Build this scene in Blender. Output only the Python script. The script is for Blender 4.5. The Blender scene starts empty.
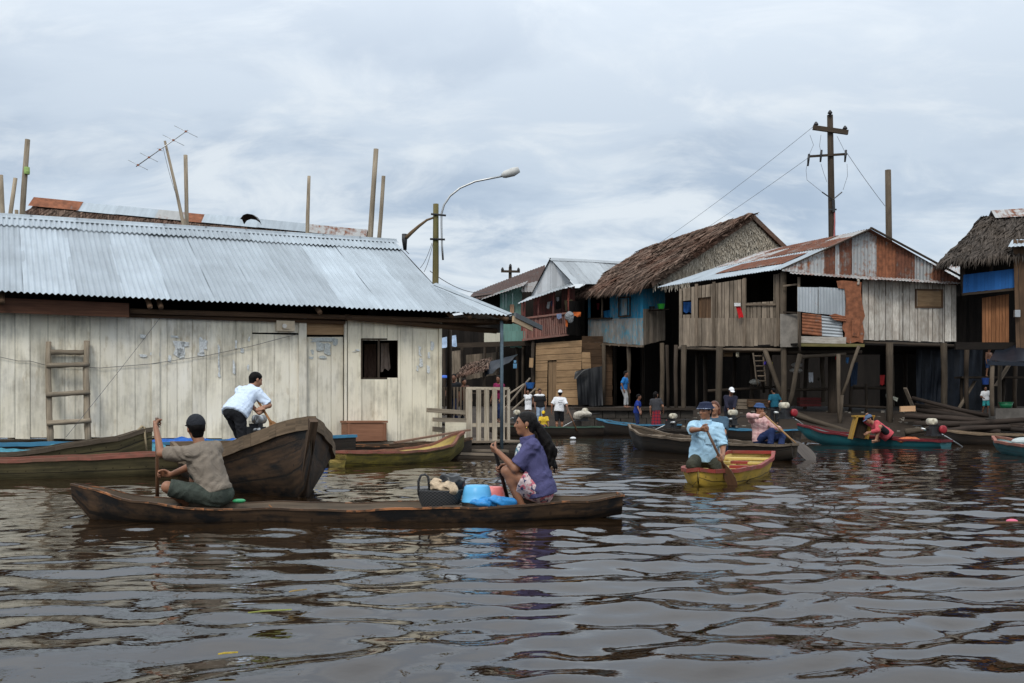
import bpy, math, random
import numpy as np
from mathutils import Vector, Matrix
RN = random.Random(11)
NR = np.random.RandomState(5)
SC = bpy.context.scene
COL = SC.collection
CX, HY, F, EYE = 512.0, 410.0, 1100.0, 1.0
V = Vector
def P(px, py, Y): return V(((px-CX)*Y/F, Y, EYE-(py-HY)*Y/F))
def PS(px, py, s): return P(px, py, F/s)
def ray(px, py): return V(((px-CX)/F, 1.0, -(py-HY)/F))
def lerp(a, b, t): return a+(b-a)*t
class Plane:
    """vertical wall plane through two ground points; hit(px,py,off) is the point seen at a pixel on the plane moved `off` metres toward the eye"""
    def __init__(s, ax, ay, bx, by):
        s.a = V((ax, ay, 0)); d = V((bx-ax, by-ay, 0)).normalized(); s.d = d
        n = V((d.y, -d.x, 0)); s.n = n if n.y < 0 else -n
    def hit(s, px, py, off=0.0):
        r = ray(px, py); t = (s.n.dot(s.a)+off)/s.n.dot(r)
        return V((0, 0, EYE))+r*t
def plane_px(p0, Y0, p1, Y1):
    return Plane((p0-CX)*Y0/F, Y0, (p1-CX)*Y1/F, Y1)
# ------------------------------------------------------------------ objects
MW = {}
def thing(name, label, cat, loc=(0, 0, 0), rz=0.0, group=None):
    o = bpy.data.objects.new(name, None); COL.objects.link(o)
    o.empty_display_size = 0.2
    o.location = loc; o.rotation_euler = (0, 0, rz)
    o['label'] = label; o['category'] = cat
    if group: o['group'] = group
    MW[o.name] = Matrix.Translation(V(loc)) @ Matrix.Rotation(rz, 4, 'Z')
    return o
def tag(o, label=None, cat=None, group=None, kind=None):
    if label: o['label'] = label
    if cat: o['category'] = cat
    if group: o['group'] = group
    if kind: o['kind'] = kind
    return o
def link(name, me, mat, parent):
    o = bpy.data.objects.new(name, me); COL.objects.link(o)
    if mat is not None: me.materials.append(mat)
    MW[o.name] = MW[parent.name].copy() if parent else Matrix.Identity(4)
    if parent: o.parent = parent
    return o
def dup(o, parent=None):
    c = o.copy(); COL.objects.link(c); c.parent = parent
    MW[c.name] = MW[o.name].copy()
    for ch in [x for x in COL.objects if x.parent == o]: dup(ch, c)
    return c
def frame_of(d, up=V((0, 0, 1))):
    d = d.normalized()
    if abs(d.dot(up)) > 0.98: up = V((1, 0, 0))
    s = d.cross(up).normalized(); u = s.cross(d).normalized()
    return d, s, u
EACH = set('wall_post batten rail rafter float_log log plank rib picket lintel bracket verge_board balcony_board paint_remnant gunwale_part frame crossarm seat_paint seat cap_badge'.split())
class MB:
    def __init__(s): s.v = []; s.f = []; s.uv = []; s.r = []; s.pc = []
    def add(s, vs, faces, uvs, r=None):
        b = len(s.v); s.pc.append((b, len(s.f))); s.v.extend([tuple(x) for x in vs])
        r = RN.random() if r is None else r
        for f, u in zip(faces, uvs):
            s.f.append([b+i for i in f]); s.uv.append(u); s.r.append(r)
    def hexa(s, c, r=None, uo=None):
        """8 corners: 0-3 bottom ring at one end, 4-7 same ring at the other end; u runs from end to end"""
        L = (V(c[4])-V(c[0])).length; a = (V(c[1])-V(c[0])).length; b = (V(c[3])-V(c[0])).length
        uo = RN.random()*40 if uo is None else uo; vo = RN.random()*40
        fs = [(0, 3, 2, 1), (4, 5, 6, 7), (0, 1, 5, 4), (1, 2, 6, 5), (2, 3, 7, 6), (3, 0, 4, 7)]
        e = lambda w, v0: [(uo, vo+v0), (uo, vo+v0+w), (uo+L, vo+v0+w), (uo+L, vo+v0)]
        us = [[(uo, vo), (uo, vo+b), (uo+a, vo+b), (uo+a, vo)], [(uo, vo), (uo+a, vo), (uo+a, vo+b), (uo, vo+b)],
              e(a, 0), e(b, a), e(a, a+b), e(b, 2*a+b)]
        s.add(c, fs, us, r)
    def board(s, a, b, w, t, side=None, r=None, w2=None):
        """plank from a to b, width w along `side`, thickness t along the normal"""
        a, b = V(a), V(b); d = (b-a).normalized()
        if side is None: d_, sd, n = frame_of(d)
        else:
            sd = V(side); sd = (sd-d*sd.dot(d)).normalized(); n = d.cross(sd)
        w2 = w if w2 is None else w2
        o = []
        for q, ww in ((a, w), (b, w2)):
            for sx, sy in ((-1, -1), (1, -1), (1, 1), (-1, 1)): o.append(q+sd*(ww*.5*sx)+n*(t*.5*sy))
        s.hexa(o, r)
    def box(s, c, size, rz=0.0, r=None):
        c = V(c); m = Matrix.Rotation(rz, 3, 'Z'); x, y, z = [q*.5 for q in size]
        o = [c+m @ V(p) for p in ((-x, -y, -z), (-x, y, -z), (-x, y, z), (-x, -y, z), (x, -y, -z), (x, y, -z), (x, y, z), (x, -y, z))]
        s.hexa(o, r)
    def tube(s, pts, rad, n=8, caps=True, r=None, wob=0.0):
        pts = [V(p) for p in pts]; m = len(pts)
        rad = rad if isinstance(rad, (list, tuple)) else [rad]*m
        vs = []; L = 0; us = []; up = V((.13, .31, .94))
        for i, p in enumerate(pts):
            d = (pts[min(i+1, m-1)]-pts[max(i-1, 0)]).normalized()
            dd, sd, u = frame_of(d, up)
            if i: L += (p-pts[i-1]).length
            us.append(L)
            for k in range(n):
                a = 2*math.pi*k/n; rr = rad[i]*(1+wob*(RN.random()-.5))
                vs.append(p+sd*(math.cos(a)*rr)+u*(math.sin(a)*rr))
        fs = []; uv = []; uo = RN.random()*30; c = 2*math.pi*max(rad)
        for i in range(m-1):
            for k in range(n):
                k2 = (k+1) % n
                fs.append((i*n+k, i*n+k2, (i+1)*n+k2, (i+1)*n+k))
                uv.append([(uo+us[i], k/n*c), (uo+us[i], (k+1)/n*c), (uo+us[i+1], (k+1)/n*c), (uo+us[i+1], k/n*c)])
        if caps:
            for b, rev in ((0, True), ((m-1)*n, False)):
                q = [b+k for k in range(n)]
                fs.append(tuple(q[::-1] if rev else q)); uv.append([(uo, 0)]*n)
        s.add(vs, fs, uv, r)
    def grid(s, rows, r=None, su=1, sv=1, closed=False, rowr=False):
        m = len(rows); n = len(rows[0]); vs = [p for row in rows for p in row]; fs = []; uv = []
        ul = [0]
        for j in range(1, n): ul.append(ul[-1]+(V(rows[0][j])-V(rows[0][j-1])).length)
        vl = [0]
        for i in range(1, m): vl.append(vl[-1]+(V(rows[i][0])-V(rows[i-1][0])).length)
        for i in range(m-1):
            for j in range(n-1):
                fs.append((i*n+j, i*n+j+1, (i+1)*n+j+1, (i+1)*n+j))
                uv.append([(ul[j], vl[i]), (ul[j+1], vl[i]), (ul[j+1], vl[i+1]), (ul[j], vl[i+1])])
        s.add(vs, fs, uv, r)
    def prism(s, poly, ext, r=None):
        poly = [V(p) for p in poly]; ext = V(ext); n = len(poly)
        vs = poly+[p+ext for p in poly]
        o = poly[0]; e1 = (poly[1]-poly[0]).normalized(); e2 = ext.normalized().cross(e1)
        uvp = [((p-o).dot(e1), (p-o).dot(e2)) for p in poly]
        fs = [tuple(range(n))[::-1], tuple(range(n, 2*n))]; uv = [uvp[::-1], uvp]
        for i in range(n):
            j = (i+1) % n
            fs.append((i, j, n+j, n+i)); L = (poly[j]-poly[i]).length; h = ext.length
            uv.append([(0, 0), (L, 0), (L, h), (0, h)])
        s.add(vs, fs, uv, r)
    def ell(s, c, rx, ry, rz, rot=None, nu=14, nv=9, r=None, half=False):
        c = V(c); rot = rot or Matrix.Identity(3); rows = []
        lo = 0.0 if half else -math.pi/2
        for i in range(nv+1):
            a = lo+(math.pi/2-lo)*i/nv; row = []
            for k in range(nu+1):
                b = 2*math.pi*k/nu
                row.append(c+rot @ V((rx*math.cos(a)*math.cos(b), ry*math.cos(a)*math.sin(b), rz*math.sin(a))))
            rows.append(row)
        s.grid(rows, r)
    def build(s, name, mat, parent=None, smooth=False, local=False, bevel=0.0):
        if name in EACH and len(s.pc) > 1:
            pc = s.pc+[(len(s.v), len(s.f))]
            for (v0, f0), (v1, f1) in zip(pc, pc[1:]):
                q = MB(); q.v = s.v[v0:v1]; q.f = [[i-v0 for i in f] for f in s.f[f0:f1]]; q.uv = s.uv[f0:f1]; q.r = s.r[f0:f1]; o = q.build(name, mat, parent, smooth, local)
            return o
        me = bpy.data.meshes.new(name)
        vs = s.v
        if parent is not None and not local:
            mi = MW[parent.name].inverted(); vs = [tuple(mi @ V(p)) for p in vs]
        me.from_pydata(vs, [], s.f); me.update()
        ul = me.uv_layers.new(name='UVMap')
        ul.data.foreach_set('uv', [x for f in s.uv for p in f for x in p])
        at = me.attributes.new('rnd', 'FLOAT', 'FACE'); at.data.foreach_set('value', s.r)
        if smooth: me.polygons.foreach_set('use_smooth', [True]*len(me.polygons))
        return link(name, me, mat, parent)
# ------------------------------------------------------------------ materials
class NT:
    def __init__(s, name):
        s.m = bpy.data.materials.new(name); s.m.use_nodes = True
        s.t = s.m.node_tree; s.t.nodes.clear()
        s.out = s.n('ShaderNodeOutputMaterial'); s.b = s.n('ShaderNodeBsdfPrincipled')
        s.l(s.b.outputs[0], s.out.inputs['Surface'])
    def n(s, ty, **kw):
        q = s.t.nodes.new(ty)
        for k, v in kw.items(): setattr(q, k, v)
        return q
    def l(s, a, b): s.t.links.new(a, b)
    def put(s, sock, v):
        if hasattr(v, 'is_output'): s.l(v, sock)
        elif isinstance(v, (tuple, list)) and len(v) == 3 and sock.type == 'RGBA': sock.default_value = (*v, 1)
        else: sock.default_value = v
    def math(s, op, a, b=0.0, clamp=False):
        q = s.n('ShaderNodeMath', operation=op, use_clamp=clamp); s.put(q.inputs[0], a); s.put(q.inputs[1], b); return q.outputs[0]
    def mix(s, f, a, b, bt='MIX'):
        q = s.n('ShaderNodeMix', data_type='RGBA', blend_type=bt); s.put(q.inputs['Factor'], f)
        s.put(q.inputs[6], a); s.put(q.inputs[7], b); return q.outputs[2]
    def ramp(s, f, lo, hi):
        q = s.n('ShaderNodeMapRange', clamp=True); s.put(q.inputs[0], f); q.inputs[1].default_value = lo; q.inputs[2].default_value = hi; return q.outputs[0]
    def uv(s, sx=1, sy=1):
        q = s.n('ShaderNodeUVMap', uv_map='UVMap'); m = s.n('ShaderNodeMapping'); s.l(q.outputs[0], m.inputs[0]); m.inputs['Scale'].default_value = (sx, sy, 1); return m.outputs[0]
    def pos(s, sx=1, sy=1, sz=1):
        q = s.n('ShaderNodeNewGeometry'); m = s.n('ShaderNodeMapping'); s.l(q.outputs['Position'], m.inputs[0]); m.inputs['Scale'].default_value = (sx, sy, sz); return m.outputs[0]
    def obj(s, sx=1, sy=1, sz=1):
        q = s.n('ShaderNodeTexCoord'); m = s.n('ShaderNodeMapping'); s.l(q.outputs['Object'], m.inputs[0]); m.inputs['Scale'].default_value = (sx, sy, sz); return m.outputs[0]
    def noise(s, vec, sc, det=4, ro=.55, dist=0.0):
        q = s.n('ShaderNodeTexNoise'); s.l(vec, q.inputs['Vector']); q.inputs['Scale'].default_value = sc; q.inputs['Detail'].default_value = det
        q.inputs['Roughness'].default_value = ro; q.inputs['Distortion'].default_value = dist; return q.outputs['Fac']
    def rnd(s):
        return s.n('ShaderNodeAttribute', attribute_name='rnd').outputs['Fac']
    def bump(s, h, st=.3, d=.01):
        q = s.n('ShaderNodeBump'); q.inputs['Strength'].default_value = st; q.inputs['Distance'].default_value = d; s.put(q.inputs['Height'], h); s.l(q.outputs[0], s.b.inputs['Normal'])
    def fin(s, col, rough=.7, metal=0.0, spec=.3):
        s.put(s.b.inputs['Base Color'], col); s.put(s.b.inputs['Roughness'], rough); s.put(s.b.inputs['Metallic'], metal)
        s.b.inputs['Specular IOR Level'].default_value = spec; return s.m
_MC = {}
def cached(fn):
    def g(name, *a, **k):
        if name not in _MC: _MC[name] = fn(name, *a, **k)
        return _MC[name]
    return g
@cached
def wood(name, dark=(.05, .035, .025), light=(.2, .15, .1), var=.5, rough=.8, mildew=None, mil=.5, paint=None, pk=(.45, .6), gscale=1.0, spec=.2, pal=None, seam=0):
    n = NT(name)
    g = n.noise(n.uv(1.6*gscale, 34*gscale), 1.0, 5, .6, .3)
    b = n.noise(n.uv(.9, 2.6), 1.3, 3)
    f = n.math('ADD', n.math('MULTIPLY', n.ramp(g, .3, .7), .6), n.math('MULTIPLY', n.ramp(b, .3, .7), .4))
    c = n.mix(f, dark, light)
    if paint is not None:
        pm = n.noise(n.uv(2.2, 7), 1.6, 6, .65); pm2 = n.noise(n.pos(.7, .7, .9), 1.0, 3)
        k = n.ramp(n.math('ADD', n.math('MULTIPLY', pm, .6), n.math('MULTIPLY', pm2, .4)), pk[0], pk[1])
        pc = n.mix(n.ramp(b, .25, .75), tuple(x*.82 for x in paint), paint if pal is None else n.mix(n.ramp(n.noise(n.pos(.35, .35, .2), 1.0, 3), .4, .6), paint, pal))
        c = n.mix(k, c, pc)
    if mildew is not None:
        mk = n.noise(n.pos(1.1, 1.1, .8), 1.4, 5, .65); mk2 = n.noise(n.uv(1.5, 14), 1.0, 4)
        kk = n.math('MULTIPLY', n.ramp(n.math('ADD', n.math('MULTIPLY', mk, .65), n.math('MULTIPLY', mk2, .35)), .47, .68), mil)
        c = n.mix(kk, c, mildew)
    hh = n.math('ADD', g, n.math('MULTIPLY', b, .5))
    if seam:
        sp = n.n('ShaderNodeSeparateXYZ'); n.l(n.uv(1, 1), sp.inputs[0]); wob = n.math('ADD', sp.outputs[1], n.math('MULTIPLY', n.noise(n.uv(1.2, .5), 1.0, 2), .03))
        fr = n.math('FRACT', n.math('DIVIDE', wob, seam)); k = n.math('LESS_THAN', fr, .07); c = n.mix(n.math('MULTIPLY', k, .75), c, (.008, .007, .006)); hh = n.math('SUBTRACT', hh, n.math('MULTIPLY', k, 1.2)); nl = n.math('LESS_THAN', n.math('ADD', n.math('POWER', n.math('SUBTRACT', n.math('FRACT', n.math('MULTIPLY', sp.outputs[0], 4.2)), .5), 2.0), n.math('POWER', n.math('MULTIPLY', n.math('SUBTRACT', fr, .22), .9), 2.0)), .0022); c = n.mix(n.math('MULTIPLY', nl, .7), c, (.02, .012, .008))
    val = n.math('ADD', n.math('MULTIPLY', n.rnd(), var), 1-var*.5)
    h = n.n('ShaderNodeHueSaturation'); n.l(c, h.inputs['Color']); n.l(val, h.inputs['Value'])
    n.bump(hh, .35, .012) if seam else n.bump(n.math('ADD', g, n.math('MULTIPLY', b, .5)), .35, .012)
    return n.fin(h.outputs[0], rough, 0, spec)
@cached
def metal(name, col=(.6, .64, .67), rust=0.0, rustc=(.22, .07, .025), rough=.42, met=.55, var=.18):
    n = NT(name)
    a = n.noise(n.pos(.9, .9, .9), 1.2, 5, .6); st = n.noise(n.uv(9, .7), 1.0, 4); w = n.noise(n.pos(6, 6, 6), 1.0, 4)
    c = n.mix(n.ramp(n.math('ADD', n.math('MULTIPLY', a, .5), n.math('MULTIPLY', st, .5)), .35, .65), tuple(x*.76 for x in col), tuple(min(1, x*1.1) for x in col))
    val = n.math('ADD', n.math('MULTIPLY', n.rnd(), var), 1-var*.5)
    h = n.n('ShaderNodeHueSaturation'); n.l(c, h.inputs['Color']); n.l(val, h.inputs['Value']); c = h.outputs[0]
    mt = met; rg = rough
    if rust > 0:
        k = n.ramp(n.math('ADD', n.math('ADD', n.math('MULTIPLY', a, .4), n.math('MULTIPLY', w, .3)), n.math('MULTIPLY', st, .3)), .62-rust*.3, .68-rust*.22)
        rc = n.mix(n.ramp(w, .3, .7), tuple(x*.55 for x in rustc), tuple(min(1, x*1.35) for x in rustc))
        c = n.mix(k, c, rc); mt = n.math('MULTIPLY', n.math('SUBTRACT', 1.0, k), met); rg = n.math('ADD', n.math('MULTIPLY', k, .9-rough), rough)
    n.bump(w, .08, .01)
    return n.fin(c, rg, mt, .4)
@cached
def plain(name, col, rough=.6, var=.15, metal=0.0, sc=6.0, bump=.1, spec=.3):
    n = NT(name); a = n.noise(n.obj(), sc, 4, .6)
    c = n.mix(n.ramp(a, .3, .7), tuple(x*(1-var) for x in col), tuple(min(1, x*(1+var)) for x in col))
    if bump: n.bump(a, bump, .01)
    return n.fin(c, rough, metal, spec)
@cached
def cloth(name, col, var=.16, pattern=None, col2=None, wr=.25):
    n = NT(name); a = n.noise(n.obj(1, 1, .7), 7, 5, .6, 1.6); fine = n.noise(n.obj(), 60, 2)
    c = n.mix(n.ramp(a, .3, .7), tuple(x*(1-var) for x in col), tuple(min(1, x*(1+var)) for x in col))
    if pattern == 'plaid':
        q = n.n('ShaderNodeTexCoord'); sx = n.n('ShaderNodeSeparateXYZ'); n.l(q.outputs['Object'], sx.inputs[0])
        s1 = n.math('GREATER_THAN', n.math('SINE', n.math('MULTIPLY', sx.outputs[0], 55.0)), .45)
        s2 = n.math('GREATER_THAN', n.math('SINE', n.math('MULTIPLY', sx.outputs[2], 55.0)), .45)
        c = n.mix(n.math('MULTIPLY', n.math('ADD', s1, s2), .5), c, col2)
    if pattern == 'blotch':
        b = n.noise(n.obj(), 16, 2); c = n.mix(n.ramp(b, .5, .56), c, col2)
        b2 = n.noise(n.obj(1.3, .9, 1.1), 22, 2); c = n.mix(n.ramp(b2, .58, .62), c, (.05, .06, .12))
    if pattern == 'stripe':
        q = n.n('ShaderNodeTexCoord'); sx = n.n('ShaderNodeSeparateXYZ'); n.l(q.outputs['Object'], sx.inputs[0])
        s1 = n.math('GREATER_THAN', n.math('SINE', n.math('MULTIPLY', n.math('ADD', sx.outputs[0], sx.outputs[1]), 160.0)), .3); c = n.mix(n.math('MULTIPLY', s1, .6), c, col2)
    n.bump(n.math('ADD', a, n.math('MULTIPLY', fine, .12)), min(1, wr*2.2), .05)
    return n.fin(c, .88, 0, .15)
@cached
def skin(name, col):
    n = NT(name); a = n.noise(n.obj(), 14, 4, .6)
    c = n.mix(n.ramp(a, .3, .7), tuple(x*.86 for x in col), tuple(x*1.1 for x in col))
    n.bump(n.noise(n.obj(), 70, 2), .08, .004)
    return n.fin(c, .5, 0, .4)
@cached
def thatchmat(name, dark, light, red=(.2, .085, .05), rk=.3):
    n = NT(name); g = n.noise(n.pos(1, 1, 1), 7, 4, .65); b = n.noise(n.pos(), .6, 3); st = n.noise(n.uv(2, 40), 1, 3)
    c = n.mix(n.rnd(), dark, light); c = n.mix(n.math('MULTIPLY', n.ramp(g, .35, .7), .5), c, dark)
    c = n.mix(n.math('MULTIPLY', n.ramp(b, .45, .65), rk), c, red)
    n.bump(n.math('ADD', st, g), .5, .02)
    return n.fin(c, .9, 0, .1)
SKIN = skin('skin_brown', (.27, .125, .07)); SKIN2 = skin('skin_tan', (.33, .165, .1)); SKIN3 = skin('skin_dark', (.19, .088, .052))
M_cream = wood('cream_boards', (.33, .26, .16), (.6, .51, .36), .22, .75, (.13, .115, .088), .62, (.83, .765, .60), (.29, .45), pal=(.82, .785, .70))
M_white = wood('white_boards', (.25, .21, .17), (.56, .5, .43), .6, .8, (.13, .10, .075), .6, (.68, .64, .57), (.42, .6))
M_grey = wood('grey_boards', (.10, .078, .056), (.34, .275, .21), .6, .85, (.06, .046, .036), .5)
M_brown = wood('brown_boards', (.05, .03, .018), (.16, .095, .055), .5, .8, (.03, .025, .02), .4)
M_dark = wood('dark_boards', (.005, .004, .0035), (.019, .0145, .0115), .8, .85)  # near-black boards: shade under and behind the houses put into the colour
M_tan = wood('tan_boards', (.2, .12, .06), (.46, .3, .165), .35, .75, (.1, .07, .045), .4)
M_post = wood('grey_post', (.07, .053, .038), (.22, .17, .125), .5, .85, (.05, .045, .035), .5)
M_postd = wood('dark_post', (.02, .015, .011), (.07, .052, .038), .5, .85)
M_red = wood('red_boards', (.06, .03, .025), (.17, .1, .08), .3, .75, (.04, .03, .03), .3, (.22, .055, .05), (.4, .6))
M_redlt = wood('faded_red_boards', (.12, .06, .05), (.28, .17, .14), .35, .75, (.05, .04, .04), .4, (.3, .13, .1), (.4, .62))
M_teal = wood('teal_boards', (.13, .16, .14), (.26, .29, .25), .2, .7, (.08, .1, .09), .3, (.16, .31, .27), (.3, .5))
M_blue = wood('blue_worn_boards', (.1, .1, .1), (.3, .29, .27), .3, .75, (.06, .08, .09), .3, (.03, .25, .42), (.38, .52))
M_bluelow = wood('blue_bleached_boards', (.12, .11, .1), (.36, .35, .33), .3, .8, (.07, .065, .06), .5, (.08, .28, .38), (.48, .6))
M_bluev = wood('vivid_blue_boards', (.02, .06, .16), (.04, .11, .25), .2, .65, None, 0, (.02, .125, .38), (.25, .45))
M_orange = wood('orange_boards', (.13, .05, .02), (.36, .16, .07), .4, .7)
M_zinc = metal('zinc_sheet', (.37, .42, .46), 0, rough=.52, met=.25, var=.3)
M_zinc2 = metal('dull_zinc_sheet', (.38, .41, .43), .06, rough=.5, met=.45, var=.3)
M_streak = metal('streaked_sheet', (.40, .41, .41), .42, (.19, .075, .035), .6, .35, .4)
M_rust = metal('rusty_sheet', (.4, .38, .36), 1.1, (.22, .082, .04), .6, .4, .5)
M_rust2 = metal('dark_rusty_sheet', (.3, .28, .26), .95, (.135, .052, .03), .65, .3, .5)
M_pole = wood('bare_pole', (.13, .10, .07), (.40, .335, .25), .5, .85, (.07, .06, .045), .6)
M_rustmix = metal('part_rusted_sheet', (.46, .46, .45), .5, (.15, .06, .034), .55, .4, .3)
M_postfar = wood('shaded_post', (.04, .03, .021), (.135, .105, .076), .7, .85, (.03, .026, .02), .55)  # darker copy of the grey post, with shade put into its colour
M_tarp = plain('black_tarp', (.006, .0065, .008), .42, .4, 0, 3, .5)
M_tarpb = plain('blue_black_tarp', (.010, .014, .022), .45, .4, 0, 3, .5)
M_bluetarp = plain('blue_tarp', (.02, .12, .46), .45, .3, 0, 8, .5)
M_turq = plain('turquoise_net', (.05, .20, .26), .55, .4, 0, 20, .6)
M_iron = plain('dark_iron', (.045, .045, .047), .45, .3, .6)
M_steel = plain('grey_steel', (.42, .43, .43), .4, .15, .8)
M_wire = plain('wire', (.08, .08, .085), .6, .1, 0, 6, 0)
M_rope = plain('rope', (.3, .24, .15), .9, .3, 0, 40, .4)
M_mud = plain('mud', (.03, .0215, .015), .85, .35, 0, 2.5, .7)
M_thb = thatchmat('brown_thatch', (.028, .020, .016), (.25, .175, .135), (.17, .07, .042), .3)
M_thg = thatchmat('grey_thatch', (.24, .21, .165), (.66, .60, .50), (.4, .32, .23), .3)
M_thd = thatchmat('dark_thatch', (.035, .03, .026), (.12, .1, .085), (.1, .075, .055), .3)
ZEN, SKYK, SUNE = 0.95, 10.4, 1.5
# ------------------------------------------------------------------ smooth bodies: signed distance grid -> one continuous mesh
def wrinkle(q):
    x, y, z = q[..., 0], q[..., 1], q[..., 2]
    a = np.sin(x*17+z*11+1.3)+np.sin(y*19-z*13); b = np.sin(z*23-x*9+y*7)
    return .5*np.sin(z*38+x*24+2.2*a)+.35*np.sin(x*51-z*29+y*33+2.5*b)+.3*np.sin(z*71+y*40+3*a-b)
class SDF:
    def __init__(s, lo, hi, h):
        lo, hi = np.minimum(lo, hi), np.maximum(lo, hi); s.lo = np.array(lo, float); s.h = h
        s.n = np.maximum(4, np.ceil((np.array(hi, float)-s.lo)/h).astype(int)+1)
        s.D = np.full(tuple(s.n), 1.0, np.float32)
    def sl(s, lo, hi):
        a = np.clip(np.floor((np.array(lo)-s.lo)/s.h).astype(int), 0, s.n-1); b = np.clip(np.ceil((np.array(hi)-s.lo)/s.h).astype(int)+1, 1, s.n)
        b = np.maximum(b, a+1)
        ax = [s.lo[i]+s.h*np.arange(a[i], b[i]) for i in range(3)]
        X, Y, Z = np.meshgrid(*ax, indexing='ij')
        return (slice(a[0], b[0]), slice(a[1], b[1]), slice(a[2], b[2])), np.stack([X, Y, Z], -1)
    def comb(s, sl, d, k, sub=False):
        A = s.D[sl]
        if sub:
            s.D[sl] = np.maximum(A, -d); return
        if k > 0:
            hh = np.clip(.5+.5*(d-A)/k, 0, 1); s.D[sl] = d*(1-hh)+A*hh-k*hh*(1-hh)
        else: s.D[sl] = np.minimum(A, d)
    def cap(s, a, b, ra, rb, k=.02, clip=None, flat=None, sub=False, wr=0.0):
        a = np.array(a, float); b = np.array(b, float); R_ = max(ra, rb)*(1.0 if flat is None else max(1, flat[1]))+max(k, .02)+.012
        sl, q = s.sl(np.minimum(a, b)-R_, np.maximum(a, b)+R_)
        p = q-a; ba = b-a; sc = 1.0
        if flat is not None:
            f = np.array(flat[0], float); fac = flat[1]
            p = p+(p@f)[..., None]*f*(1/fac-1); ba = ba+(ba@f)*f*(1/fac-1)
        t = np.clip((p@ba)/max(1e-9, ba@ba), 0, 1)
        d = np.linalg.norm(p-t[..., None]*ba, axis=-1)-(ra+(rb-ra)*t)
        if wr: d = d+wr*wrinkle(q)
        if clip is not None:
            cs = clip if isinstance(clip, list) else [clip]
            for c, nn in cs: d = np.maximum(d, (q-np.array(c))@np.array(nn))
        s.comb(sl, d, k, sub)
    def ell(s, c, r, ax=None, k=.02, clip=None, sub=False, wr=0.0):
        c = np.array(c, float); r = np.array(r, float); R_ = r.max()+max(k, .02)+.012
        sl, q = s.sl(c-R_, c+R_); p = q-c
        if ax is not None: p = p@np.array([list(x) for x in ax], float).T
        k0 = np.linalg.norm(p/r, axis=-1); k1 = np.linalg.norm(p/(r*r), axis=-1)
        d = k0*(k0-1)/np.maximum(k1, 1e-6)
        if wr: d = d+wr*wrinkle(q)
        if clip is not None:
            cs = clip if isinstance(clip, list) else [clip]
            for cc, nn in cs: d = np.maximum(d, (q-np.array(cc))@np.array(nn))
        s.comb(sl, d, k, sub)
    def cut(s, c, n):
        sl, q = s.sl(s.lo, s.lo+s.h*s.n); s.D = np.maximum(s.D, (q-np.array(c))@np.array(n)).astype(np.float32)
    def polys(s):
        D = s.D; D[0] = D[-1] = 1; D[:, 0] = D[:, -1] = 1; D[:, :, 0] = D[:, :, -1] = 1
        I = D < 0; nx, ny, nz = D.shape
        cnt = np.zeros((nx-1, ny-1, nz-1), np.int8)
        offs = [(i, j, k) for i in (0, 1) for j in (0, 1) for k in (0, 1)]
        for i, j, k in offs: cnt += I[i:nx-1+i, j:ny-1+j, k:nz-1+k]
        act = (cnt > 0) & (cnt < 8); ids = np.argwhere(act); N = len(ids)
        if N == 0: return None
        vid = np.full(act.shape, -1, np.int32); vid[act] = np.arange(N)
        cv = {o: D[ids[:, 0]+o[0], ids[:, 1]+o[1], ids[:, 2]+o[2]] for o in offs}
        acc = np.zeros((N, 3)); c = np.zeros(N)
        for a in range(3):
            for o in offs:
                if o[a]: continue
                o2 = list(o); o2[a] = 1; d0 = cv[o]; d1 = cv[tuple(o2)]; m = (d0 < 0) != (d1 < 0)
                t = np.where(m, d0/np.where(m, d0-d1, 1), 0); pt = np.tile(np.array(o, float), (N, 1)); pt[:, a] += t
                acc[m] += pt[m]; c[m] += 1
        vs = s.lo+s.h*(ids+acc/c[:, None]); fs = []
        for a in range(3):
            o = [1, 1, 1]; o[a] = 0; b, e = (a+1) % 3, (a+2) % 3
            s0 = [slice(None)]*3; s1 = [slice(None)]*3; s0[a] = slice(0, -1); s1[a] = slice(1, None)
            m = I[tuple(s0)] != I[tuple(s1)]; E = np.argwhere(m)
            E = E[(E[:, b] > 0) & (E[:, e] > 0) & (E[:, b] < D.shape[b]-1) & (E[:, e] < D.shape[e]-1)]
            q = []
            for db, de in ((1, 1), (0, 1), (0, 0), (1, 0)):
                w = E.copy(); w[:, b] -= db; w[:, e] -= de; q.append(vid[w[:, 0], w[:, 1], w[:, 2]])
            q = np.stack(q, 1); fl = ~I[E[:, 0], E[:, 1], E[:, 2]]; q[fl] = q[fl][:, ::-1]; fs.append(q)
        return vs, np.concatenate(fs)
    def build(s, name, mat, parent=None, smooth=1):
        r = s.polys()
        if r is None: return None
        vs, fs = r
        for _ in range(smooth):
            A = np.zeros_like(vs); C = np.zeros(len(vs))
            for i in range(4):
                a = fs[:, i]; b = fs[:, (i+1) % 4]
                np.add.at(A, a, vs[b]); np.add.at(A, b, vs[a]); np.add.at(C, a, 1); np.add.at(C, b, 1)
            vs = vs*.5+.5*A/np.maximum(C, 1)[:, None]
        if parent is not None:
            mi = np.array(MW[parent.name].inverted()); vs = vs@mi[:3, :3].T+mi[:3, 3]
        me = bpy.data.meshes.new(name); me.vertices.add(len(vs)); me.vertices.foreach_set('co', vs.astype(np.float32).ravel())
        n = len(fs); me.loops.add(n*4); me.loops.foreach_set('vertex_index', fs.astype(np.int32).ravel())
        me.polygons.add(n); me.polygons.foreach_set('loop_start', np.arange(0, n*4, 4, dtype=np.int32)); me.polygons.foreach_set('loop_total', np.full(n, 4, np.int32))
        me.update(calc_edges=True); me.polygons.foreach_set('use_smooth', [True]*n)
        return link(name, me, mat, parent)
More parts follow.
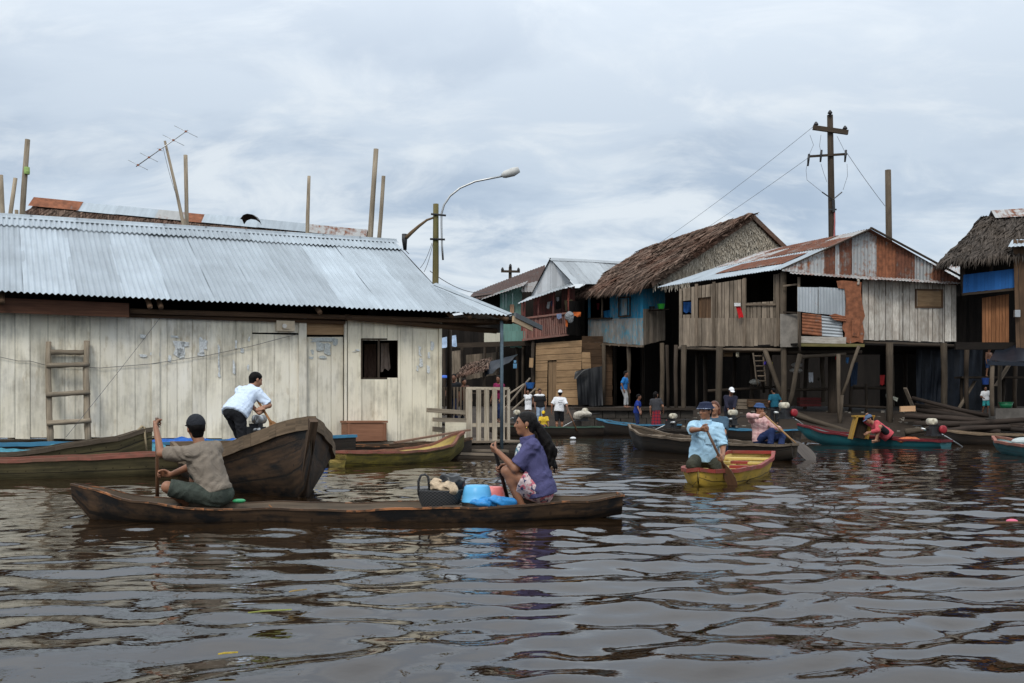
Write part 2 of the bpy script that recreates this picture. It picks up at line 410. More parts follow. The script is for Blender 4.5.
# ------------------------------------------------------------------ people
def ik(a, b, l1, l2, hint):
    d = b-a; L = d.length; mx = (l1+l2)*.995
    if L > mx: b = a+d*(mx/L); d = b-a; L = mx
    if L < abs(l1-l2)*1.05+.01: L = abs(l1-l2)*1.05+.01; b = a+d.normalized()*L; d = b-a
    x = (l1*l1-l2*l2+L*L)/(2*L); y = math.sqrt(max(0, l1*l1-x*x)); e = d.normalized()
    h = V(hint); h = h-e*h.dot(e); h = h.normalized() if h.length > 1e-5 else V((0, 0, -1))
    return a+e*x+h*y, b
def rotv(v, ax, ang): return Matrix.Rotation(ang, 3, ax) @ v
def person(label, pelvis, neck, face, look, hands, feet, h=1.65, vox=.012, skinm=None, shirt=None, bottom=None, hair=None, hat=None,
           elbows=None, knees=None, group=None, eyes=False, female=False, base=None, stout=1.0, brow=None, arm=1.0):
    """pelvis/neck are world points, face the horizontal way the chest points, look the way the head points; hands: 'L'/'R' -> (mode, point, axis)"""
    skinm = skinm or SKIN; sc = h/1.65; pelvis = V(pelvis); neck = V(neck)
    up = (neck-pelvis).normalized(); neck = pelvis+up*(.50*sc)
    fw = V(face); fw = (fw-up*fw.dot(up)).normalized(); left = up.cross(fw)
    lf = V(look).normalized(); hup = V((0, 0, 1)) if not isinstance(look, tuple) or len(look) < 4 else V(look[3]); hup = (hup*.75+up*.25)
    lf = lf; hl = hup.cross(lf).normalized(); hu = lf.cross(hl).normalized()
    C = neck+(up*.4+hu*.6).normalized()*(.175*sc)+lf*(.022*sc)
    sh = {'L': neck-up*.055*sc+left*.165*sc*(.9 if female else 1), 'R': neck-up*.055*sc-left*.165*sc*(.9 if female else 1)}
    hp = {'L': pelvis+left*.088*sc, 'R': pelvis-left*.088*sc}
    sg = {'L': 1, 'R': -1}
    A = {}; LG = {}; HD = {}
    for k in 'LR':
        mode, pt, ax = hands[k]; pt = V(pt); el = V((elbows or {}).get(k, -up*.8+left*(.5*sg[k])-fw*.3))
        if mode == 'grip':
            ax = V(ax).normalized(); d0 = (pt-sh[k]).normalized()
            e0, _ = ik(sh[k], pt, .275*sc*arm, .3*sc*arm, el); d = (pt-e0); d = (d-ax*d.dot(ax)).normalized()
            n = ax.cross(d) if k == 'R' else d.cross(ax)
            w = pt-d*.082*sc-n*.026*sc
        else: w = pt; d = n = None
        e, w = ik(sh[k], w, .275*sc*arm, .24*sc*arm, el)
        if d is None:
            d = ((w-e).normalized()*.8+V((0, 0, -.2))).normalized(); n = -left*sg[k]; n = (n-d*n.dot(d)).normalized()
        A[k] = (sh[k], e, w); HD[k] = (d, n, mode)
        ft = V(feet[k]); kn, an = ik(hp[k], ft, .40*sc, .385*sc, V((knees or {}).get(k, fw+V((0, 0, .2)))))
        LG[k] = (hp[k], kn, an)
    pts = [pelvis, C+hu*.2*sc, C-hu*.1, C+lf*.16, C-lf*.16]+[p for k in 'LR' for p in A[k]+LG[k]]+[A[k][2]+HD[k][0]*.2*sc for k in 'LR']
    mn = [min(p[i] for p in pts)-.24*sc*max(1, stout) for i in range(3)]; mx = [max(p[i] for p in pts)+.24*sc*max(1, stout) for i in range(3)]
    if base is None: base = (pelvis.x, pelvis.y, min(LG['L'][2].z, LG['R'][2].z, pelvis.z-.1)-.07*sc)
    root = thing('person', label, 'person', base, 0, group)
    B = SDF(mn, mx, vox); fl = lambda f: (tuple(fw), f)
    def torso(S, g, k=.03, clip=None, wr=0, low=True, bulge=1.0):
        st = stout
        if low: S.ell(pelvis+up*.03*sc, ((.105*st+g)*sc, (.155*st+g)*sc, (.12+g)*sc), (fw, left, up), k, clip, wr=wr)
        S.cap(pelvis+up*.1*sc, pelvis+up*.26*sc, (.135*st+g)*sc*bulge, (.14+g)*sc, k, clip, fl(.74), wr=wr)
        S.ell(pelvis+up*.33*sc+fw*.012*sc, ((.112+g)*sc, (.158+g)*sc, (.17+g)*sc), (fw, left, up), k, clip, wr=wr)
        for q in 'LR': S.cap(neck-up*.06*sc-left*(.05*sg[q]*-1)*sc, sh[q], (.07+g)*sc, (.055+g)*sc, .035, clip, fl(.85), wr=wr)
        if female:
            for q in (1, -1): S.ell(pelvis+up*.31*sc+fw*.1*sc+left*.07*q*sc, ((.05+g)*sc,)*3, None, .03, clip)
    torso(B, 0)
    B.cap(neck-up*.03*sc, C-hu*.06*sc-lf*.02*sc, .056*sc, .05*sc, .025)
    for k in 'LR':
        s_, e, w = A[k]; B.cap(s_, e, .047*sc, .039*sc, .025); B.cap(e, w, .039*sc, .026*sc, .015)
        a, kn, an = LG[k]; B.cap(a, kn, .082*sc, .054*sc, .03); B.cap(kn, an, .05*sc, .034*sc, .02); B.ell(lerp(kn, an, .3)-(fw*.012), (.05*sc,)*3, None, .03)
        fd = fw.copy(); fd.z = 0
        if abs(fd.length) < .2: fd = V((fw.x, fw.y, 0)) if fw.length else V((1, 0, 0))
        fd = (V((fw.x, fw.y, 0))*1.0+left*(.25*sg[k])).normalized()
        sd = (an-kn).normalized()
        fd = (fd-sd*fd.dot(sd)*.55).normalized()
        B.cap(an-fd*.03*sc+V((0, 0, -.02*sc)), an+fd*.15*sc+V((0, 0, -.045*sc)), .034*sc, .026*sc, .02)
        d, n, mode = HD[k]; t = d.cross(n) if k == 'R' else n.cross(d); t = t.normalized()
        cur = [.95, 1.25, .9] if mode == 'grip' else [.3, .4, .35]; hs = sc*1.02
        for i, (o, L) in enumerate(((.030, .9), (.010, 1.0), (-.010, .95), (-.029, .75))):
            kp = w+d*.088*hs+t*o*hs; B.cap(w+t*o*.55*hs, kp, .0135*hs, .0125*hs, .008)
            p = kp; a_ = 0
            for L1, cc, r1 in ((.044, cur[0], .0098), (.029, cur[1], .009), (.022, cur[2], .008)):
                a_ += cc; q = p+(d*math.cos(a_)+n*math.sin(a_))*(L1*L*hs); B.cap(p, q, r1*hs, (r1-.0008)*hs, .003); p = q
        p0 = w+d*.025*hs+t*.022*hs; p1 = p0+(d*.6+t*.6+n*.55).normalized()*.045*hs; p2 = p1+(d*.7+t*.05+n*.75).normalized()*.034*hs
        p3 = p2+(d*.5-t*.35+n*.7).normalized()*.026*hs
        B.cap(p0, p1, .0155*hs, .012*hs, .008); B.cap(p1, p2, .0118*hs, .0105*hs, .003); B.cap(p2, p3, .0105*hs, .009*hs, .003)
    hx = (lf, hl, hu); hc = lambda a, b, c: C+lf*a*sc+hl*b*sc+hu*c*sc; hr = lambda a, b, c: (a*sc, b*sc, c*sc)
    B.ell(hc(-.012, 0, .027), hr(.096, .075, .087), hx, .02); B.ell(hc(.022, 0, -.03), hr(.068, .059, .085), hx, .03)
    B.ell(hc(.058, 0, -.096), hr(.026, .028, .021), hx, .03); B.ell(hc(.078, 0, .022), hr(.014, .042, .012), hx, .02)
    B.cap(hc(.088, 0, .010), hc(.108, 0, -.030), .009*sc, .0135*sc, .012); B.ell(hc(.096, 0, -.034), hr(.014, .019, .011), hx, .008)
    B.ell(hc(.088, 0, -.054), hr(.0115, .024, .0075), hx, .006); B.ell(hc(.086, 0, -.069), hr(.011, .021, .008), hx, .006)
    for q in (1, -1):
        B.ell(hc(.052, .036*q, -.025), hr(.03, .022, .024), hx, .02); B.ell(hc(-.008, .078*q, -.008), hr(.020, .009, .032), hx, .006)
        if eyes: B.ell(hc(.094, .031*q, .004), hr(.014, .017, .010), hx, 0, sub=True)
    B.build('body', skinm, root)
    if eyes:
        for q in (1, -1):
            m = MB(); m.ell(hc(.0785, .031*q, .003), .0125*sc, .0135*sc, .0105*sc, Matrix((lf, hl, hu)).transposed(), 12, 8); m.build('eye', EYEM, root, True)
            m = MB(); m.tube([hc(.091, .014*q, .019), hc(.092, .032*q, .024), hc(.08, .05*q, .019)], [.003*sc, .0042*sc, .002*sc], 6); m.build('eyebrow', HAIRM if brow is None else brow, root, True)
    # clothes
    if shirt:
        mt, sleeve, hem = shirt[:3]; wr = .0075 if vox < .012 else 0; loose = max(.03, shirt[3]) if len(shirt) > 3 else .03
        S = SDF(mn, mx, vox); hemc = (pelvis+up*(hem*sc)); cl = [(hemc, -up), (neck+up*.012*sc+fw*-.0, up*.9+fw*.43)]
        torso(S, loose, .03, cl, wr, hem < .12, 1.04)
        if hem < .02: S.cap(pelvis+up*.12*sc, pelvis-up*.12*sc, (.15*stout+loose)*sc, (.16*stout+loose)*sc, .03, cl, fl(.78), wr=wr)
        for k in 'LR':
            s_, e, w = A[k]; f = sleeve
            if f > 0:
                u1 = lerp(s_, e, min(1, f)); dd = (e-s_).normalized()
                if f <= 1: S.cap(s_, u1+dd*.06, (.058+loose*.55)*sc, (.056+loose*.6)*sc, .02, (u1, dd), wr=wr)
                else:
                    S.cap(s_, e, (.058+loose*.5)*sc, (.047+loose*.4)*sc, .02, wr=wr); u2 = lerp(e, w, f-1); d2 = (w-e).normalized()
                    S.cap(e, u2+d2*.05, (.047+loose*.4)*sc, (.04+loose*.4)*sc, .015, (u2, d2), wr=wr)
        for c_, r_ in ((C, .1*sc),): pass
        S.build('shirt', mt, root)
        if len(shirt) > 4 and shirt[4]:
            m = SDF(mn, mx, vox); q = neck+fw*.035*sc; cl2 = (neck+up*.055*sc, up)
            m.cap(neck-up*.04*sc+fw*.015*sc, neck+up*.06*sc+fw*.01*sc, .085*sc, .076*sc, .01, [cl2, (neck-up*.02*sc, -up)]); m.build('collar', mt, root)
    if bottom:
        ty, mt, ln = bottom[:3]; S = SDF(mn, mx, vox); wr = .006 if vox < .012 else 0
        wc = (pelvis+up*.14*sc, up)
        S.ell(pelvis+up*.03*sc, (.125*sc*stout, .172*sc*stout, .15*sc), (fw, left, up), .03, wc, wr=wr)
        if ty == 'pants':
            for k in 'LR':
                a, kn, an = LG[k]; d1 = (kn-a).normalized()
                if ln <= 1:
                    u1 = lerp(a, kn, ln); S.cap(a, u1+d1*.07, .1*sc, .08*sc, .03, (u1, d1), wr=wr)
                else:
                    d2 = (an-kn).normalized(); u2 = lerp(kn, an, ln-1)
                    S.cap(a, kn, .1*sc, .072*sc, .03, wr=wr); S.cap(kn, u2+d2*.06, .07*sc, .06*sc, .02, (u2, d2), wr=wr)
        else:
            kk = (LG['L'][1]+LG['R'][1])*.5; e1 = lerp(pelvis, kk, min(ln, 1.0))
            if ln > 1: e1 = kk+((LG['L'][2]+LG['R'][2])*.5-kk)*(ln-1)
            dd = (e1-pelvis).normalized()
            S.cap(pelvis, e1+dd*.1, .15*sc, .215*sc, .03, (e1, dd), (tuple(fw), .8), wr=wr)
            if ln < 1.05:
                for k in 'LR': S.cap(LG[k][0], lerp(LG[k][0], LG[k][1], .9), .1*sc, .08*sc, .03, (e1, dd))
        S.build({'pants': 'trousers' if ln > 1.3 else 'shorts'}.get(ty, 'skirt'), mt, root)
    if hair:
        mt, st = hair; S = SDF(C_lo(C, .36*sc), C_hi(C, .36*sc) if st != 'long' else C_hi(C, .36*sc), vox) if st != 'long' else SDF([C.x-.5, C.y-.45, C.z-.65], [C.x+.5, C.y+.45, C.z+.25], vox)
        cl = (hc(.056, 0, .045), lf*.80-hu*.6)
        S.ell(hc(-.014, 0, .03), hr(.106, .084, .095), hx, .01, [cl, (hc(0, 0, -.062), -hu)], wr=.003)
        S.cap(hc(-.07, 0, 0), hc(-.05, 0, -.06), .05*sc, .045*sc, .02, None, (tuple(hl), 1.25))
        if st == 'bob':
            S.cap(hc(-.05, .05, 0), hc(-.03, .07, -.1), .045*sc, .03*sc, .03); S.cap(hc(-.05, -.05, 0), hc(-.03, -.07, -.1), .045*sc, .03*sc, .03); S.cap(hc(-.08, 0, 0), hc(-.07, 0, -.12), .05*sc, .045*sc, .03)
        if st == 'long':
            q = [hc(-.1, 0, -.01), hc(-.135, 0, -.07), C-lf*.15*sc-V((0, 0, .2*sc)), C-lf*.185*sc-V((0, 0, .33*sc)), C-lf*.165*sc-V((0, 0, .45*sc)), C-lf*.14*sc-V((0, 0, .53*sc))]; r_ = [.045, .05, .066, .07, .05, .015]
            for i in range(5): S.cap(q[i], q[i+1], r_[i]*sc, r_[i+1]*sc, .03, None, None, wr=.011)
            rn = random.Random(4)
            for i in range(26):
                t = rn.random(); j = 2+int(t*2.9); p0 = lerp(q[j], q[j+1], rn.random()); a = rn.random()*6.28
                dv = (hl*math.cos(a)+lf*math.sin(a))*.062*sc; S.cap(p0+dv, p0+dv*1.15-V((0, 0, .1*sc)), .018*sc, .008*sc, .012, wr=.006)
        S.build('hair', mt, root)
    if hat:
        ty, mt = hat[:2]; S = SDF(C_lo(C, .3*sc), C_hi(C, .3*sc), min(vox, .009))
        if ty == 'cap':
            S.ell(hc(-.012, 0, .04), hr(.112, .09, .1), hx, .01, (hc(0, 0, .038), -hu*.97+lf*.2))
            bd = -1 if len(hat) > 2 and hat[2] == 'back' else 1
            S.ell(hc(.105*bd, 0, .042), hr(.085, .076, .012), (lf, hl, hu), .012, (hc(.04*bd, 0, 0), -lf*bd))
        else:
            S.ell(hc(-.008, 0, .05), hr(.108, .094, .078), hx, .01, (hc(0, 0, .045), -hu)); S.cap(hc(-.005, 0, .06), hc(-.005, 0, .092), .092*sc, .085*sc, .02, (hc(0, 0, .115), hu))
            S.cap(hc(-.005, 0, .064), hc(-.005, 0, .034), .098*sc, .128*sc, .012, [(hc(0, 0, .034), -hu), (hc(0, 0, .066), hu)], (tuple(lf), 1.12))
        ho = S.build('cap' if ty == 'cap' else 'hat', mt, root)
        if ty == 'bucket' and len(hat) > 2:
            S = SDF(C_lo(C, .3*sc), C_hi(C, .3*sc), min(vox, .009)); S.cap(hc(-.005, 0, .055), hc(-.005, 0, .03), .104*sc, .131*sc, .008, [(hc(0, 0, .031), -hu), (hc(0, 0, .053), hu)], (tuple(lf), 1.12)); S.build('hat_brim', hat[2], root)
    return root, dict(C=C, A=A, LG=LG, neck=neck, up=up, fw=fw, left=left, hc=hc, HD=HD)
def C_lo(c, r): return [c[i]-r for i in range(3)]
def C_hi(c, r): return [c[i]+r for i in range(3)]
EYEM = plain('eye', (.02, .013, .01), .15, 0, 0, 5, 0, .5); HAIRM = plain('hair_black', (.005, .004, .004), .6, .5, 0, 45, .6, .1); HAIRG = plain('hair_greying', (.012, .011, .011), .6, .7, 0, 60, .6, .1)
HAIRR = plain('hair_auburn', (.09, .03, .015), .5, .4, 0, 30, .4)
# ------------------------------------------------------------------ boats
def interp(st, x):
    for a, b in zip(st, st[1:]):
        if a[0] <= x <= b[0]:
            t = (x-a[0])/(b[0]-a[0]); t2 = t*t*(3-2*t)*.5+t*.5
            return [a[i]+(b[i]-a[i])*t2 for i in range(5)]
    return list(st[-1] if x > st[-1][0] else st[0])
def boat(name, label, cat, stations, loc, rz, hullm, gunm, inm=None, group=None, thick=.028, seats=(), seatm=None, floorz=.07, gw=.05, gh=.035, nsub=40, rock=0.0, ribs=0, gun_stain=0):
    """stations: (x, half beam at gunwale, half beam at bottom, gunwale z, keel z) along the local x axis"""
    root = thing(name, label, cat, loc, rz, group)
    x0, x1 = stations[0][0], stations[-1][0]; xs = [x0+(x1-x0)*i/nsub for i in range(nsub+1)]
    hull = MB(); inn = MB(); ro, ri, gl, gr = [], [], [], []
    for i, x in enumerate(xs):
        _, ht, hb, zt, zb = interp(stations, x); o = []; n = []
        zt += .006*math.sin(x*5.1)+.004*math.sin(x*11.7+1)
        for k in range(-4, 5):
            a = abs(k)/4; sgn = 1 if k > 0 else -1
            if abs(k) <= 2: y = hb*(abs(k)/2)*sgn; z = zb+(.02*(abs(k)/2)**2)
            else:
                q = (abs(k)-2)/2; y = (hb+(ht-hb)*(q**.85))*sgn; z = zb+.02+(zt-zb-.02)*q
            o.append((x, y, z))
            yi = y*(max(0, ht-thick)/ht if ht > 1e-4 else 0)
            n.append((x, yi, max(z, min(floorz, zt-.02)) if abs(k) < 4 else zt))
        ro.append(o); ri.append(n); gl.append(V(o[0])); gr.append(V(o[-1]))
    hull.grid([list(q) for q in zip(*ro)][::-1]); hull.r = [.5]*len(hull.r)
    inn.grid([list(q) for q in zip(*ri)])
    for e, rw, flip in ((0, ro, 0), (-1, ro, 1)):
        if interp(stations, xs[e])[1] > .03:
            o = rw[e]; hull.add(o, [tuple(range(9)) if not flip else tuple(range(9))[::-1]], [[(p[1], p[2]) for p in (o if not flip else o[::-1])]], .5)
            n = ri[e]; inn.add(n, [tuple(range(9))[::-1] if not flip else tuple(range(9))], [[(p[1], p[2]) for p in (n[::-1] if not flip else n)]], .5)
    hull.build('hull', hullm, root, True, True); inn.build('hull_lining', inm or hullm, root, True, True)
    g = MB()
    for side in (gl, gr):
        for a, b in zip(side, side[1:]):
            d = (b-a).normalized(); sd = V((-d.y, d.x, 0)).normalized(); up = V((0, 0, 1)); o = []
            for q in (a, b):
                ins = .012*(1 if side is gr else -1)*-1
                for sx, sz in ((-1, -1), (1, -1), (1, 1), (-1, 1)): o.append(V((q.x, q.y+ins, q.z))+sd*(gw*.5*sx)+up*(gh*.5*sz))
            g.hexa(o, .5, (a.x))
    for e in (0, -1):
        if interp(stations, xs[e])[1] > .08: g.board(gl[e], gr[e], gw, gh)
    g.build('gunwale', gunm, root, False, True)
    for q in seats:
        x, w, t = q[:3]; _, ht, hb, zt, zb = interp(stations, x); ys = min(hb2+(h2-hb2)*max(0, (z2-max(t, .03)-zb2)/(z2-zb2))**.85 for _x, h2, hb2, z2, zb2 in (interp(stations, x-w/2), interp(stations, x+w/2)))-thick-.006; m = MB(); m.board((x, -ys, zt-max(t, .03)), (x, ys, zt-max(t, .03)), w, .03, (1, 0, 0)); m.build('seat', q[3] if len(q) > 3 else (seatm or inm or hullm), root, False, True)
    if ribs:
        m = MB()
        for i in range(ribs):
            x = x0+(x1-x0)*(i+1.2)/(ribs+1.4); _, ht, hb, zt, zb = interp(stations, x)
            for s_ in (1, -1): m.board((x, (hb*.9)*s_, floorz+.01), (x, (ht-thick-.012)*s_, zt-.02), .05, .03, (1, 0, 0))
        m.build('rib', inm or hullm, root, False, True)
    return root
def heading(a, b): return math.atan2(b[1]-a[1], b[0]-a[0])
def place(pa, Ya, pb, Yb):
    """ground points of two picture columns at given distances -> centre, heading, length"""
    a = V(((pa-CX)*Ya/F, Ya, 0)); b = V(((pb-CX)*Yb/F, Yb, 0)); return (a+b)*.5, heading(a, b), (b-a).length
def paddle(label, a, b, blade=.42, bw=.075, mat=None, gripw=True, bn=None, group='paddles', bmat=None):
    a, b = V(a), V(b); d = (b-a).normalized(); root = thing('paddle', label, 'paddle', tuple(b), 0, group)
    m = MB(); L = (b-a).length; m.tube([a, lerp(a, b, .5), b-d*(blade*.8)], [.017, .0185, .02], 10); m.build('shaft', mat, root, True)
    n = V(bn) if bn is not None else V((0, -1, .2)); n = (n-d*n.dot(d)).normalized(); sd = d.cross(n)
    prof = [(0, .02), (.08, .026), (.2, .055), (.4, .09), (.65, .1), (.85, .088), (.95, .06), (1, .02)]
    pl = [b-d*blade*(1-t)+sd*(w*bw/.1)-n*.008 for t, w in prof]+[b-d*blade*(1-t)-sd*(w*bw/.1)-n*.008 for t, w in prof[::-1]]
    m = MB(); m.prism(pl, n*.016); m.build('blade', bmat or mat, root)
    return root
def motor(label, loc, rz, tankm, s=1.0, group='peque motors mounted on the boats', cover=None):
    r = thing('boat_motor', label, 'boat motor', loc, rz, group)
    m = MB(); m.box((0, 0, .13*s), (.3*s, .22*s, .2*s)); m.box((0, 0, .25*s), (.2*s, .16*s, .08*s))
    for i in range(5): m.box((.02*s, 0, .27*s+i*.016*s), (.15*s, .2*s, .006*s))
    m.box((0, 0, .015*s), (.4*s, .28*s, .03*s)); m.build('engine_block', M_iron, r, False, True)
    m = MB(); m.tube([(-.1*s, -.13*s, .37*s), (-.08*s, -.13*s, .37*s), (-.07*s, .13*s, .37*s), (-.09*s, .13*s, .37*s)], [.04*s, .085*s, .085*s, .04*s], 16); m.build('fuel_tank', cover or plain('white_plastic', (.52, .48, .38), .4), r, True, True)
    m = MB(); m.tube([(.14*s, -.11*s, .17*s), (.14*s, -.13*s, .17*s), (.14*s, -.2*s, .17*s), (.14*s, -.215*s, .17*s)], [.05*s, .105*s, .105*s, .06*s], 18); m.build('flywheel_cover', tankm, r, True, True)
    m = MB(); m.tube([(-.05*s, .11*s, .15*s), (-.1*s, .2*s, .17*s), (-.22*s, .21*s, .18*s)], .035*s, 10); m.build('muffler', M_steel, r, True, True)
    m = MB(); m.tube([(.15*s, .05*s, .1*s), (.5*s, .06*s, -.06*s), (1.0*s, .06*s, -.33*s)], .016*s, 8); m.build('drive_shaft', M_steel, r, True, True)
    m = MB(); m.tube([(-.16*s, 0, .16*s), (-.4*s, .02*s, .26*s), (-.62*s, .02*s, .27*s)], .012*s, 8); m.build('tiller', M_iron, r, True, True)
    return r
# ------------------------------------------------------------------ building helpers
def bil(c, u, v):
    """c = TL, TR, BR, BL; u to the right, v downwards"""
    return lerp(lerp(c[0], c[1], u), lerp(c[3], c[2], u), v)
def planks(mb, c, n=None, edges=None, holes=(), t=.025, horiz=False, gap=.012, jit=.015, bot=.03):
    nrm = (c[1]-c[0]).cross(c[3]-c[0]).normalized()
    if edges is None:
        edges = [0]; k = 0
        while k < n: k += 1; edges.append(k/n+(RN.random()-.5)*.45/n if k < n else 1.0)
    hs = [(h[1], h[0], h[3], h[2]) for h in holes] if horiz else holes
    q = (lambda u, v: bil(c, v, u)) if horiz else (lambda u, v: bil(c, u, v))
    br = sorted(set(list(edges)+[x for h in hs for x in (h[0], h[2]) if 0 < x < 1]))
    W = (q(1, 0)-q(0, 0)).length; own = {}
    for a, b in zip(br, br[1:]):
        if b-a < 1e-4: continue
        mid = (a+b)/2; ivs = [(0.0, 1.0+(RN.random()-.3)*bot)]
        for h in hs:
            if h[0]-1e-6 <= mid <= h[2]+1e-6:
                nv = []
                for v0, v1 in ivs:
                    if h[3] <= v0 or h[1] >= v1: nv.append((v0, v1)); continue
                    if h[1] > v0+.005: nv.append((v0, h[1]))
                    if h[3] < v1-.005: nv.append((h[3], v1))
                ivs = nv
        idx = sum(1 for e in edges if e <= mid+1e-9); r = own.setdefault(idx, RN.random()); g = gap/W/2
        rr = random.Random(idx*77+int(W*1000)); off = nrm*((rr.random()-.5)*jit)
        for v0, v1 in ivs:
            p = [q(a+g, v0), q(b-g, v0), q(a+g, v1), q(b-g, v1)]
            e = nrm*(t*.5)
            c8 = [p[0]-e+off, p[1]-e+off, p[1]+e+off, p[0]+e+off, p[2]-e+off, p[3]-e+off, p[3]+e+off, p[2]+e+off]
            mb.hexa(c8, r)
    return nrm
def corr(mb, E0, E1, R0, R1, pitch=.085, amp=.011, rows=8, sheet=.8, lift=0.0, rnds=None, wav=.012, seg=6):
    """corrugated sheets between the lower edge E0-E1 and the upper edge R0-R1; ridges run from E to R"""
    L = (E1-E0).length; n = max(1, round(L/sheet)); nr = (E1-E0).cross(R0-E0)
    if nr.length < 1e-6: nr = (E1-E0).cross(R1-E0)
    nr = nr.normalized()
    if nr.z < 0: nr = -nr
    for i in range(n):
        a, b = i/n, (i+1)/n+(.05/L if i < n-1 else 0); m = max(4, int(L*(b-a)/pitch*seg)); rw = []; o = (.003+.003*(i % 2)); sl = (RN.random()-.5)*.03
        for j in range(rows+1):
            v = j/rows; row = []
            vv = v if 0 < j < rows else (v+sl/max(.2, (R0-E0).length) if j == 0 else v)
            for k in range(m+1):
                u = a+(b-a)*k/m; p = lerp(lerp(E0, E1, u), lerp(R0, R1, u), vv)
                h = amp*math.sin(2*math.pi*u*L/pitch)+wav*math.sin(u*L*1.7+v*5+i)*math.sin(v*7+i*2.1)
                row.append(p+nr*(h+o+lift))
            rw.append(row)
        mb.grid(rw, rnds[i % len(rnds)] if rnds else None)
def fronds(mb, E0, E1, R0, R1, count, ln=(.4, .9), w=(.03, .07), lift=.10, eave=True, nrm=None, droop=.15, hole=None):
    """leaf blades lying down a roof face from R toward E, with a ragged fringe over E"""
    nr = nrm or (E1-E0).cross(R0-E0).normalized()
    if nrm is None and nr.z < 0: nr = -nr
    for i in range(count):
        u = RN.random(); v = RN.random()**1.0
        if eave and i < count*.16: v = RN.random()*.07
        p = lerp(lerp(E0, E1, u), lerp(R0, R1, u), v); d = (lerp(E0, E1, u)-lerp(R0, R1, u)); hgt = max(.05, d.length); d = d.normalized(); sd = d.cross(nr)
        L = RN.uniform(*ln); ww = RN.uniform(*w); dd = (d+sd*RN.uniform(-.35, .35)+nr*RN.uniform(-.02, .12)).normalized(); s2 = dd.cross(nr).normalized()
        tw = nr*RN.uniform(-.6, .6)*ww
        a = p+nr*(lift*RN.uniform(.2, 1)); b = a+dd*L*.6; c = a+dd*L-nr*(L*droop*RN.random())-V((0, 0, L*droop*.5))
        mb.add([a-s2*ww*.5-tw, a+s2*ww*.5+tw, b-s2*ww*.5-tw, b+s2*ww*.5+tw, c], [(0, 1, 3, 2), (2, 3, 4)], [[(0, 0), (ww, 0), (ww, L*.6), (0, L*.6)], [(0, L*.6), (ww, L*.6), (ww/2, L)]])
def slab(mb, E0, E1, R0, R1, t=.12, nu=14, nv=8, bumpy=.05):
    nr = (E1-E0).cross(R0-E0).normalized()
    if nr.z < 0: nr = -nr
    top = [[lerp(lerp(E0, E1, i/nu), lerp(R0, R1, i/nu), j/nv)+nr*(RN.random()*bumpy) for i in range(nu+1)] for j in range(nv+1)]
    bo = [[lerp(lerp(E0, E1, i/nu), lerp(R0, R1, i/nu), j/nv)-nr*t for i in range(nu+1)] for j in range(nv+1)]
    mb.grid(top); mb.grid(bo[::-1])
    mb.grid([[r[0] for r in top], [r[0] for r in bo]]); mb.grid([[r[-1] for r in bo], [r[-1] for r in top]]); mb.grid([bo[0], top[0]]); mb.grid([top[-1], bo[-1]])
def pole(name, label, cat, a, b, r0, r1, mat, group=None, wob=.25, parent=None, bend=.03, n=9):
    a, b = V(a), V(b); m = MB(); k = 7; bx = (RN.random()-.5)*bend*2; by = (RN.random()-.5)*bend*2
    pts = [lerp(a, b, i/k)+V((bx, by, 0))*math.sin(math.pi*i/k)+V(((RN.random()-.5)*.012, 0, 0)) for i in range(k+1)]
    m.tube(pts, [r0+(r1-r0)*i/k for i in range(k+1)], n, True, None, wob)
    if parent is not None: return m.build(name, mat, parent, True)
    r = thing(name, label, cat, tuple(a), 0, group); m.build('shaft', mat, r, True); return r
def pole1(name, label, cat, a, b, r0, r1, mat, group=None, **k):
    a, b = V(a), V(b); m = MB(); q = 7
    bx = (RN.random()-.5)*.16
    m.tube([lerp(a, b, i/q)+V((bx, bx, 0))*math.sin(math.pi*i/q)+V(((RN.random()-.5)*.035, 0, 0)) for i in range(q+1)], [r0+(r1-r0)*i/q for i in range(q+1)], 10, True, None, .22)
    return tag(m.build(name, mat, None, True), label, cat, group)
def wire(mb, a, b, sag=.3, r=.006, n=14):
    a, b = V(a), V(b); mb.tube([lerp(a, b, i/n)-V((0, 0, sag*4*(i/n)*(1-i/n))) for i in range(n+1)], r, 5)
def drape(mb, c, nu=16, nv=14, amp=.06, fold=5, seed=0, thick=.006):
    """hanging sheet over the quad c (TL TR BR BL) with folds"""
    rr = random.Random(seed); ph = [rr.random()*6.28 for _ in range(4)]
    nm = (c[1]-c[0]).cross(c[3]-c[0]).normalized(); A = []
    for j in range(nv+1):
        row = []
        for i in range(nu+1):
            u, v = i/nu, j/nv
            h = amp*(math.sin(u*fold*6.28+ph[0]+v*1.5)*.6+.4*math.sin(u*fold*11+ph[1]-v*3)+.5*math.sin(v*5+u*4+ph[2]))*(.25+.75*v)
            row.append(bil(c, u, v)+nm*h+V((0, 0, .03*math.sin(u*9+ph[3])*v)))
        A.append(row)
    mb.grid(A); mb.grid([[p-nm*thick for p in r[::-1]] for r in A])
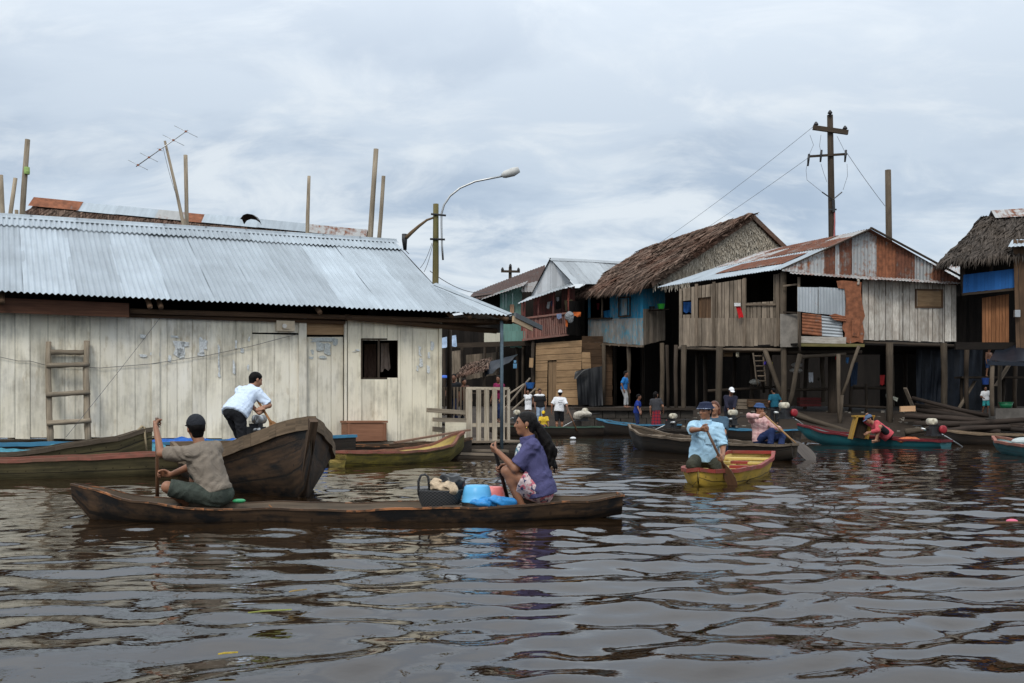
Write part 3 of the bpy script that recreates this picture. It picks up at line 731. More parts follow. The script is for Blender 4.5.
# ------------------------------------------------------------------ the cream floating house on the left
WD = V((.905, .425, 0)).normalized(); WA = V(((0-CX)*19.5/F, 19.5, 0)); WB = WA+WD*10
HW = Plane(WA.x, WA.y, WB.x, WB.y); BK = -HW.n
hb = HW.hit(200, 437); HUT = thing('floating_house', 'long cream plank house with a corrugated zinc roof, standing low on the water', 'house', (hb.x+BK.x*2.5, hb.y+BK.y*2.5, .1))
ex = [-128, -112, -95, -79, -62, -47, -31, -16, 0, 15, 30, 48, 65, 75, 90, 100, 117, 135, 152, 167, 177, 192, 206, 222, 236, 252]
def pxw(x0, y0a, x1, y1a, b0, b1, xs, holes=(), off=0.0, mat=M_cream, name='wall', par=None, t=.025, jit=.02, bot=.02):
    c = [HW.hit(x0, y0a, off), HW.hit(x1, y1a, off), HW.hit(x1, b1, off), HW.hit(x0, b0, off)]
    m = MB(); Lx = lambda x: (HW.hit(x, 410, off)-HW.hit(x0, 410, off)).length/(HW.hit(x1, 410, off)-HW.hit(x0, 410, off)).length
    planks(m, c, edges=[Lx(x) for x in xs], holes=[(Lx(h[0]), (h[1]-y0a)/(b0-y0a), Lx(h[2]), (h[3]-y0a)/(b0-y0a)) for h in holes], t=t, jit=jit, bot=bot, gap=.007)
    return m.build(name, mat, par or HUT)
pxw(-128, 305, 252, 317.5, 436, 439, ex)
pxw(252, 318, 299, 318.5, 332.5, 333, [252, 258, 267, 278, 288, 299], bot=0)
pxw(252, 334, 299, 335, 439, 439, [252, 258, 274, 289, 299], off=-.015)
dr = pxw(306.5, 337, 343, 337, 438, 438, [306.5, 317, 331, 343], off=-.05, name='door', bot=0)
pxw(347.5, 320, 441, 321, 440, 440, [347.5, 361, 374, 387, 400, 412, 426, 438, 441], holes=[(362, 340, 397.5, 377.5)], jit=.012)
m = MB()
m.board(HW.hit(302.5, 318, .03), HW.hit(302.5, 439, .03), .155, .05, tuple(WD)); m.board(HW.hit(345.4, 321, .02), HW.hit(345.4, 440, .02), .05, .05, tuple(WD))
m.board(HW.hit(155.5, 312, .03), HW.hit(155.5, 436, .03), .14, .03, tuple(WD)); m.board(HW.hit(440, 321, .025), HW.hit(440, 440, .025), .06, .07, tuple(WD)); m.build('wall_post', M_cream, HUT)
m = MB(); m.board(HW.hit(306, 323.5, -.02), HW.hit(346, 324, -.02), .15, .03, (0, 0, 1)); m.board(HW.hit(306, 331, -.03), HW.hit(346, 331, -.03), .15, .03, (0, 0, 1)); m.build('lintel', M_tan, HUT)
wf = MB()
for a, b in (((361, 339.2), (398.6, 339.2)), ((361, 378.4), (398.6, 378.4)), ((361.2, 339), (361.2, 379)), ((398.2, 339), (398.2, 379)), ((378.5, 340), (378.5, 377.5))):
    m_ = wf; m_.board(HW.hit(*a, -.015), HW.hit(*b, -.015), .035, .05, (0, 0, 1) if a[1] == b[1] else tuple(WD))
win = wf.build('window', M_postd, HUT)
# interior seen through the window
m = MB(); c = [HW.hit(381, 343, -.5), HW.hit(389, 343, -.5), HW.hit(390, 369, -.5), HW.hit(381, 371, -.5)]; drape(m, c, 8, 10, .03, 2, 3); tag(m.build('hanging_shirt', cloth('hung_shirt', (.35, .27, .22))), 'pale cloth hanging inside the window of the cream house', 'shirt')
m = MB(); c = [HW.hit(364, 344, -.7), HW.hit(376, 344, -.7), HW.hit(376, 378, -.7), HW.hit(364, 378, -.7)]; drape(m, c, 8, 10, .03, 2, 5); tag(m.build('curtain', cloth('brown_curtain', (.09, .055, .04))), 'brown curtain behind the window of the cream house', 'curtain')
# side, back walls, deck and floats
kL = HW.hit(-128, 438); kR = HW.hit(441, 440); DEP = 5.0
def at(p, off, z): q = p+BK*off; return V((q.x, q.y, z))
m = MB()
planks(m, [at(kR, .02, 3.1), at(kR, DEP, 3.1), at(kR, DEP, .4), at(kR, .02, .4)], 26)
planks(m, [at(kL, DEP, 3.1), at(kL, .02, 3.1), at(kL, .02, .4), at(kL, DEP, .4)], 26)
planks(m, [at(kR, DEP, 4.2), at(kL, DEP, 4.2), at(kL, DEP, .4), at(kR, DEP, .4)], 50, gap=0, jit=0)
m.build('rear_wall', M_dark, HUT)
m = MB(); fl0 = at(kL, -.25, .33); fl1 = at(kR+WD*1.75, -.25, .33)
for i in range(28):
    o = BK*(i*.2); m.board(fl0+o, fl1+o, .19, .04, tuple(BK))
m.build('floor_deck', M_grey, HUT)
m = MB()
for i in range(9): o = BK*(i*.66)+V((0, 0, -.24)); m.tube([fl0+o, lerp(fl0, fl1, .3)+o, lerp(fl0, fl1, .7)+o, fl1+o], .2, 10, True, None, .2)
m.build('float_log', M_postd, HUT, True)
# roof
EV = .55; RD = EV-4.08
E0 = HW.hit(-140, 285.5, EV); E1 = HW.hit(460, 312.5, EV); R0x = HW.hit(-60, 216, RD); R1 = HW.hit(395, 242.5, RD); R0 = R1+(E0-E1); R0.z = R0x.z+.05
rf = MB(); corr(rf, E0, E1, R0, R1, .1, .017, 12, .84, wav=.01)
CNR = HW.hit(512, 316, EV); HP = lerp(E1, R1, .34); corr(rf, E1-WD*.14, CNR, HP-WD*.14, HP+WD*.02, .1, .017, 7, .84)
roof = rf.build('roof', M_zinc, HUT, True)
m = MB(); nn = (E1-E0).cross(R0-E0).normalized(); nn = nn if nn.z > 0 else -nn
s0 = lerp(R0, E0, .145); s1 = lerp(R1, E1, .145); corr(m, s0-nn*-.0, s1, R0, R1, .1, .02, 3, 1.7, .034); m.build('top_sheets', M_zinc, roof, True)
m = MB()
for i in range(12):
    a, b = i/12, (i+1)/12+.004; q0, q1 = lerp(R0, R1, a), lerp(R0, R1, b); h = nn*.062+V((0, 0, .0))
    m.grid([[q0+(E0-R0)*.035+nn*.05, q1+(E1-R1)*.035+nn*.05], [q0+nn*.05, q1+nn*.05], [q0+V((0, 0, .09)), q1+V((0, 0, .09))], [q0+BK*.25+V((0, 0, -.05)), q1+BK*.25+V((0, 0, -.05))]])
m.build('ridge_cap', M_zinc, roof)
m = MB(); B0 = R0+BK*2.6-V((0, 0, 1.3)); B1 = R1+BK*2.6-V((0, 0, 1.3)); corr(m, B0, B1, R0, R1, .1, .017, 4, .84); m.build('rear_slope', M_zinc, roof, True)
m = MB(); CB = P(539, 329, 25.2); HB = HP+BK*2.2; corr(m, CNR, CB, HP, HB-V((0, 0, .05)), .1, .017, 5, .84); m.build('hip_slope', M_zinc2, roof, True)
m = MB(); m.grid([[HP+nn*.04-WD*.08, CNR+nn*.03-WD*.1], [HP+nn*.06+V((0, 0, .02)), CNR+nn*.04+V((0, 0, .02))], [HP+WD*.1+BK*.1-V((0, 0, .02)), CNR+WD*.08+BK*.08-V((0, 0, .04))]]); m.build('hip_cap', M_zinc, roof)
m = MB(); m.grid([[E1, R1, R1+BK*.1], [R1+BK*4.0-V((0, 0, 1.9)), R1+BK*.2-V((0, 0, .05)), R1+BK*.15]]); planks(m, [R1-V((0, 0, .12))-WD*.05+BK*.2, R1-V((0, 0, .1))-WD*.05+BK*.25, R1+BK*2.5-V((0, 0, 1.9)), E1+BK*.6-V((0, 0, .05))], 14); m.build('gable_boards', M_dark, HUT)
# eave timbers
m = MB(); m.board(HW.hit(-140, 299.5, .32), HW.hit(129, 310.5, .32), .26, .04, (0, 0, 1)); m.build('fascia_board', wood('fascia_red', (.035, .016, .01), (.1, .045, .026), .3), HUT)
m = MB()
for x in (-90, 2, 150, 161, 320, 452, 470): 
    yy = 306+x*.033; a = HW.hit(x, yy-4, .47); m.tube([a, a+BK*1.2+V((0, 0, .55))], .05, 8)
m.tube([HW.hit(130, 311, .2), HW.hit(512, 322, .2)], .05, 8); m.tube([HW.hit(128, 315, .08), HW.hit(345, 322, .08)], .045, 8)
m.tube([HW.hit(345, 317, .2), HW.hit(440, 326, .05), HW.hit(496, 331, -.3)], .06, 8); m.tube([CNR-V((0, 0, .08))-WD*.1, HP-V((0, 0, .15))], .05, 8)
for i in range(5): q = lerp(CNR, E1, i/5); m.tube([q+BK*.3-V((0, 0, .1)), q+BK*2.6-V((0, 0, .0))], .045, 8)
m.build('rafter', M_brown, HUT, True)
m = MB(); m.board(CNR-V((0, 0, .06))+WD*.02, lerp(CNR, CB, .72)-V((0, 0, .06)), .13, .03, (0, 0, 1)); m.build('barge_board', wood('new_plank', (.42, .29, .17), (.6, .45, .29), .2), HUT)
# things on the wall
m = MB(); m.board(CNR+V((.06, .12, .03)), CB+V((.06, .1, .03)), .11, .05, (0, 0, 1)); m.build('hip_eave', plain('dark_tin', (.09, .10, .105), .6), HUT)
m = MB(); q = HW.hit(285, 326, .07); bx = thing('meter_box', 'small cream plastic box fixed above the wide cream plank panel', 'meter box', tuple(q)); m.box(q, (.36, .12, .2), math.atan2(WD.y, WD.x)); m.box(HW.hit(286, 326, .14), (.14, .04, .12), math.atan2(WD.y, WD.x)); m.build('case', plain('cream_plastic', (.6, .5, .36), .45), bx)
m = MB(); q = HW.hit(284.5, 326, .175); m.tube([q, q-HW.n*-.01], [.045, .045], 14); m.build('dial', plain('pale_dial', (.66, .62, .56), .3), bx)
m = MB(); pr = random.Random(5)
for x, y, w_, h_ in ((170, 335, 9, 3), (173, 341, 12, 15), (177, 348, 7, 10), (181, 342, 8, 5), (199, 338, 5, 16), (197, 352, 8, 4), (203, 340, 4, 9), (217, 345, 3, 22), (218, 365, 2, 12), (235, 340, 2, 8), (240, 348, 4, 4), (232, 360, 3, 14), (150, 352, 4, 4), (140, 335, 6, 3), (139, 355, 8, 2), (248, 337, 2, 4), (168, 355, 3, 7), (158, 345, 2, 12), (247, 365, 2, 5), (355, 349, 5, 1.6), (352, 351, 4, 1), (418, 346, 3, 10), (419, 358, 4, 9), (430, 342, 4, 8), (428, 352, 2, 6), (416, 366, 3, 5), (426, 366, 4, 7)):
    a = [HW.hit(x+w_*u+pr.uniform(-1, 1)*.7, y+h_*v+pr.uniform(-1, 1)*.8, .024) for u, v in ((0, 0), (.5, -.05), (1, .1), (.9, .5), (1, .95), (.5, 1.05), (.05, .9), (.15, .45))]
    m.prism(a, HW.n*.003)
m.build('paint_remnant', plain('faded_blue_white', (.58, .60, .59), .7, .3, 0, 30, 0), HUT)
m = MB()
for x, y, w_, h_ in ((309, 338, 27, 4), (316, 343, 8, 8), (324, 343, 7, 12), (332, 339, 6, 6), (311, 350, 3, 5), (309, 357, 5, 2), (318, 356, 9, 2)):
    a = [HW.hit(x+w_*u+pr.uniform(-1, 1)*.7, y+h_*v+pr.uniform(-1, 1)*.8, -.028) for u, v in ((0, 0), (.5, -.05), (1, .1), (.9, .5), (1, .95), (.5, 1.05), (.05, .9), (.15, .45))]
    m.prism(a, HW.n*.003)
m.build('paint_remnant', plain('faded_blue_grey', (.42, .45, .44), .7, .3, 0, 30, 0), dr)
m = MB(); cp = [(-60, 350), (0, 357), (18, 361), (30, 361), (45, 365), (100, 368), (150, 364), (210, 355), (252, 346), (282, 338), (299, 334)]
m.tube([HW.hit(x, y, .05) for x, y in cp], .005, 5); tag(m.build('cable', M_wire, None, True), 'thin dark cable sagging along the cream plank wall', 'cable')
m = MB(); wire(m, HW.hit(160, 318, .1), HW.hit(66, 437, 1.1), .02, .004); tag(m.build('mooring_line', M_wire, None, True), 'thin rope slanting down past the ladder to the boats', 'rope')
# rough ladder against the wall
def px_lad(x, y, o): return HW.hit(x, y, o)
LAD = thing('ladder', 'short rough wooden ladder leaning on the cream wall, four rungs', 'ladder', tuple(px_lad(70, 437, .45)))
for x0, y0, x1, y1 in ((48.5, 342, 50.5, 446), (86.5, 341, 88.5, 445)): pole('rail', '', '', px_lad(x1, y1, .5), px_lad(x0, y0, .1), .058, .05, M_pole, parent=LAD)
for (xa, ya), (xb, yb), o in (((50, 352), (84, 352.5), .13), ((46, 365.5), (89, 364.5), .22), ((46, 395), (90.5, 392), .36), ((46.5, 423.5), (91, 420.5), .5)):
    pole('rung', '', '', px_lad(xa, ya, o), px_lad(xb, yb, o), .048, .045, M_pole, parent=LAD)
# wooden chest on the edge of the deck
CHM = wood('red_chest', (.16, .07, .04), (.32, .155, .09), .2, .6); cq = HW.hit(364, 441, .22); CH = thing('wooden_chest', 'reddish wooden chest on the deck edge beneath the window', 'chest', (cq.x, cq.y, .35)); an = math.atan2(WD.y, WD.x)
m = MB(); m.box((cq.x, cq.y, .56), (.82, .4, .36), an); m.build('box', CHM, CH)
m = MB(); m.box((cq.x, cq.y, .765), (.86, .44, .04), an); m.build('lid', CHM, CH)
m = MB(); 
for dx in (-.37, .37):
    q = V((cq.x, cq.y, 0))+WD*dx+HW.n*.206; m.board((q.x, q.y, .39), (q.x, q.y, .735), .06, .012, tuple(WD))
m.build('batten', CHM, CH)
# porch posts, picket gate and rails
PP = V((CNR.x, CNR.y, 0))-WD*.17+BK*.15
m = MB(); bt = P(505.2, 447, PP.y); m.tube([(PP.x, PP.y, .1), (PP.x, PP.y, CNR.z-.1)], .037, 10); m.build('porch_post', plain('blue_grey_pole', (.065, .095, .12), .6, .3), HUT, True)
m = MB(); q = P(449.5, 330, 26); m.tube([(q.x, q.y, .3), (q.x, q.y, 3.0)], .06, 10); m.build('porch_post', M_postd, HUT, True)
FP = plane_px(466, 23.3, 508, 23.6)
M_pick = wood('tan_picket', (.26, .21, .15), (.6, .53, .42), .4, .8, (.12, .1, .07), .5)
G = thing('picket_gate', 'pale grey wooden picket gate beside the cream house porch', 'gate', tuple(FP.hit(487, 446)))
for i, x in enumerate((470, 478.6, 486.6, 494.6, 502.4)):
    m = MB(); m.board(FP.hit(x, 388.5), FP.hit(x, 445+RN.random()*2-1), .105 if i else .09, .02, tuple(FP.d)); m.build('picket', M_pick, G)
m = MB(); m.board(FP.hit(466, 388.3, -.025), FP.hit(509, 388.6, -.025), .06, .03, (0, 0, 1)); m.board(FP.hit(466, 425, -.025), FP.hit(508, 425, -.025), .085, .03, (0, 0, 1)); m.build('rail', M_pick, G)
for x in (467, 508.3): m = MB(); m.board(FP.hit(x, 389, -.03), FP.hit(x, 450, -.03), .06, .06, tuple(FP.d)); m.build('gate_post', M_pick, G)
RG = thing('plank_rails', 'three loose grey planks nailed between cream wall and picket gate', 'fence', tuple(FP.hit(448, 440)))
for a, b, w_ in (((427, 410), (465, 412.5), .09), ((433, 419.5), (466, 420.5), .085), ((433, 429), (444, 430), .1), ):
    m = MB(); m.board(FP.hit(*a, .8), FP.hit(*b, .25), w_, .03, (0, 0, 1)); m.build('plank', M_pole, RG)
m = MB(); m.board(FP.hit(445, 430, .0), FP.hit(466, 430, .0), .36, .02, (0, 0, 1)); m.build('panel', M_cream, RG)
BF = thing('picket_fence', 'dark picket fence behind the porch, under the market awning', 'fence', tuple(P(456, 415, 29)))
for i in range(9): 
    m = MB(); x = 441+i*3.3; m.board(P(x, 387, 29), P(x, 416, 29), .045, .02, (1, 0, 0)); m.build('picket', M_post, BF)
m = MB(); m.board(P(439, 388.5, 29.04), P(471, 388.5, 29.04), .09, .03, (0, 0, 1)); m.board(P(439, 414, 29.04), P(471, 414, 29.04), .06, .03, (0, 0, 1)); m.build('rail', M_postd, BF)
LP = thing('landing_planks', 'low landing of rough planks and logs beneath the picket gate', 'landing', tuple(FP.hit(480, 452)))
m = MB()
for i, (xa, ya, xb, yb, o) in enumerate(((400, 446, 509, 448, .1), (405, 449, 507, 451, .45), (420, 452, 500, 455, .8), (410, 447, 505, 449, -.25))): m.board(FP.hit(xa, ya, o), FP.hit(xb, yb, o), .24, .05, tuple(FP.n))
m.build('plank', M_grey, LP)
m = MB()
for xa, ya, xb, yb, o in ((425, 456, 502, 459, .8), (420, 452, 507, 456, .3)): m.tube([FP.hit(xa, ya, o), FP.hit((xa+xb)/2, (ya+yb)/2, o), FP.hit(xb, yb, o)], .12, 9, True, None, .25)
m.build('log', M_postd, LP, True)
# ------------------------------------------------------------------ thatched house behind, and the raft poles
YB_ = 33.0; TH0 = thing('thatched_house', 'brown thatched roof with patched tin ridge rising behind the cream house', 'house', tuple(P(200, 410, YB_+3)))
r0, r1 = P(36, 202, YB_), P(368, 234, YB_+3.3); e0 = r0+V((.0, -2.3, -1.75)); e1 = r1+V((0, -2.3, -1.75)); b0 = r0+V((0, 2.3, -1.75)); b1 = r1+V((0, 2.3, -1.75))
m = MB(); slab(m, e0, e1, r0, r1, .15, 24, 5); slab(m, b1, b0, r1, r0, .15, 10, 4); fronds(m, e0, e1, lerp(r0, e0, .1), lerp(r1, e1, .1), 6500, (.25, .55), (.02, .05), .05, False); th = m.build('thatch_roof', M_thb, TH0)
segs = [(34, 78, M_rust), (78, 113, M_zinc), (113, 150, M_zinc), (150, 178, M_rustmix), (178, 197, M_rust), (197, 252, M_zinc), (252, 302, M_zinc), (303, 366, M_rustmix)]
for a, b, mt in segs:
    m = MB(); p0 = lerp(r0, r1, (a-36)/332)+V((0, 0, .12)); p1 = lerp(r0, r1, (b+1.5-36)/332)+V((0, 0, .12)); o = RN.uniform(0, .03); q = V((0, -.40, -.33)); m.grid([[p0+q+V((0, 0, o)), p1+q+V((0, 0, o))], [p0+V((0, 0, o)), p1+V((0, 0, o))], [p0-V((0, -.40, .33)), p1-V((0, -.40, .33))]]); m.build('ridge_sheet', mt, th)
m = MB(); zb = .4
planks(m, [V((e0.x+.3, e0.y+.4, e0.z)), V((e1.x-.3, e1.y+.4, e1.z)), V((e1.x-.3, e1.y+.4, zb)), V((e0.x+.3, e0.y+.4, zb))], 40, gap=0); planks(m, [V((b1.x-.3, b1.y-.4, b1.z)), V((b0.x+.3, b0.y-.4, b0.z)), V((b0.x+.3, b0.y-.4, zb)), V((b1.x-.3, b1.y-.4, zb))], 30, gap=0)
for q in (r0+V((.3, 0, 0)), r1-V((.3, 0, 0))): m.prism([V((q.x, e0.y+.4 if q.x < 0 and q is not r1 else q.y-1.9, zb)), V((q.x, q.y+1.9, zb)), V((q.x, q.y+1.9, q.z-1.75)), V((q.x, q.y, q.z-.15)), V((q.x, q.y-1.9, q.z-1.75))], V((.03, 0, 0)))
m.build('wall', M_dark, TH0)
m = MB(); x0, x1 = P(240, 219, 33.4), P(258, 219.5, 33.6); pts = [P(240, 219, 33.2), P(243, 215, 33.2), P(247, 213.6, 33.2), P(252, 214.4, 33.2), P(256, 217, 33.2), P(258, 220, 33.2)]
m.grid([[p+V((0, .0, 0)) for p in pts], [p+V((0, .25, .03)) for p in pts], [p+V((0, .5, -.08)) for p in pts]]); tag(m.build('rubber_scrap', M_tarp), 'black curved scrap lying on the tin ridge of the thatched house', 'scrap')
G_ = 'raft poles standing behind the cream house'
for px0, y0, px1, y1, Y, r, lb in ((3, 240, 0.5, 175, 30, .085, 'raft pole cut off by the left edge of the picture'), (8, 240, 15.5, 178, 29, .075, 'short raft pole leaning right beside the tall knotty one'), (22.5, 240, 28, 139.5, 29, .1, 'tall knotty raft pole with a green rag tied round it'), (16.5, 240, 17, 210, 29.5, .07, 'stump of a raft pole between two taller ones'),
        (186, 250, 185, 155, 30, .075, 'straight raft pole right beside the leaning antenna mast'), (307, 250, 308.5, 176, 33, .07, 'lone thin raft pole over the rusty ridge sheet'), (369.5, 260, 376, 149, 30, .095, 'tallest raft pole at the right end of the zinc ridge'), (376, 260, 383, 176, 30, .075, 'shorter raft pole leaning on the tallest one by the zinc ridge')):
    a, b = P(px0, y0, Y), P(px1, y1, Y); d = (a-b)/(a.z-b.z); a = b+d*(-.4-b.z); pole1('raft_pole', lb, 'pole', a, b, r*.92, r*.7, M_pole, G_)
m = MB(); q = P(26.9, 170.5, 28.9); m.tube([q-V((0, 0, .1)), q-V((0, 0, .03)), q+V((.01, 0, .09))], [.075, .088, .07], 10, True, None, .3); tag(m.build('rag', cloth('green_rag', (.28, .4, .14))), 'light green rag tied round the tall knotty raft pole', 'rag')
a, b = P(183, 228, 29.6), P(165, 141, 29.6); d = (a-b)/(a.z-b.z); pole1('antenna_mast', 'thin leaning wooden mast carrying the television antenna', 'mast', b+d*(-.4-b.z), b, .085, .035, M_pole)
AN = thing('tv_antenna', 'rod television antenna tilted on the leaning mast above the roofs', 'antenna', tuple(P(166, 145, 29.5)))
ap, aq = P(136, 166.5, 29.5), P(188, 130, 29.5); m = MB(); m.tube([ap, aq], .014, 6); m.build('boom', M_steel, AN, True)
for t, l in ((.04, 11), (.25, 10), (.46, 3), (.72, 12), (.96, 13)):
    q = lerp(ap, aq, t); dv = (P(10, 5, 29.5)-P(0, 0, 29.5)).normalized()*(l*29.5/F); m = MB(); m.tube([q-dv, q+dv], .008, 5); el = m.build('element', M_steel, AN, True); m = MB(); m.box(q, (.055, .04, .045)); m.build('clamp', plain('orange_plastic', (.25, .09, .05), .5), el)
m = MB(); wire(m, P(163, 147, 29.5), P(178, 200, 29.5), .1, .006); m.build('lead', M_wire, AN)
# ------------------------------------------------------------------ street lamp on a mossy post
YL = 33.0; SL = thing('street_lamp', 'mossy wooden post with a tall curved lamp arm and a broken second arm', 'street lamp', tuple(P(435, 410, YL)))
mossy = wood('mossy_post', (.07, .065, .02), (.2, .16, .075), .3, .85, (.07, .09, .03), .6)
pb, pt_ = P(434, 300, YL), P(436, 204, YL); pole('post', '', '', V((pb.x-.03, YL, 0)), pt_, .115, .085, mossy, parent=SL)
m = MB(); m.tube([P(x, y, YL-.1) for x, y in ((443, 260), (442, 245), (441.5, 225), (441.5, 214), (444, 205), (450, 196), (460, 188), (475, 181.5), (490, 178.5), (503, 176))], [.03]*10, 8); arm = m.build('lamp_arm', M_steel, SL, True)
m = MB(); m.tube([P(x, y, YL-.1) for x, y in ((502, 176), (505, 174.5), (513, 172), (519, 169.5))], [.06, .11, .13, .09], 12); m.build('lamp_head', plain('lamp_grey', (.5, .5, .48), .5), arm, True)
m = MB(); m.tube([P(x, y, YL-.05) for x, y in ((434, 217.5), (427, 220), (419, 226), (411, 233), (406, 238))], [.03, .035, .045, .055, .06], 8); arm2 = m.build('lamp_arm', wood('rusty_arm', (.08, .05, .03), (.2, .14, .08), .2), SL, True)
m = MB(); m.tube([P(404.5, 234, YL), P(404.5, 240, YL), P(405, 250, YL)], [.08, .08, .05], 10); m.build('lamp_socket', M_iron, arm2, True)
m = MB(); m.tube([P(431, 214, YL-.12), P(446, 215.5, YL-.12)], .03, 6); m.tube([P(430, 239, YL-.12), P(445, 239.5, YL-.12)], .03, 6); m.build('bracket', M_iron, SL)
m = MB(); m.tube([P(405, 250, YL), P(409, 254, YL)], .012, 5); wire(m, P(432, 243, YL), P(420, 268, YL), .1, .008); wire(m, P(433, 243, YL), P(424, 272, YL), .1, .008); m.build('wire', M_wire, SL)
m = MB(); wire(m, P(430, 271, YL), P(492, 291, 48), .3, .012); tag(m.build('wire', M_wire), 'service wire running from the lamp post to the far dark roof', 'wire')
# ------------------------------------------------------------------ far shore village on stilts
def quad(*a): return [P(*q) for q in a]
def W(par, name, mat, c, n, holes=(), horiz=False, rect=None, **k):
    m = MB()
    if rect is None: rect = None
    planks(m, c, n, holes=holes, horiz=horiz, **k); return m.build(name, mat, par)
def rel(c_px, holes):
    (x0, y0), (x1, y1) = c_px; return [((a-x0)/(x1-x0), (b-y0)/(y1-y0), (c-x0)/(x1-x0), (d-y0)/(y1-y0)) for a, b, c, d in holes]
def house(label, px, Y): return thing('stilt_house', label, 'house', (P(px, 410, Y).x, P(px, 410, Y).y, .3))
def bar(par, name, mat, a, b, r=.07, n=8, wob=.2):
    m = MB(); a, b = V(a), V(b); m.tube([a, lerp(a, b, .35)+V((RN.uniform(-.03, .03), 0, 0)), lerp(a, b, .7)+V((RN.uniform(-.03, .03), 0, 0)), b], [r, r*.97, r*.95, r*.92], n, True, None, wob); return m.build(name, mat, par, True)
def brd(par, name, mat, a, b, w, t, side=None):
    m = MB(); m.board(a, b, w, t, side); return m.build(name, mat, par)
X_ = (1, 0, 0); Z_ = (0, 0, 1)
# --- red balcony house
P0 = P; KD = 1.17
def P(px, py, Y): return P0(px, py, Y*KD)
H = house('two-storey house with faded red balcony, zinc gable roof and tan plank ground floor', 555, 49)
m = MB(); corr(m, P(573.5, 284, 47.5), P(640, 284, 55), P(550, 258.5, 49), P(628, 263, 56), .16, .016, 5, .84); rf = m.build('roof', M_zinc2, H, True)
m = MB(); corr(m, P(533, 297, 55), P(531, 296, 49.2), P(612, 262, 57), P(550, 258.5, 49), .16, .016, 3, .84); m.build('rear_slope', M_zinc2, rf, True)
m = MB(); m.board(P(550.5, 258, 48.9), P(531, 295, 49.0), .14, .04, (0, 1, 0)); m.build('verge_board', M_dark, rf)
m = MB(); m.grid([[P(548, 257.5, 48.9), P(588, 259.5, 52.5), P(630, 262, 56.2)], [P(551, 260.5, 48.7), P(591, 262, 52.2), P(632, 264.5, 56)]]); m.build('ridge_cap', M_zinc2, rf)
m = MB()
for i, x in enumerate(range(532, 573, 5)):
    x2 = min(573, x+5.2); top = lambda q: (296-(q-531)*37/19.5 if q < 550.5 else 259+(q-550.5)*24.5/23)
    for a, b in (((x, x2)),) if not (x < 550.5 < x2) else ((x, 550.5), (550.5, x2)):
        yb = lambda q: 297-(q-532)*12/41
        gy = lambda q: 49.1-.4*(q-531)/42
        m.add([P(a, yb(a), gy(a)), P(b-.15, yb(b), gy(b)), P(b-.15, top(b)+1, gy(b)), P(a, top(a)+1, gy(a))], [(0, 1, 2, 3)], [[(0, 0), (1, 0), (1, 1), (0, 1)]])
m.build('gable_sheet', metal('grey_gable_sheet', (.46, .48, .50), .1, rough=.6, met=.3, var=.25), H)
m = MB(); corr(m, P(517, 304, 47.6), P(574, 285, 47.3), P(529, 297, 49.3), P(571, 282.5, 48.7), .16, .016, 4, .84); m.build('porch_roof', M_zinc2, H, True)
c = quad((521, 300, 49.6), (575, 286, 49.4), (575, 334, 49.4), (521, 340, 49.6)); W(H, 'wall', M_red, c, 20, rel(((521, 300), (575, 334)), [(525.5, 302, 533.5, 319), (555.5, 298, 561.5, 314)]))
m = MB(); c = quad((523, 319, 48), (567, 313.5, 48), (568.5, 333, 48), (523, 339, 48)); planks(m, c, 22, gap=.03, jit=.02); m.build('balcony_rail', M_redlt, H)
m = MB(); m.board(P(522, 318.5, 47.94), P(568, 313, 47.94), .09, .06, (0, 0, 1)); m.board(P(522, 340, 47.94), P(569, 334.4, 47.94), .1, .07, (0, 0, 1)); m.build('rail_cap', M_redlt, H)
m = MB(); m.add(quad((522, 340.5, 48), (569, 335, 48), (585, 334, 51.5), (530, 339, 52)), [(0, 1, 2, 3)], [[(0, 0), (1, 0), (1, 1), (0, 1)]]); m.build('balcony_floor', M_postd, H)
c = quad((567, 301, 47.7), (580, 301, 49.5), (580, 336, 49.5), (567, 334, 47.7)); W(H, 'side_wall', M_dark, c, 8)
brd(H, 'panel', wood('yellow_tan', (.2, .15, .08), (.36, .28, .16), .2), P(565, 306, 49.2), P(573, 305, 49.2), .6, .03, Z_)
bar(H, 'balcony_post', wood('red_post', (.12, .03, .02), (.25, .07, .05), .2), P(568.3, 316, 47.8), P(568.5, 287, 47.8), .06)
for x in (523.5, 538, 553): bar(H, 'balcony_post', M_red, P(x, 319, 47.95), P(x, 302-(x-520)*.3, 47.95), .045)
W(H, 'ground_wall', M_tan, quad((536, 343, 48.2), (582, 340, 48.2), (580, 405, 48.2), (535, 405, 48.2)), 9, rel(((536, 343), (582, 405)), [(548, 361, 557, 405)]), horiz=True, gap=.02, bot=.015)
W(H, 'ground_wall', M_tan, quad((582, 352, 48.2), (590, 352, 48.3), (591, 369, 48.3), (582, 369, 48.2)), 3, horiz=True, gap=.02)
W(H, 'ground_wall', M_brown, quad((582, 336, 48.7), (612, 336, 49.3), (612, 405, 49.3), (582, 405, 48.7)), 10, horiz=True)
W(H, 'door', wood('door_boards', (.16, .1, .055), (.3, .2, .115), .15), quad((548.3, 361, 48.3), (556.8, 361, 48.3), (556.8, 405, 48.3), (548.3, 405, 48.3)), 2)
W(H, 'rear_wall', M_dark, quad((515, 290, 56), (640, 286, 56), (640, 405, 56), (515, 405, 56)), 20, gap=0, jit=0)
for x, Y in ((533, 48.1), (524, 51)): bar(H, 'post', M_postd, P(x, 338, Y), P(x, 410, Y), .09)
def laundry(name, label, cat, mt, px, seed=0, amp=.05, Ys=47.75):
    m = MB(); drape(m, quad(*[(x, y, Ys) for x, y in px]), 8, 8, amp, 1.5, seed); return tag(m.build(name, mt, None, True), label, cat, 'washing hung on the balconies')
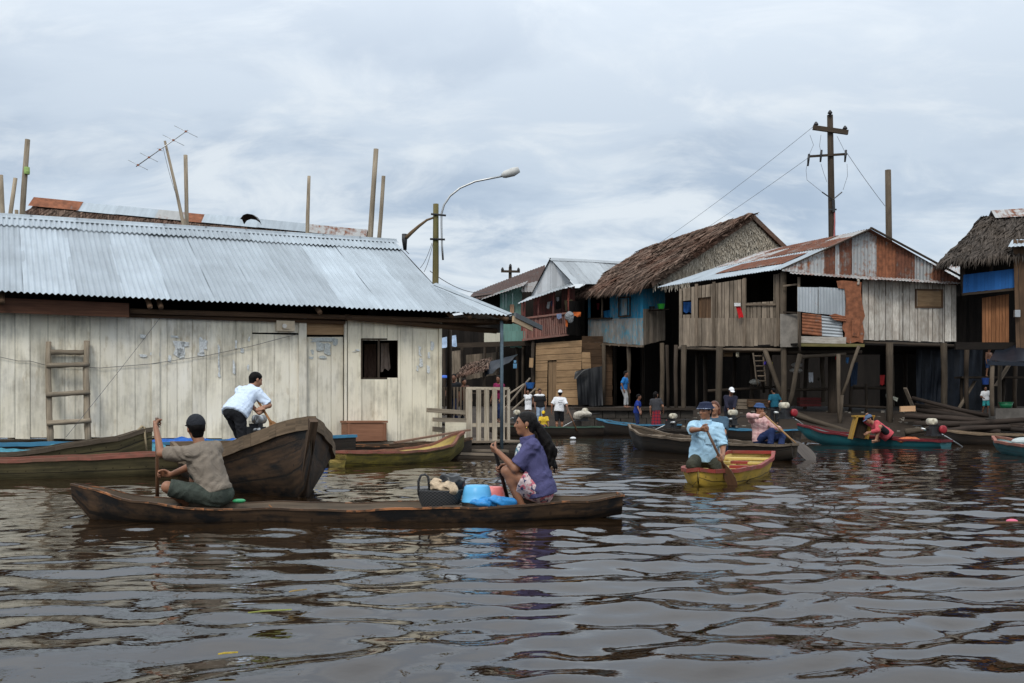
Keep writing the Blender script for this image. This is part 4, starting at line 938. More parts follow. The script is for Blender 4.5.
laundry('hanging_cloth', 'white shirt hanging inside the faded red balcony', 'cloth', cloth('white_cloth', (.6, .6, .6)), [(547.5, 302), (550.5, 301.5), (549, 309), (546.5, 308)], 1, .05, 48.7)
laundry('hanging_cloth', 'small pale cloth hanging by the upper window of the faded red balcony', 'cloth', cloth('pale_cloth', (.5, .52, .55)), [(556.5, 297), (559, 297), (559, 301), (556.5, 301)], 2, .03, 48.7)
laundry('hanging_cloth', 'dark blue cloth hanging inside the faded red balcony', 'cloth', cloth('navy_cloth', (.05, .06, .12)), [(550.5, 301), (554, 300.5), (554, 306), (551, 306)], 3, .03, 48.6)
laundry('hanging_cloth', 'grey-blue towel over the rail of the faded red balcony', 'cloth', cloth('greyblue_cloth', (.17, .21, .32)), [(556.5, 314), (561.5, 313.5), (561.5, 318.5), (557, 319)], 4, .02, 47.8)
laundry('hanging_cloth', 'orange cloth draped at the end of the faded red balcony', 'cloth', cloth('orange_cloth', (.45, .11, .03)), [(573, 312), (581, 312), (580.5, 317), (573.5, 316)], 5, .05, 47.5)
laundry('hanging_cloth', 'narrow orange towel hanging below a grey bundle', 'cloth', cloth('orange_cloth', (.45, .11, .03)), [(565.5, 320), (568, 320), (567.5, 327), (565.5, 326)], 6, .03, 47.5)
m = SDF(P(563, 325, 47.9), P(577, 308, 46.9), .025); q = P(569.5, 316, 47.4); m.ell(q, (.22, .16, .24), None, .05, wr=.03); m.ell(q+V((.05, 0, -.2)), (.14, .12, .16), None, .06, wr=.03); tag(m.build('cloth_bundle', cloth('grey_bundle', (.22, .23, .24))), 'grey bundle of cloth hung on the corner of the faded red balcony', 'bundle')
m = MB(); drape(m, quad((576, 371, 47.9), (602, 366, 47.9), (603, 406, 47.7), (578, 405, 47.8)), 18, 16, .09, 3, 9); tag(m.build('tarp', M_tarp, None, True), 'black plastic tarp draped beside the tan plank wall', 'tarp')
m = MB(); drape(m, quad((575, 372, 47.6), (590, 368, 47.6), (582, 374, 47.5), (574, 380, 47.5)), 8, 5, .03, 1, 10); tag(m.build('tarp', M_tarp, None, True), 'loose corner of black plastic flapping against the tan planks', 'tarp')
brd(None, 'hanging_board', M_tan, P(531.5, 358, 47.7), P(531.0, 367.5, 47.7), .2, .03, X_); tag(COL.objects[-1] if False else bpy.data.objects['hanging_board'], 'small tan board hanging left of the tan plank wall', 'board')
# --- teal house with dark roof behind the porch
H = house('teal plank house with a dark patched roof, mostly hidden behind the cream house', 510, 52)
m = MB(); corr(m, P(466, 301, 50), P(545, 287, 50), P(474, 292, 54), P(545, 265, 54), .16, .016, 4, .84); m.build('roof', metal('dark_brown_sheet', (.08, .065, .055), .9, (.06, .032, .025), .7, .2, .5), H, True)
m = MB(); corr(m, P(480, 300, 49), P(523, 286, 49), P(488, 296, 51), P(528, 281, 51), .16, .016, 3, .84); corr(m, P(521, 292, 49.3), P(535, 292, 49.5), P(520, 285, 50.8), P(538, 281, 51), .16, .016, 3, .84); m.build('lower_roof', metal('grimy_sheet', (.22, .21, .2), .3, (.12, .06, .04), .6, .3, .4), H, True)
W(H, 'wall', M_teal, quad((500, 291, 49.8), (522, 287, 49.8), (522, 347, 49.8), (500, 347, 49.8)), 7, gap=.004, jit=0); W(H, 'wall', M_dark, quad((470, 297, 50.6), (500, 293, 50.2), (500, 347, 50.2), (470, 347, 50.6)), 10, gap=0)
brd(H, 'shutter', wood('peach_shutter', (.3, .17, .1), (.45, .28, .18), .2), P(512, 304.5, 49.7), P(512, 313, 49.7), .22, .04, X_)
W(H, 'sill_panel', wood('cream_panel', (.4, .38, .3), (.6, .57, .47), .1), quad((484, 333, 49.3), (503.5, 333, 49.3), (503.5, 344, 49.3), (484, 344, 49.3)), 1)
W(H, 'wall', M_teal, quad((503.5, 331, 49.4), (527, 331, 49.4), (527, 345, 49.4), (503.5, 346, 49.4)), 6)
brd(H, 'floor_beam', M_postd, P(440, 346, 49.1), P(533, 343, 49.1), .25, .12, Z_)
W(H, 'rear_wall', M_dark, quad((425, 320, 57), (560, 300, 57), (560, 412, 57), (425, 412, 57)), 20, gap=0, jit=0)
for x, Y, r in ((444, 49, .09), (462, 49.5, .08), (485, 50, .08), (497, 50, .07), (517, 50, .08), (523, 49.5, .07)): bar(H, 'post', M_postd, P(x, 345, Y), P(x, 413, Y), r)
W(H, 'ground_wall', M_grey, quad((447, 352, 51), (462, 350, 51), (462, 392, 51), (447, 392, 51)), 6); W(H, 'ground_wall', M_grey, quad((466, 355, 52), (499, 352, 52), (499, 374, 52), (466, 380, 52)), 12)
m = MB(); drape(m, quad((441, 338, 48.6), (456, 335, 48.6), (457, 346, 48.5), (441, 348, 48.5)), 10, 8, .05, 2, 21); tag(m.build('tarp', plain('pale_blue_plastic', (.3, .4, .55), .4, .25), None, True), 'pale blue plastic sheet hanging under the cream house eave', 'tarp')
ST = thing('market_stall', 'market stall under a ragged brown thatch awning behind the picket gate', 'stall', tuple(P(475, 413, 46)))
m = MB(); e0, e1, r0_, r1_ = P(454, 378, 45), P(487, 369, 45), P(466, 365, 47.5), P(492, 358, 47.5); slab(m, e0, e1, r0_, r1_, .05, 8, 4); fronds(m, e0, e1, r0_, r1_, 420, (.3, .7), (.03, .06)); m.build('awning', M_thb, ST)
for x in (458, 484): bar(ST, 'post', M_postd, P(x, 372, 45.3), P(x, 414, 45.3), .05)
brd(ST, 'counter', M_postd, P(452, 393, 45.4), P(490, 393, 45.4), .5, .05, (0, 1, 0))
m = MB(); drape(m, quad((486, 363, 46.5), (518, 354, 46.5), (513, 360, 45.2), (484, 378, 45.2)), 14, 10, .06, 2, 12); tag(m.build('tarp', M_tarpb, None, True), 'blue-black tarp stretched over the walkway right of the thatch awning', 'tarp')
m = MB(); m.ell(P(444, 378, 45), .28, .28, .14, None, 14, 6, None, True); tag(m.build('parasol', plain('parasol_blue', (.03, .1, .42), .6)), 'small blue parasol at the market stall by the cream house corner', 'parasol')
m = MB(); m.box(P(515, 366, 47), (.18, .1, .24)); m.box(P(515, 361.5, 47), (.12, .08, .12)); tag(m.build('water_canister', plain('canister_blue', (.12, .28, .45), .4)), 'small blue and white canister hanging in the dark walkway', 'canister')
# --- thatched house with worn blue front
H = house('stilt house with steep brown thatch, pale thatched gable and worn blue front', 650, 49)
NE, FE, RNr, RF_ = P(651, 282, 45.8), P(576, 293, 50.5), P(753, 214, 47.4), P(648, 248, 55)
GR = P(838, 296, 49.5); BKc = GR+(RF_-RNr)
m = MB(); slab(m, FE, NE, RF_, RNr, .25, 30, 16, .16); slab(m, GR, BKc, RNr, RF_, .2, 10, 6)
fronds(m, FE, NE, RF_, RNr, 15000, (.5, 1.1), (.015, .05), .13, True, None, .2)
gn = (GR-NE).cross(RNr-NE).normalized(); gn = gn if gn.y < 0 else -gn
fronds(m, lerp(NE, RNr, .05), RNr, lerp(FE, RF_, .0)*.06+NE*.94, RF_*.06+RNr*.94, 700, (.3, .8), (.03, .07), .18, False, gn, .5)
pass
m.build('thatch_roof', M_thb, H)
m = MB(); mid = (NE+GR)*.5; gi = -gn*.25; m.prism([NE+gi, GR+gi, RNr+gi-V((0, 0, .1))], -gn*.06, .7)
for i in range(6000):
    a, b = RN.random(), RN.random(); b *= .98
    q = lerp(lerp(NE, GR, a), RNr, b)+gi; L = RN.uniform(.25, .5); w_ = RN.uniform(.03, .06); sd = (GR-NE).normalized(); tp = q-V((0, 0, L))+gn*RN.uniform(.02, .14)+sd*RN.uniform(-.12, .12); o = gn*RN.uniform(.0, .05)
    m.add([q-sd*w_*.5+o, q+sd*w_*.5+o, tp+sd*w_*.3, tp-sd*w_*.3], [(0, 1, 2, 3)], [[(0, 0), (w_, 0), (w_, L), (0, L)]])
m.build('thatch_gable', M_thg, H)
c = quad((588, 293, 50.2), (643, 289, 46.8), (643, 319, 46.8), (588, 319, 50.2)); W(H, 'upper_wall', M_blue, c, 18, rel(((588, 289), (643, 319)), [(590.5, 290, 611, 318.5)]))
W(H, 'lower_wall', M_bluelow, quad((588, 319, 50.1), (643, 318, 46.7), (643.5, 345, 46.7), (588, 341.5, 50.1)), 19)
W(H, 'upper_wall', M_blue, quad((643, 289, 46.8), (665, 288, 48.3), (665, 308, 48.3), (643, 309, 46.8)), 6); W(H, 'lower_wall', M_grey, quad((643.3, 309, 46.8), (665, 308, 48.3), (665, 340, 48.3), (643.3, 345, 46.8)), 7)
m = MB(); B = plane_px(588, 50.1*KD, 643, 46.7*KD)
for a, b in (((618.8, 297.5), (618.8, 317)), ((630, 297), (630, 316)), ((618.5, 297.5), (630.3, 297)), ((618.3, 316.8), (630.5, 315.8))): m.board(B.hit(*a, .06), B.hit(*b, .06), .07, .05, tuple(B.d) if a[0] == b[0] else Z_)
wn = m.build('window_frame', M_postd, H)
m = MB(); m.board(B.hit(624.4, 299, .04), B.hit(624.4, 315, .04), .42, .02, tuple(B.d)); m.build('shutter', M_bluelow, wn)
bar(H, 'window_post', M_post, B.hit(602, 296, .0), B.hit(602, 319, 0), .06); brd(H, 'sill', M_postd, B.hit(588, 318.5, .06), B.hit(612, 318.2, .06), .06, .1, Z_)
m = MB(); m.add([B.hit(588, 341.7, 0), B.hit(643, 345, 0), P(666, 340, 48.3), P(600, 340, 54)], [(0, 1, 2, 3)], [[(0, 0), (4, 0), (4, 4), (0, 4)]]); m.build('floor', M_postd, H)
brd(H, 'floor_beam', M_post, B.hit(588, 343, .02), B.hit(643, 346.3, .02), .1, .1, Z_)
for x in range(592, 643, 9): bar(H, 'joist', M_post, B.hit(x, 344.5+(x-592)*.05, .15), B.hit(x, 344+(x-592)*.05, -1), .05)
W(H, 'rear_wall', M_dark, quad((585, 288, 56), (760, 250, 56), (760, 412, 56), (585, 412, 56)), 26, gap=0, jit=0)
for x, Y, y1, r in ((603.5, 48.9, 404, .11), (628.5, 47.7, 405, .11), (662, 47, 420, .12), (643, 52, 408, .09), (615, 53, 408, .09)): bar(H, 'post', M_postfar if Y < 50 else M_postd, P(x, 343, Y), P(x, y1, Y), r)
SHF = brd(H, 'shelf', M_postd, P(648, 310.5, 47.2), P(668, 309.5, 47.4), .4, .04, (0, 1, 0))
m = MB(); m.tube([P(661, 309, 47.1), P(661, 304, 47.1)], [.13, .2], 14); tag(m.build('plastic_bowl', plain('green_plastic', (.06, .5, .06), .35)), 'bright green plastic bowl on the dark shelf between two stilt houses', 'bowl')
m = MB(); m.tube([P(652, 310, 47.2), P(652, 306.5, 47.2)], [.12, .16], 12); tag(m.build('cooking_pot', M_iron), 'dark pot on the shelf left of the green bowl', 'pot')
laundry('hanging_cloth', 'blue cloth piled in the open window of the worn blue house', 'cloth', cloth('bright_blue_cloth', (.03, .2, .42)), [(603.5, 311), (610, 310), (610.5, 317.5), (604, 318)], 14, .06, 49.3)
laundry('hanging_cloth', 'dark red shirt hanging in the open window of the worn blue house', 'cloth', cloth('darkred_cloth', (.16, .02, .03)), [(596.5, 303), (599.5, 303), (599, 310), (597, 309.5)], 15, .03, 49.9)
KD = 1.0
# --- rusty gabled house
H = house('large grey stilt house with rust-streaked gable of corrugated sheets and patched balcony', 820, 48)
N_, A_, RFa, FA = P(781, 269, 45.4), P(870, 229.5, 45.8), P(764, 251.5, 52.4), P(657, 287.5, 52)
def mixr(a, b, t): return lerp(a, b, t)
m = MB(); corr(m, FA, N_, lerp(FA, RFa, .55), lerp(N_, A_, .55), .16, .016, 5, .84); rf = m.build('roof', M_zinc, H, True)
m = MB(); corr(m, lerp(FA, RFa, .53), lerp(N_, A_, .53), RFa, A_, .16, .016, 5, .84, .02); m.build('upper_sheets', M_rustmix, rf, True)
m = MB(); 
for t0, t1, a0, a1 in ((.18, .45, .35, .9), (.55, .8, .45, 1.02), (.82, .98, .2, .75)):
    q = lambda u, v: lerp(lerp(FA, N_, u), lerp(RFa, A_, u), v)
    corr(m, q(a0, t0), q(a1, t0), q(a0, t1), q(a1, t1), .16, .016, 3, .84, .04)
m.build('rust_patch', M_rust2, rf, True)
ER = P(967, 283, 47.2); m = MB(); corr(m, ER+V((-3, 6.5, 0)), ER, RFa, A_+V((0, -.05, .03)), .16, .016, 4, .84); m.build('rear_slope', M_rust2, rf, True)
m = MB(); m.board(A_+V((.0, -.1, .06)), ER+V((.15, -.1, .04)), .12, .06, (0, 1, .0)); m.board(A_+V((0, -.12, .02)), N_+V((0, -.1, -.02)), .13, .04, (0, 1, .2)); m.build('verge_board', M_postd, rf)
GP = plane_px(781, 45.25, 960, 47.0)
for a, b, mt in ((782, 805, M_rustmix), (805, 824, M_streak), (824, 835, M_rust2), (835, 839, M_streak), (839, 852, M_rust2), (852, 876.5, M_streak), (876.5, 896, M_rust), (896, 914.6, M_rust2), (914.6, 932.5, M_streak), (932.5, 958, M_rust2)):
    tp = lambda x: (269.5-(x-781)*40/89 if x < 870 else 229.8+(x-870)*51.5/95)+.6
    bs = lambda x: 271+(x-781)*.08
    cuts = [a]+([870] if a < 870 < b else [])+[b]; m = MB()
    for q0, q1 in zip(cuts, cuts[1:]): corr(m, GP.hit(q0, bs(q0)), GP.hit(q1, bs(q1)), GP.hit(q0, min(tp(q0), bs(q0)-.3)), GP.hit(q1, min(tp(q1), bs(q1)-.3)), .16, .018, 3, 1.2, RN.uniform(0, .015)*0)
    m.build('gable_sheet', mt, H, True)
m = MB(); corr(m, P(878, 279.5, 45.1), P(972, 285, 46.6), P(878, 277, 45.9), P(967, 282.5, 47.3), .16, .014, 2, 1.2); corr(m, P(790, 273.5, 44.8), P(880, 280, 45.2), P(790, 271.5, 45.5), P(880, 277, 46.1), .16, .014, 2, 1.2); m.build('eave_sheet', M_rustmix, H, True)
# facades
RFp = plane_px(862, 45.6, 956, 47.3); c = [RFp.hit(862, 279), RFp.hit(956, 285), RFp.hit(956, 342), RFp.hit(862, 339)]
W(H, 'front_wall', M_white, c, 16, rel(((862, 282), (956, 341)), [(916.5, 289.5, 942, 307)]), jit=.03, gap=.035)
m = MB()
for a, b in (((916, 289.6), (942.5, 290)), ((916, 307), (942.5, 307.4)), ((916, 289), (916, 308)), ((942.3, 289.5), (942.3, 308))): m.board(RFp.hit(*a, .03), RFp.hit(*b, .03), .07, .05, Z_ if a[0] != b[0] else tuple(RFp.d))
wn = m.build('window_frame', M_brown, H); m = MB(); c = [RFp.hit(916.5, 290), RFp.hit(942, 290.4), RFp.hit(942, 307), RFp.hit(916.5, 307)]; planks(m, c, 3, horiz=True, gap=.003, jit=.004); m.build('shutter', M_tan, wn)
LFp = plane_px(679, 49.2, 783, 46.0)
def LF(*a): return [LFp.hit(*q) for q in a]
W(H, 'side_wall', M_grey, LF((679, 289), (783, 273), (783, 319), (679, 319)), 26, rel(((679, 280), (783, 319)), [(683, 296, 692, 313.5), (698.5, 294, 712.5, 319), (748, 275, 774, 303.5)]), jit=.03, gap=.03)
W(H, 'lower_wall', M_grey, LF((679, 318, .06), (783, 318, .06), (783, 346, .06), (679, 346, .06)), 26, jit=.03); W(H, 'porch_door', M_brown, LF((699, 296, -.1), (712, 295, -.1), (712, 319, -.1), (699, 319, -.1)), 4)
brd(H, 'sill', M_post, LFp.hit(746, 304.5, .05), LFp.hit(776, 304.5, .05), .08, .08, Z_)
for x in (696.5, 714, 744.5, 778): brd(H, 'wall_post', M_post, LFp.hit(x, 284-(x-696)*.12, .05), LFp.hit(x, 346, .1), .13, .06, tuple(LFp.d))
bar(H, 'corner_post', M_postfar, P(783.5, 272, 45.8), P(783.5, 428, 45.8), .13); brd(H, 'corner_panel', plain('grey_sheet_board', (.22, .2, .175), .8, .25, 0, 4), P(790.5, 314, 45.6), P(790.5, 347, 45.6), .85, .03, X_)
bar(H, 'corner_post', M_post, P(799, 277, 45.3), P(799, 346, 45.3), .06); brd(H, 'rail', M_post, P(783, 286, 45.5), P(799, 284, 45.4), .07, .05, Z_); brd(H, 'rail', M_postd, P(783, 312, 45.55), P(799, 313, 45.4), .06, .05, Z_)
def sheet(name, mt, px, Y, horiz=False, par=None, pitch=.13):
    tl, tr, br, bl = [P(x, y, Y) for x, y in px]; m = MB()
    if not horiz: corr(m, bl, br, tl, tr, pitch, .014, 4, 1.5)
    else: corr(m, tl, bl, tr, br, pitch, .014, 4, 1.5)
    o = m.build(name, mt, par or H, True); return o
sheet('balcony_sheet', M_zinc2, [(797.5, 287), (821, 287.5), (821, 314), (797.5, 311)], 45.1); sheet('balcony_sheet', M_zinc2, [(819, 287), (845, 288.5), (846, 316.5), (819, 314)], 45.02)
m = MB(); m.prism([P(x, y, 44.95) for x, y in ((836.5, 281), (843, 280.3), (850, 281), (861.5, 282.2), (861, 292), (862.5, 304), (865, 316), (862.5, 322), (864.5, 333), (863, 343), (857, 341.5), (850, 343.5), (844, 341.5), (845, 333), (842, 328), (843.5, 322), (837, 321), (834, 317), (829, 315.5), (835, 313.5), (845, 316.5), (846, 300), (844.5, 289), (838, 288))], V((.01, .03, 0))); m.build('balcony_sheet', M_rust, H); sheet('balcony_sheet', M_rust, [(802, 313), (821.5, 315), (822, 336), (802, 334)], 44.95, True)
sheet('balcony_sheet', M_zinc2, [(821, 315.5), (842, 318), (843, 337.5), (821, 336)], 45.08, True); sheet('balcony_sheet', M_rust, [(829, 315), (846, 316), (846, 321), (834, 320)], 44.9, True); sheet('balcony_sheet', M_rust, [(852, 320), (860, 319), (859, 337), (852, 336)], 44.9)
brd(H, 'balcony_board', M_white, P(799.5, 339.5, 44.95), P(846, 340.5, 44.95), .27, .03, Z_); brd(H, 'floor_beam', mossy, P(799, 345, 45.0), P(864, 345.5, 45.0), .12, .15, Z_); bar(H, 'balcony_post', M_postd, P(799.5, 312, 44.9), P(800, 352, 44.9), .05); bar(H, 'balcony_post', M_white, P(858, 279, 44.95), P(858, 285, 44.95), .05)
W(H, 'room_wall', M_dark, quad((690, 276, 52.5), (860, 262, 52.5), (960, 280, 52.5), (690, 347, 52.5))[:2]+quad((860, 347, 52.5), (690, 347, 52.5)), 20, gap=0, jit=0); W(H, 'room_wall', M_dark, quad((855, 262, 52.5), (950, 275, 52.5), (950, 345, 52.5), (855, 345, 52.5)), 12, gap=0, jit=0)
W(H, 'end_wall', M_white, [RFp.hit(956, 285, -.02), RFp.hit(956, 285, -.02)+V((-1.6, 5, 0)), RFp.hit(956, 342, -.02)+V((-1.6, 5, 0)), RFp.hit(956, 342, -.02)], 12)
m = MB(); fz = 3.68; pts = [P(680, 346, 49.2), P(783, 347, 45.9), P(800, 347, 45.2), P(863, 347, 45.2), P(956, 343, 47.3), P(930, 343, 53), P(690, 345, 54)]; pts = [V((p.x, p.y, fz)) for p in pts]; m.prism(pts, V((0, 0, .08))); m.build('floor', M_dark, H)
for (xa, ya, Ya), (xb, yb, Yb), mt in (((679, 348, 49.3), (783, 350, 46), M_post), ((783, 352, 46), (862, 352, 45.4), M_postd), ((864, 343, 45.5), (957, 346, 47.2), M_postd), ((718, 351, 48.2), (800, 350, 47), M_post), ((800, 357, 45.6), (846, 354, 45.4), M_post)): bar(H, 'floor_beam', mt, P(xa, ya, Ya), P(xb, yb, Yb), .085)
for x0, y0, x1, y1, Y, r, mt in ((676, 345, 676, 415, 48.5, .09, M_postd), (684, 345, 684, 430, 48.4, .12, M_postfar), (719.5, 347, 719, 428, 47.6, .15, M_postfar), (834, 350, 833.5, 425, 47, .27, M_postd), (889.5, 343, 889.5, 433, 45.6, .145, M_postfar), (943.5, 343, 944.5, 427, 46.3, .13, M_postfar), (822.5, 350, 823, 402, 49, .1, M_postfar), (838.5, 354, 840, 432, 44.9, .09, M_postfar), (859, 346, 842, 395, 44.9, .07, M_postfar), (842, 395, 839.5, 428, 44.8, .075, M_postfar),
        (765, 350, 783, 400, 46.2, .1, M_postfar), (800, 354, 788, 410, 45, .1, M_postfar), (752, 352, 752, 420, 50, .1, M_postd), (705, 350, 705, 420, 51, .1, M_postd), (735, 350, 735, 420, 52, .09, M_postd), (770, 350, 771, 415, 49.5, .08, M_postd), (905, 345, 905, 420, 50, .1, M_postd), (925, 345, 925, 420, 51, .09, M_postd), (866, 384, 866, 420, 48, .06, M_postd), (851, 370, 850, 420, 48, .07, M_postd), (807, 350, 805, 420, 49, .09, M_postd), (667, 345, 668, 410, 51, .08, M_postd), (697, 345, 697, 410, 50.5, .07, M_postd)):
    bar(H, 'post', mt, P(x0, y0, Y), P(x1, y1, Y), r)
for (xa, ya, Ya), (xb, yb, Yb) in (((708, 391, 49), (778, 387, 49)), ((785, 390, 48), (828, 389, 48)), ((850, 388, 49), (890, 388, 49)), ((830, 405, 47.5), (892, 408, 47.5)), ((760, 352, 47.5), (764, 392, 49)), ((818, 379, 48), (819, 379, 48))): bar(H, 'brace', M_postd, P(xa, ya, Ya), P(xb, yb, Yb), .07)
m = MB(); drape(m, quad((735.5, 305, 46.9), (740, 305, 46.9), (743.5, 317, 46.9), (739, 318, 46.9)), 6, 6, .02, 1, 31); tag(m.build('stocking', cloth('red_cloth', (.5, .015, .02)), None, True), 'red Christmas stocking hanging on the grey wall boards', 'stocking')
m = MB(); q = P(737.3, 304.6, 46.85); m.box(q, (.26, .06, .14)); m.build('cuff', cloth('white_cloth', (.6, .6, .6)), bpy.data.objects['stocking'])
laundry('hanging_cloth', 'blue curtain in the small window beside the porch door', 'cloth', cloth('deep_blue_cloth', (.02, .08, .25)), [(683.5, 302), (691.5, 302), (691.5, 312.5), (683.5, 312.5)], 33, .04, 49.4)
LD = thing('ladder', 'dark ladder climbing beneath the grey stilt house near the centre post', 'ladder', tuple(P(763, 400, 47)))
for x0, x1 in ((753, 758), (763, 766)): bar(LD, 'rail', M_post, P(x0, 353, 46.8), P(x1, 386, 46.8), .035)
for i in range(6): bar(LD, 'rung', M_post, P(754+i*.9, 356+i*5, 46.78), P(763+i*.5, 356+i*5, 46.78), .028)
# --- house at the right edge
H = house('thatched stilt house at the right edge with a vivid blue balcony', 995, 49)
L_, R_r, RL, RR = P(945, 260, 45.5), P(1085, 247, 45.5), P(990, 217, 49.2), P(1085, 211, 49.2); BL_ = P(952, 263, 54.5); BR_ = P(1060, 252, 54.5)
m = MB(); slab(m, L_, R_r, RL, RR, .2, 18, 9, .1); slab(m, BL_, L_, RL-V((.1, 0, 0)), RL, .2, 8, 6, .1); slab(m, BR_, BL_, RR, RL, .2, 8, 4, .1)
fronds(m, L_, R_r, RL, RR, 3600, (.5, 1.1), (.03, .07), .12, True, None, .2); fronds(m, BL_, L_, RL-V((.3, 0, 0)), RL, 1200, (.5, 1.0), (.03, .07), .12); m.build('thatch_roof', M_thd, H)
m = MB()
q0, q1 = P(991, 212.5, 49.0), P(1085, 207, 49.0); m.grid([[q0+V((0, -.45, -.32)), q1+V((0, -.45, -.32))], [q0+V((0, 0, .1)), q1+V((0, 0, .1))], [q0+V((0, .45, -.3)), q1+V((0, .45, -.3))]]); m.build('ridge_sheet', M_rustmix, H)
bp = plane_px(962, 46.2, 1020, 45.4); W(H, 'balcony_wall', M_bluev, [bp.hit(962.5, 275), bp.hit(1020, 268), bp.hit(1020, 287), bp.hit(962.5, 293)], 16, jit=.008, gap=.004)
brd(H, 'balcony_beam', M_postd, bp.hit(962, 294.5, .03), bp.hit(1021, 288.5, .03), .1, .12, Z_)
for x, y0, y1 in ((963, 256, 296), (991, 254, 272), (1020, 245, 345)): bar(H, 'post', M_postd, bp.hit(x, y0, -.06), bp.hit(x, y1, -.06), .08)
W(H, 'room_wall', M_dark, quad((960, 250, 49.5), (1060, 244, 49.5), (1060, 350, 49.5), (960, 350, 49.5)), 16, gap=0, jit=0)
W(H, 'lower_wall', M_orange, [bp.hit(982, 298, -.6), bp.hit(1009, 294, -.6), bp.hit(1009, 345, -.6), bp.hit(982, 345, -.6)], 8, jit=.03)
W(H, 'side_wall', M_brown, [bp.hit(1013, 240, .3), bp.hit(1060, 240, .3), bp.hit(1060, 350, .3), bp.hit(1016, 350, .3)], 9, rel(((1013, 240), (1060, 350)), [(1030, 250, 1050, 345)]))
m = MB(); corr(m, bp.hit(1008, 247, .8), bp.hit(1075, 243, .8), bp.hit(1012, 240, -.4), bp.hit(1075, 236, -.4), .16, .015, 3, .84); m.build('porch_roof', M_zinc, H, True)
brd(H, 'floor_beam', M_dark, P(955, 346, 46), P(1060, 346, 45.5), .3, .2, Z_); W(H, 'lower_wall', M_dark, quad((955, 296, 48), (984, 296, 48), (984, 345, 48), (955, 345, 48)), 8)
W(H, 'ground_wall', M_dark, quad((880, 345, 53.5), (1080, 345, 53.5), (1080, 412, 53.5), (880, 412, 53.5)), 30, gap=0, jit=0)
for x, Y in ((967, 47), (1000, 49), (1015, 49), (975, 51)): bar(H, 'post', M_postd, P(x, 345, Y), P(x, 414, Y), .1)
brd(H, 'meter_box', M_steel, P(1017, 310, 45), P(1017, 317, 45), .22, .12, X_)
AW = thing('tarp_awning', 'dark plastic awning on a pale post at the right edge', 'awning', tuple(P(1005, 414, 43.5)))
m = MB(); rows = []
for j in range(7):
    v = j/6; row = []
    for i in range(15):
        u = i/14; p = lerp(lerp(P(988, 361, 42.6), P(1050, 363, 42.6), u), lerp(P(996, 349, 46), P(1050, 333, 46), u), v); row.append(p+V((0, 0, .1*math.sin(u*14+v*3)*(.3+v*(1-v)*2)-.12*math.sin(math.pi*v))))
    rows.append(row)
m.grid(rows); m.grid([[p-V((0, 0, .01)) for p in r[::-1]] for r in rows]); m.grid([[P(988, 361, 42.6), P(1050, 363, 42.6)], [P(988, 365, 42.6), P(1050, 367, 42.6)]]); m.build('canopy', M_tarpb, AW, True)
for x, Y in ((992.5, 42.7), (1045, 42.7), (1000, 46)): bar(AW, 'post', M_post, P(x, 352 if Y > 44 else 362, Y), P(x, 416, Y), .085)
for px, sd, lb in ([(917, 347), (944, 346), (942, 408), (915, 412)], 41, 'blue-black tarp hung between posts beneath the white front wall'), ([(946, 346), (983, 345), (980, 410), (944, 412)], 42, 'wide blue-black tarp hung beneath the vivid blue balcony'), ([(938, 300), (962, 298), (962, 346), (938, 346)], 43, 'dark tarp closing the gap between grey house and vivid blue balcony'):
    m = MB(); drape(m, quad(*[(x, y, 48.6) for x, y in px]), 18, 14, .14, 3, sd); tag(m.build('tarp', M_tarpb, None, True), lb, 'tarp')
GH = thing('stilt_house', 'grey tin roofed house glimpsed between the rusty gable and the blue balcony', 'house', tuple(P(950, 410, 58)))
m = MB(); corr(m, P(925, 279, 57), P(975, 281, 57), P(925, 262, 61), P(968, 265, 61), .18, .016, 3, .9); m.build('roof', M_streak, GH, True); W(GH, 'wall', M_dark, quad((925, 280, 57.6), (972, 282, 57.6), (972, 410, 57.6), (925, 410, 57.6)), 8, gap=0)
for lb, ct, px, cl_, Ys in (('white shirt hung in the shade under the patched balcony', 'shirt', [(808.5, 372.5), (813, 372.5), (813, 382), (809, 382)], (.5, .52, .55), 47.2), ('small red cloth tied under the patched balcony floor', 'cloth', [(835, 355), (837.5, 355), (837.5, 359), (835.5, 359)], (.5, .02, .02), 45.8),
    ('blue cloth hanging beside the leaning post under the balcony', 'cloth', [(846, 357.5), (849, 357.5), (848.5, 363), (846, 363)], (.05, .15, .32), 45.8), ('dark red rag hanging behind the white-front post', 'cloth', [(880, 375), (885, 375), (884, 385), (880, 385)], (.25, .02, .02), 47), ('dim blue sheet hung behind the leaning post', 'sheet', [(850, 364), (858, 362), (857, 384), (851, 386)], (.03, .05, .09), 47.8), ('pale board stacked in the dark near the white-front post', 'board', [(886, 394), (898, 398), (897, 401), (886, 398)], (.25, .26, .22), 46.6),
    ('yellow rag hanging on the ladder post under the grey stilt house', 'cloth', [(770, 362.5), (772.5, 362.5), (772.5, 367), (770, 367)], (.5, .42, .05), 46.4), ('violet rag hanging near the ladder under the grey stilt house', 'cloth', [(764, 361.5), (766.5, 361.5), (766.5, 365), (764, 365)], (.06, .04, .3), 46.6), ('pale cloth bundle hanging high under the grey stilt house', 'cloth', [(736, 352), (739, 352), (739, 357), (736, 357)], (.3, .27, .2), 47.5)):
    m = MB(); drape(m, quad(*[(x, y, Ys) for x, y in px]), 6, 6, .04, 1.3, int(px[0][0])); tag(m.build('hanging_cloth', cloth('rag%d' % int(px[0][0]*10), cl_), None, True), lb, ct, 'odds and ends hanging under the stilt houses')
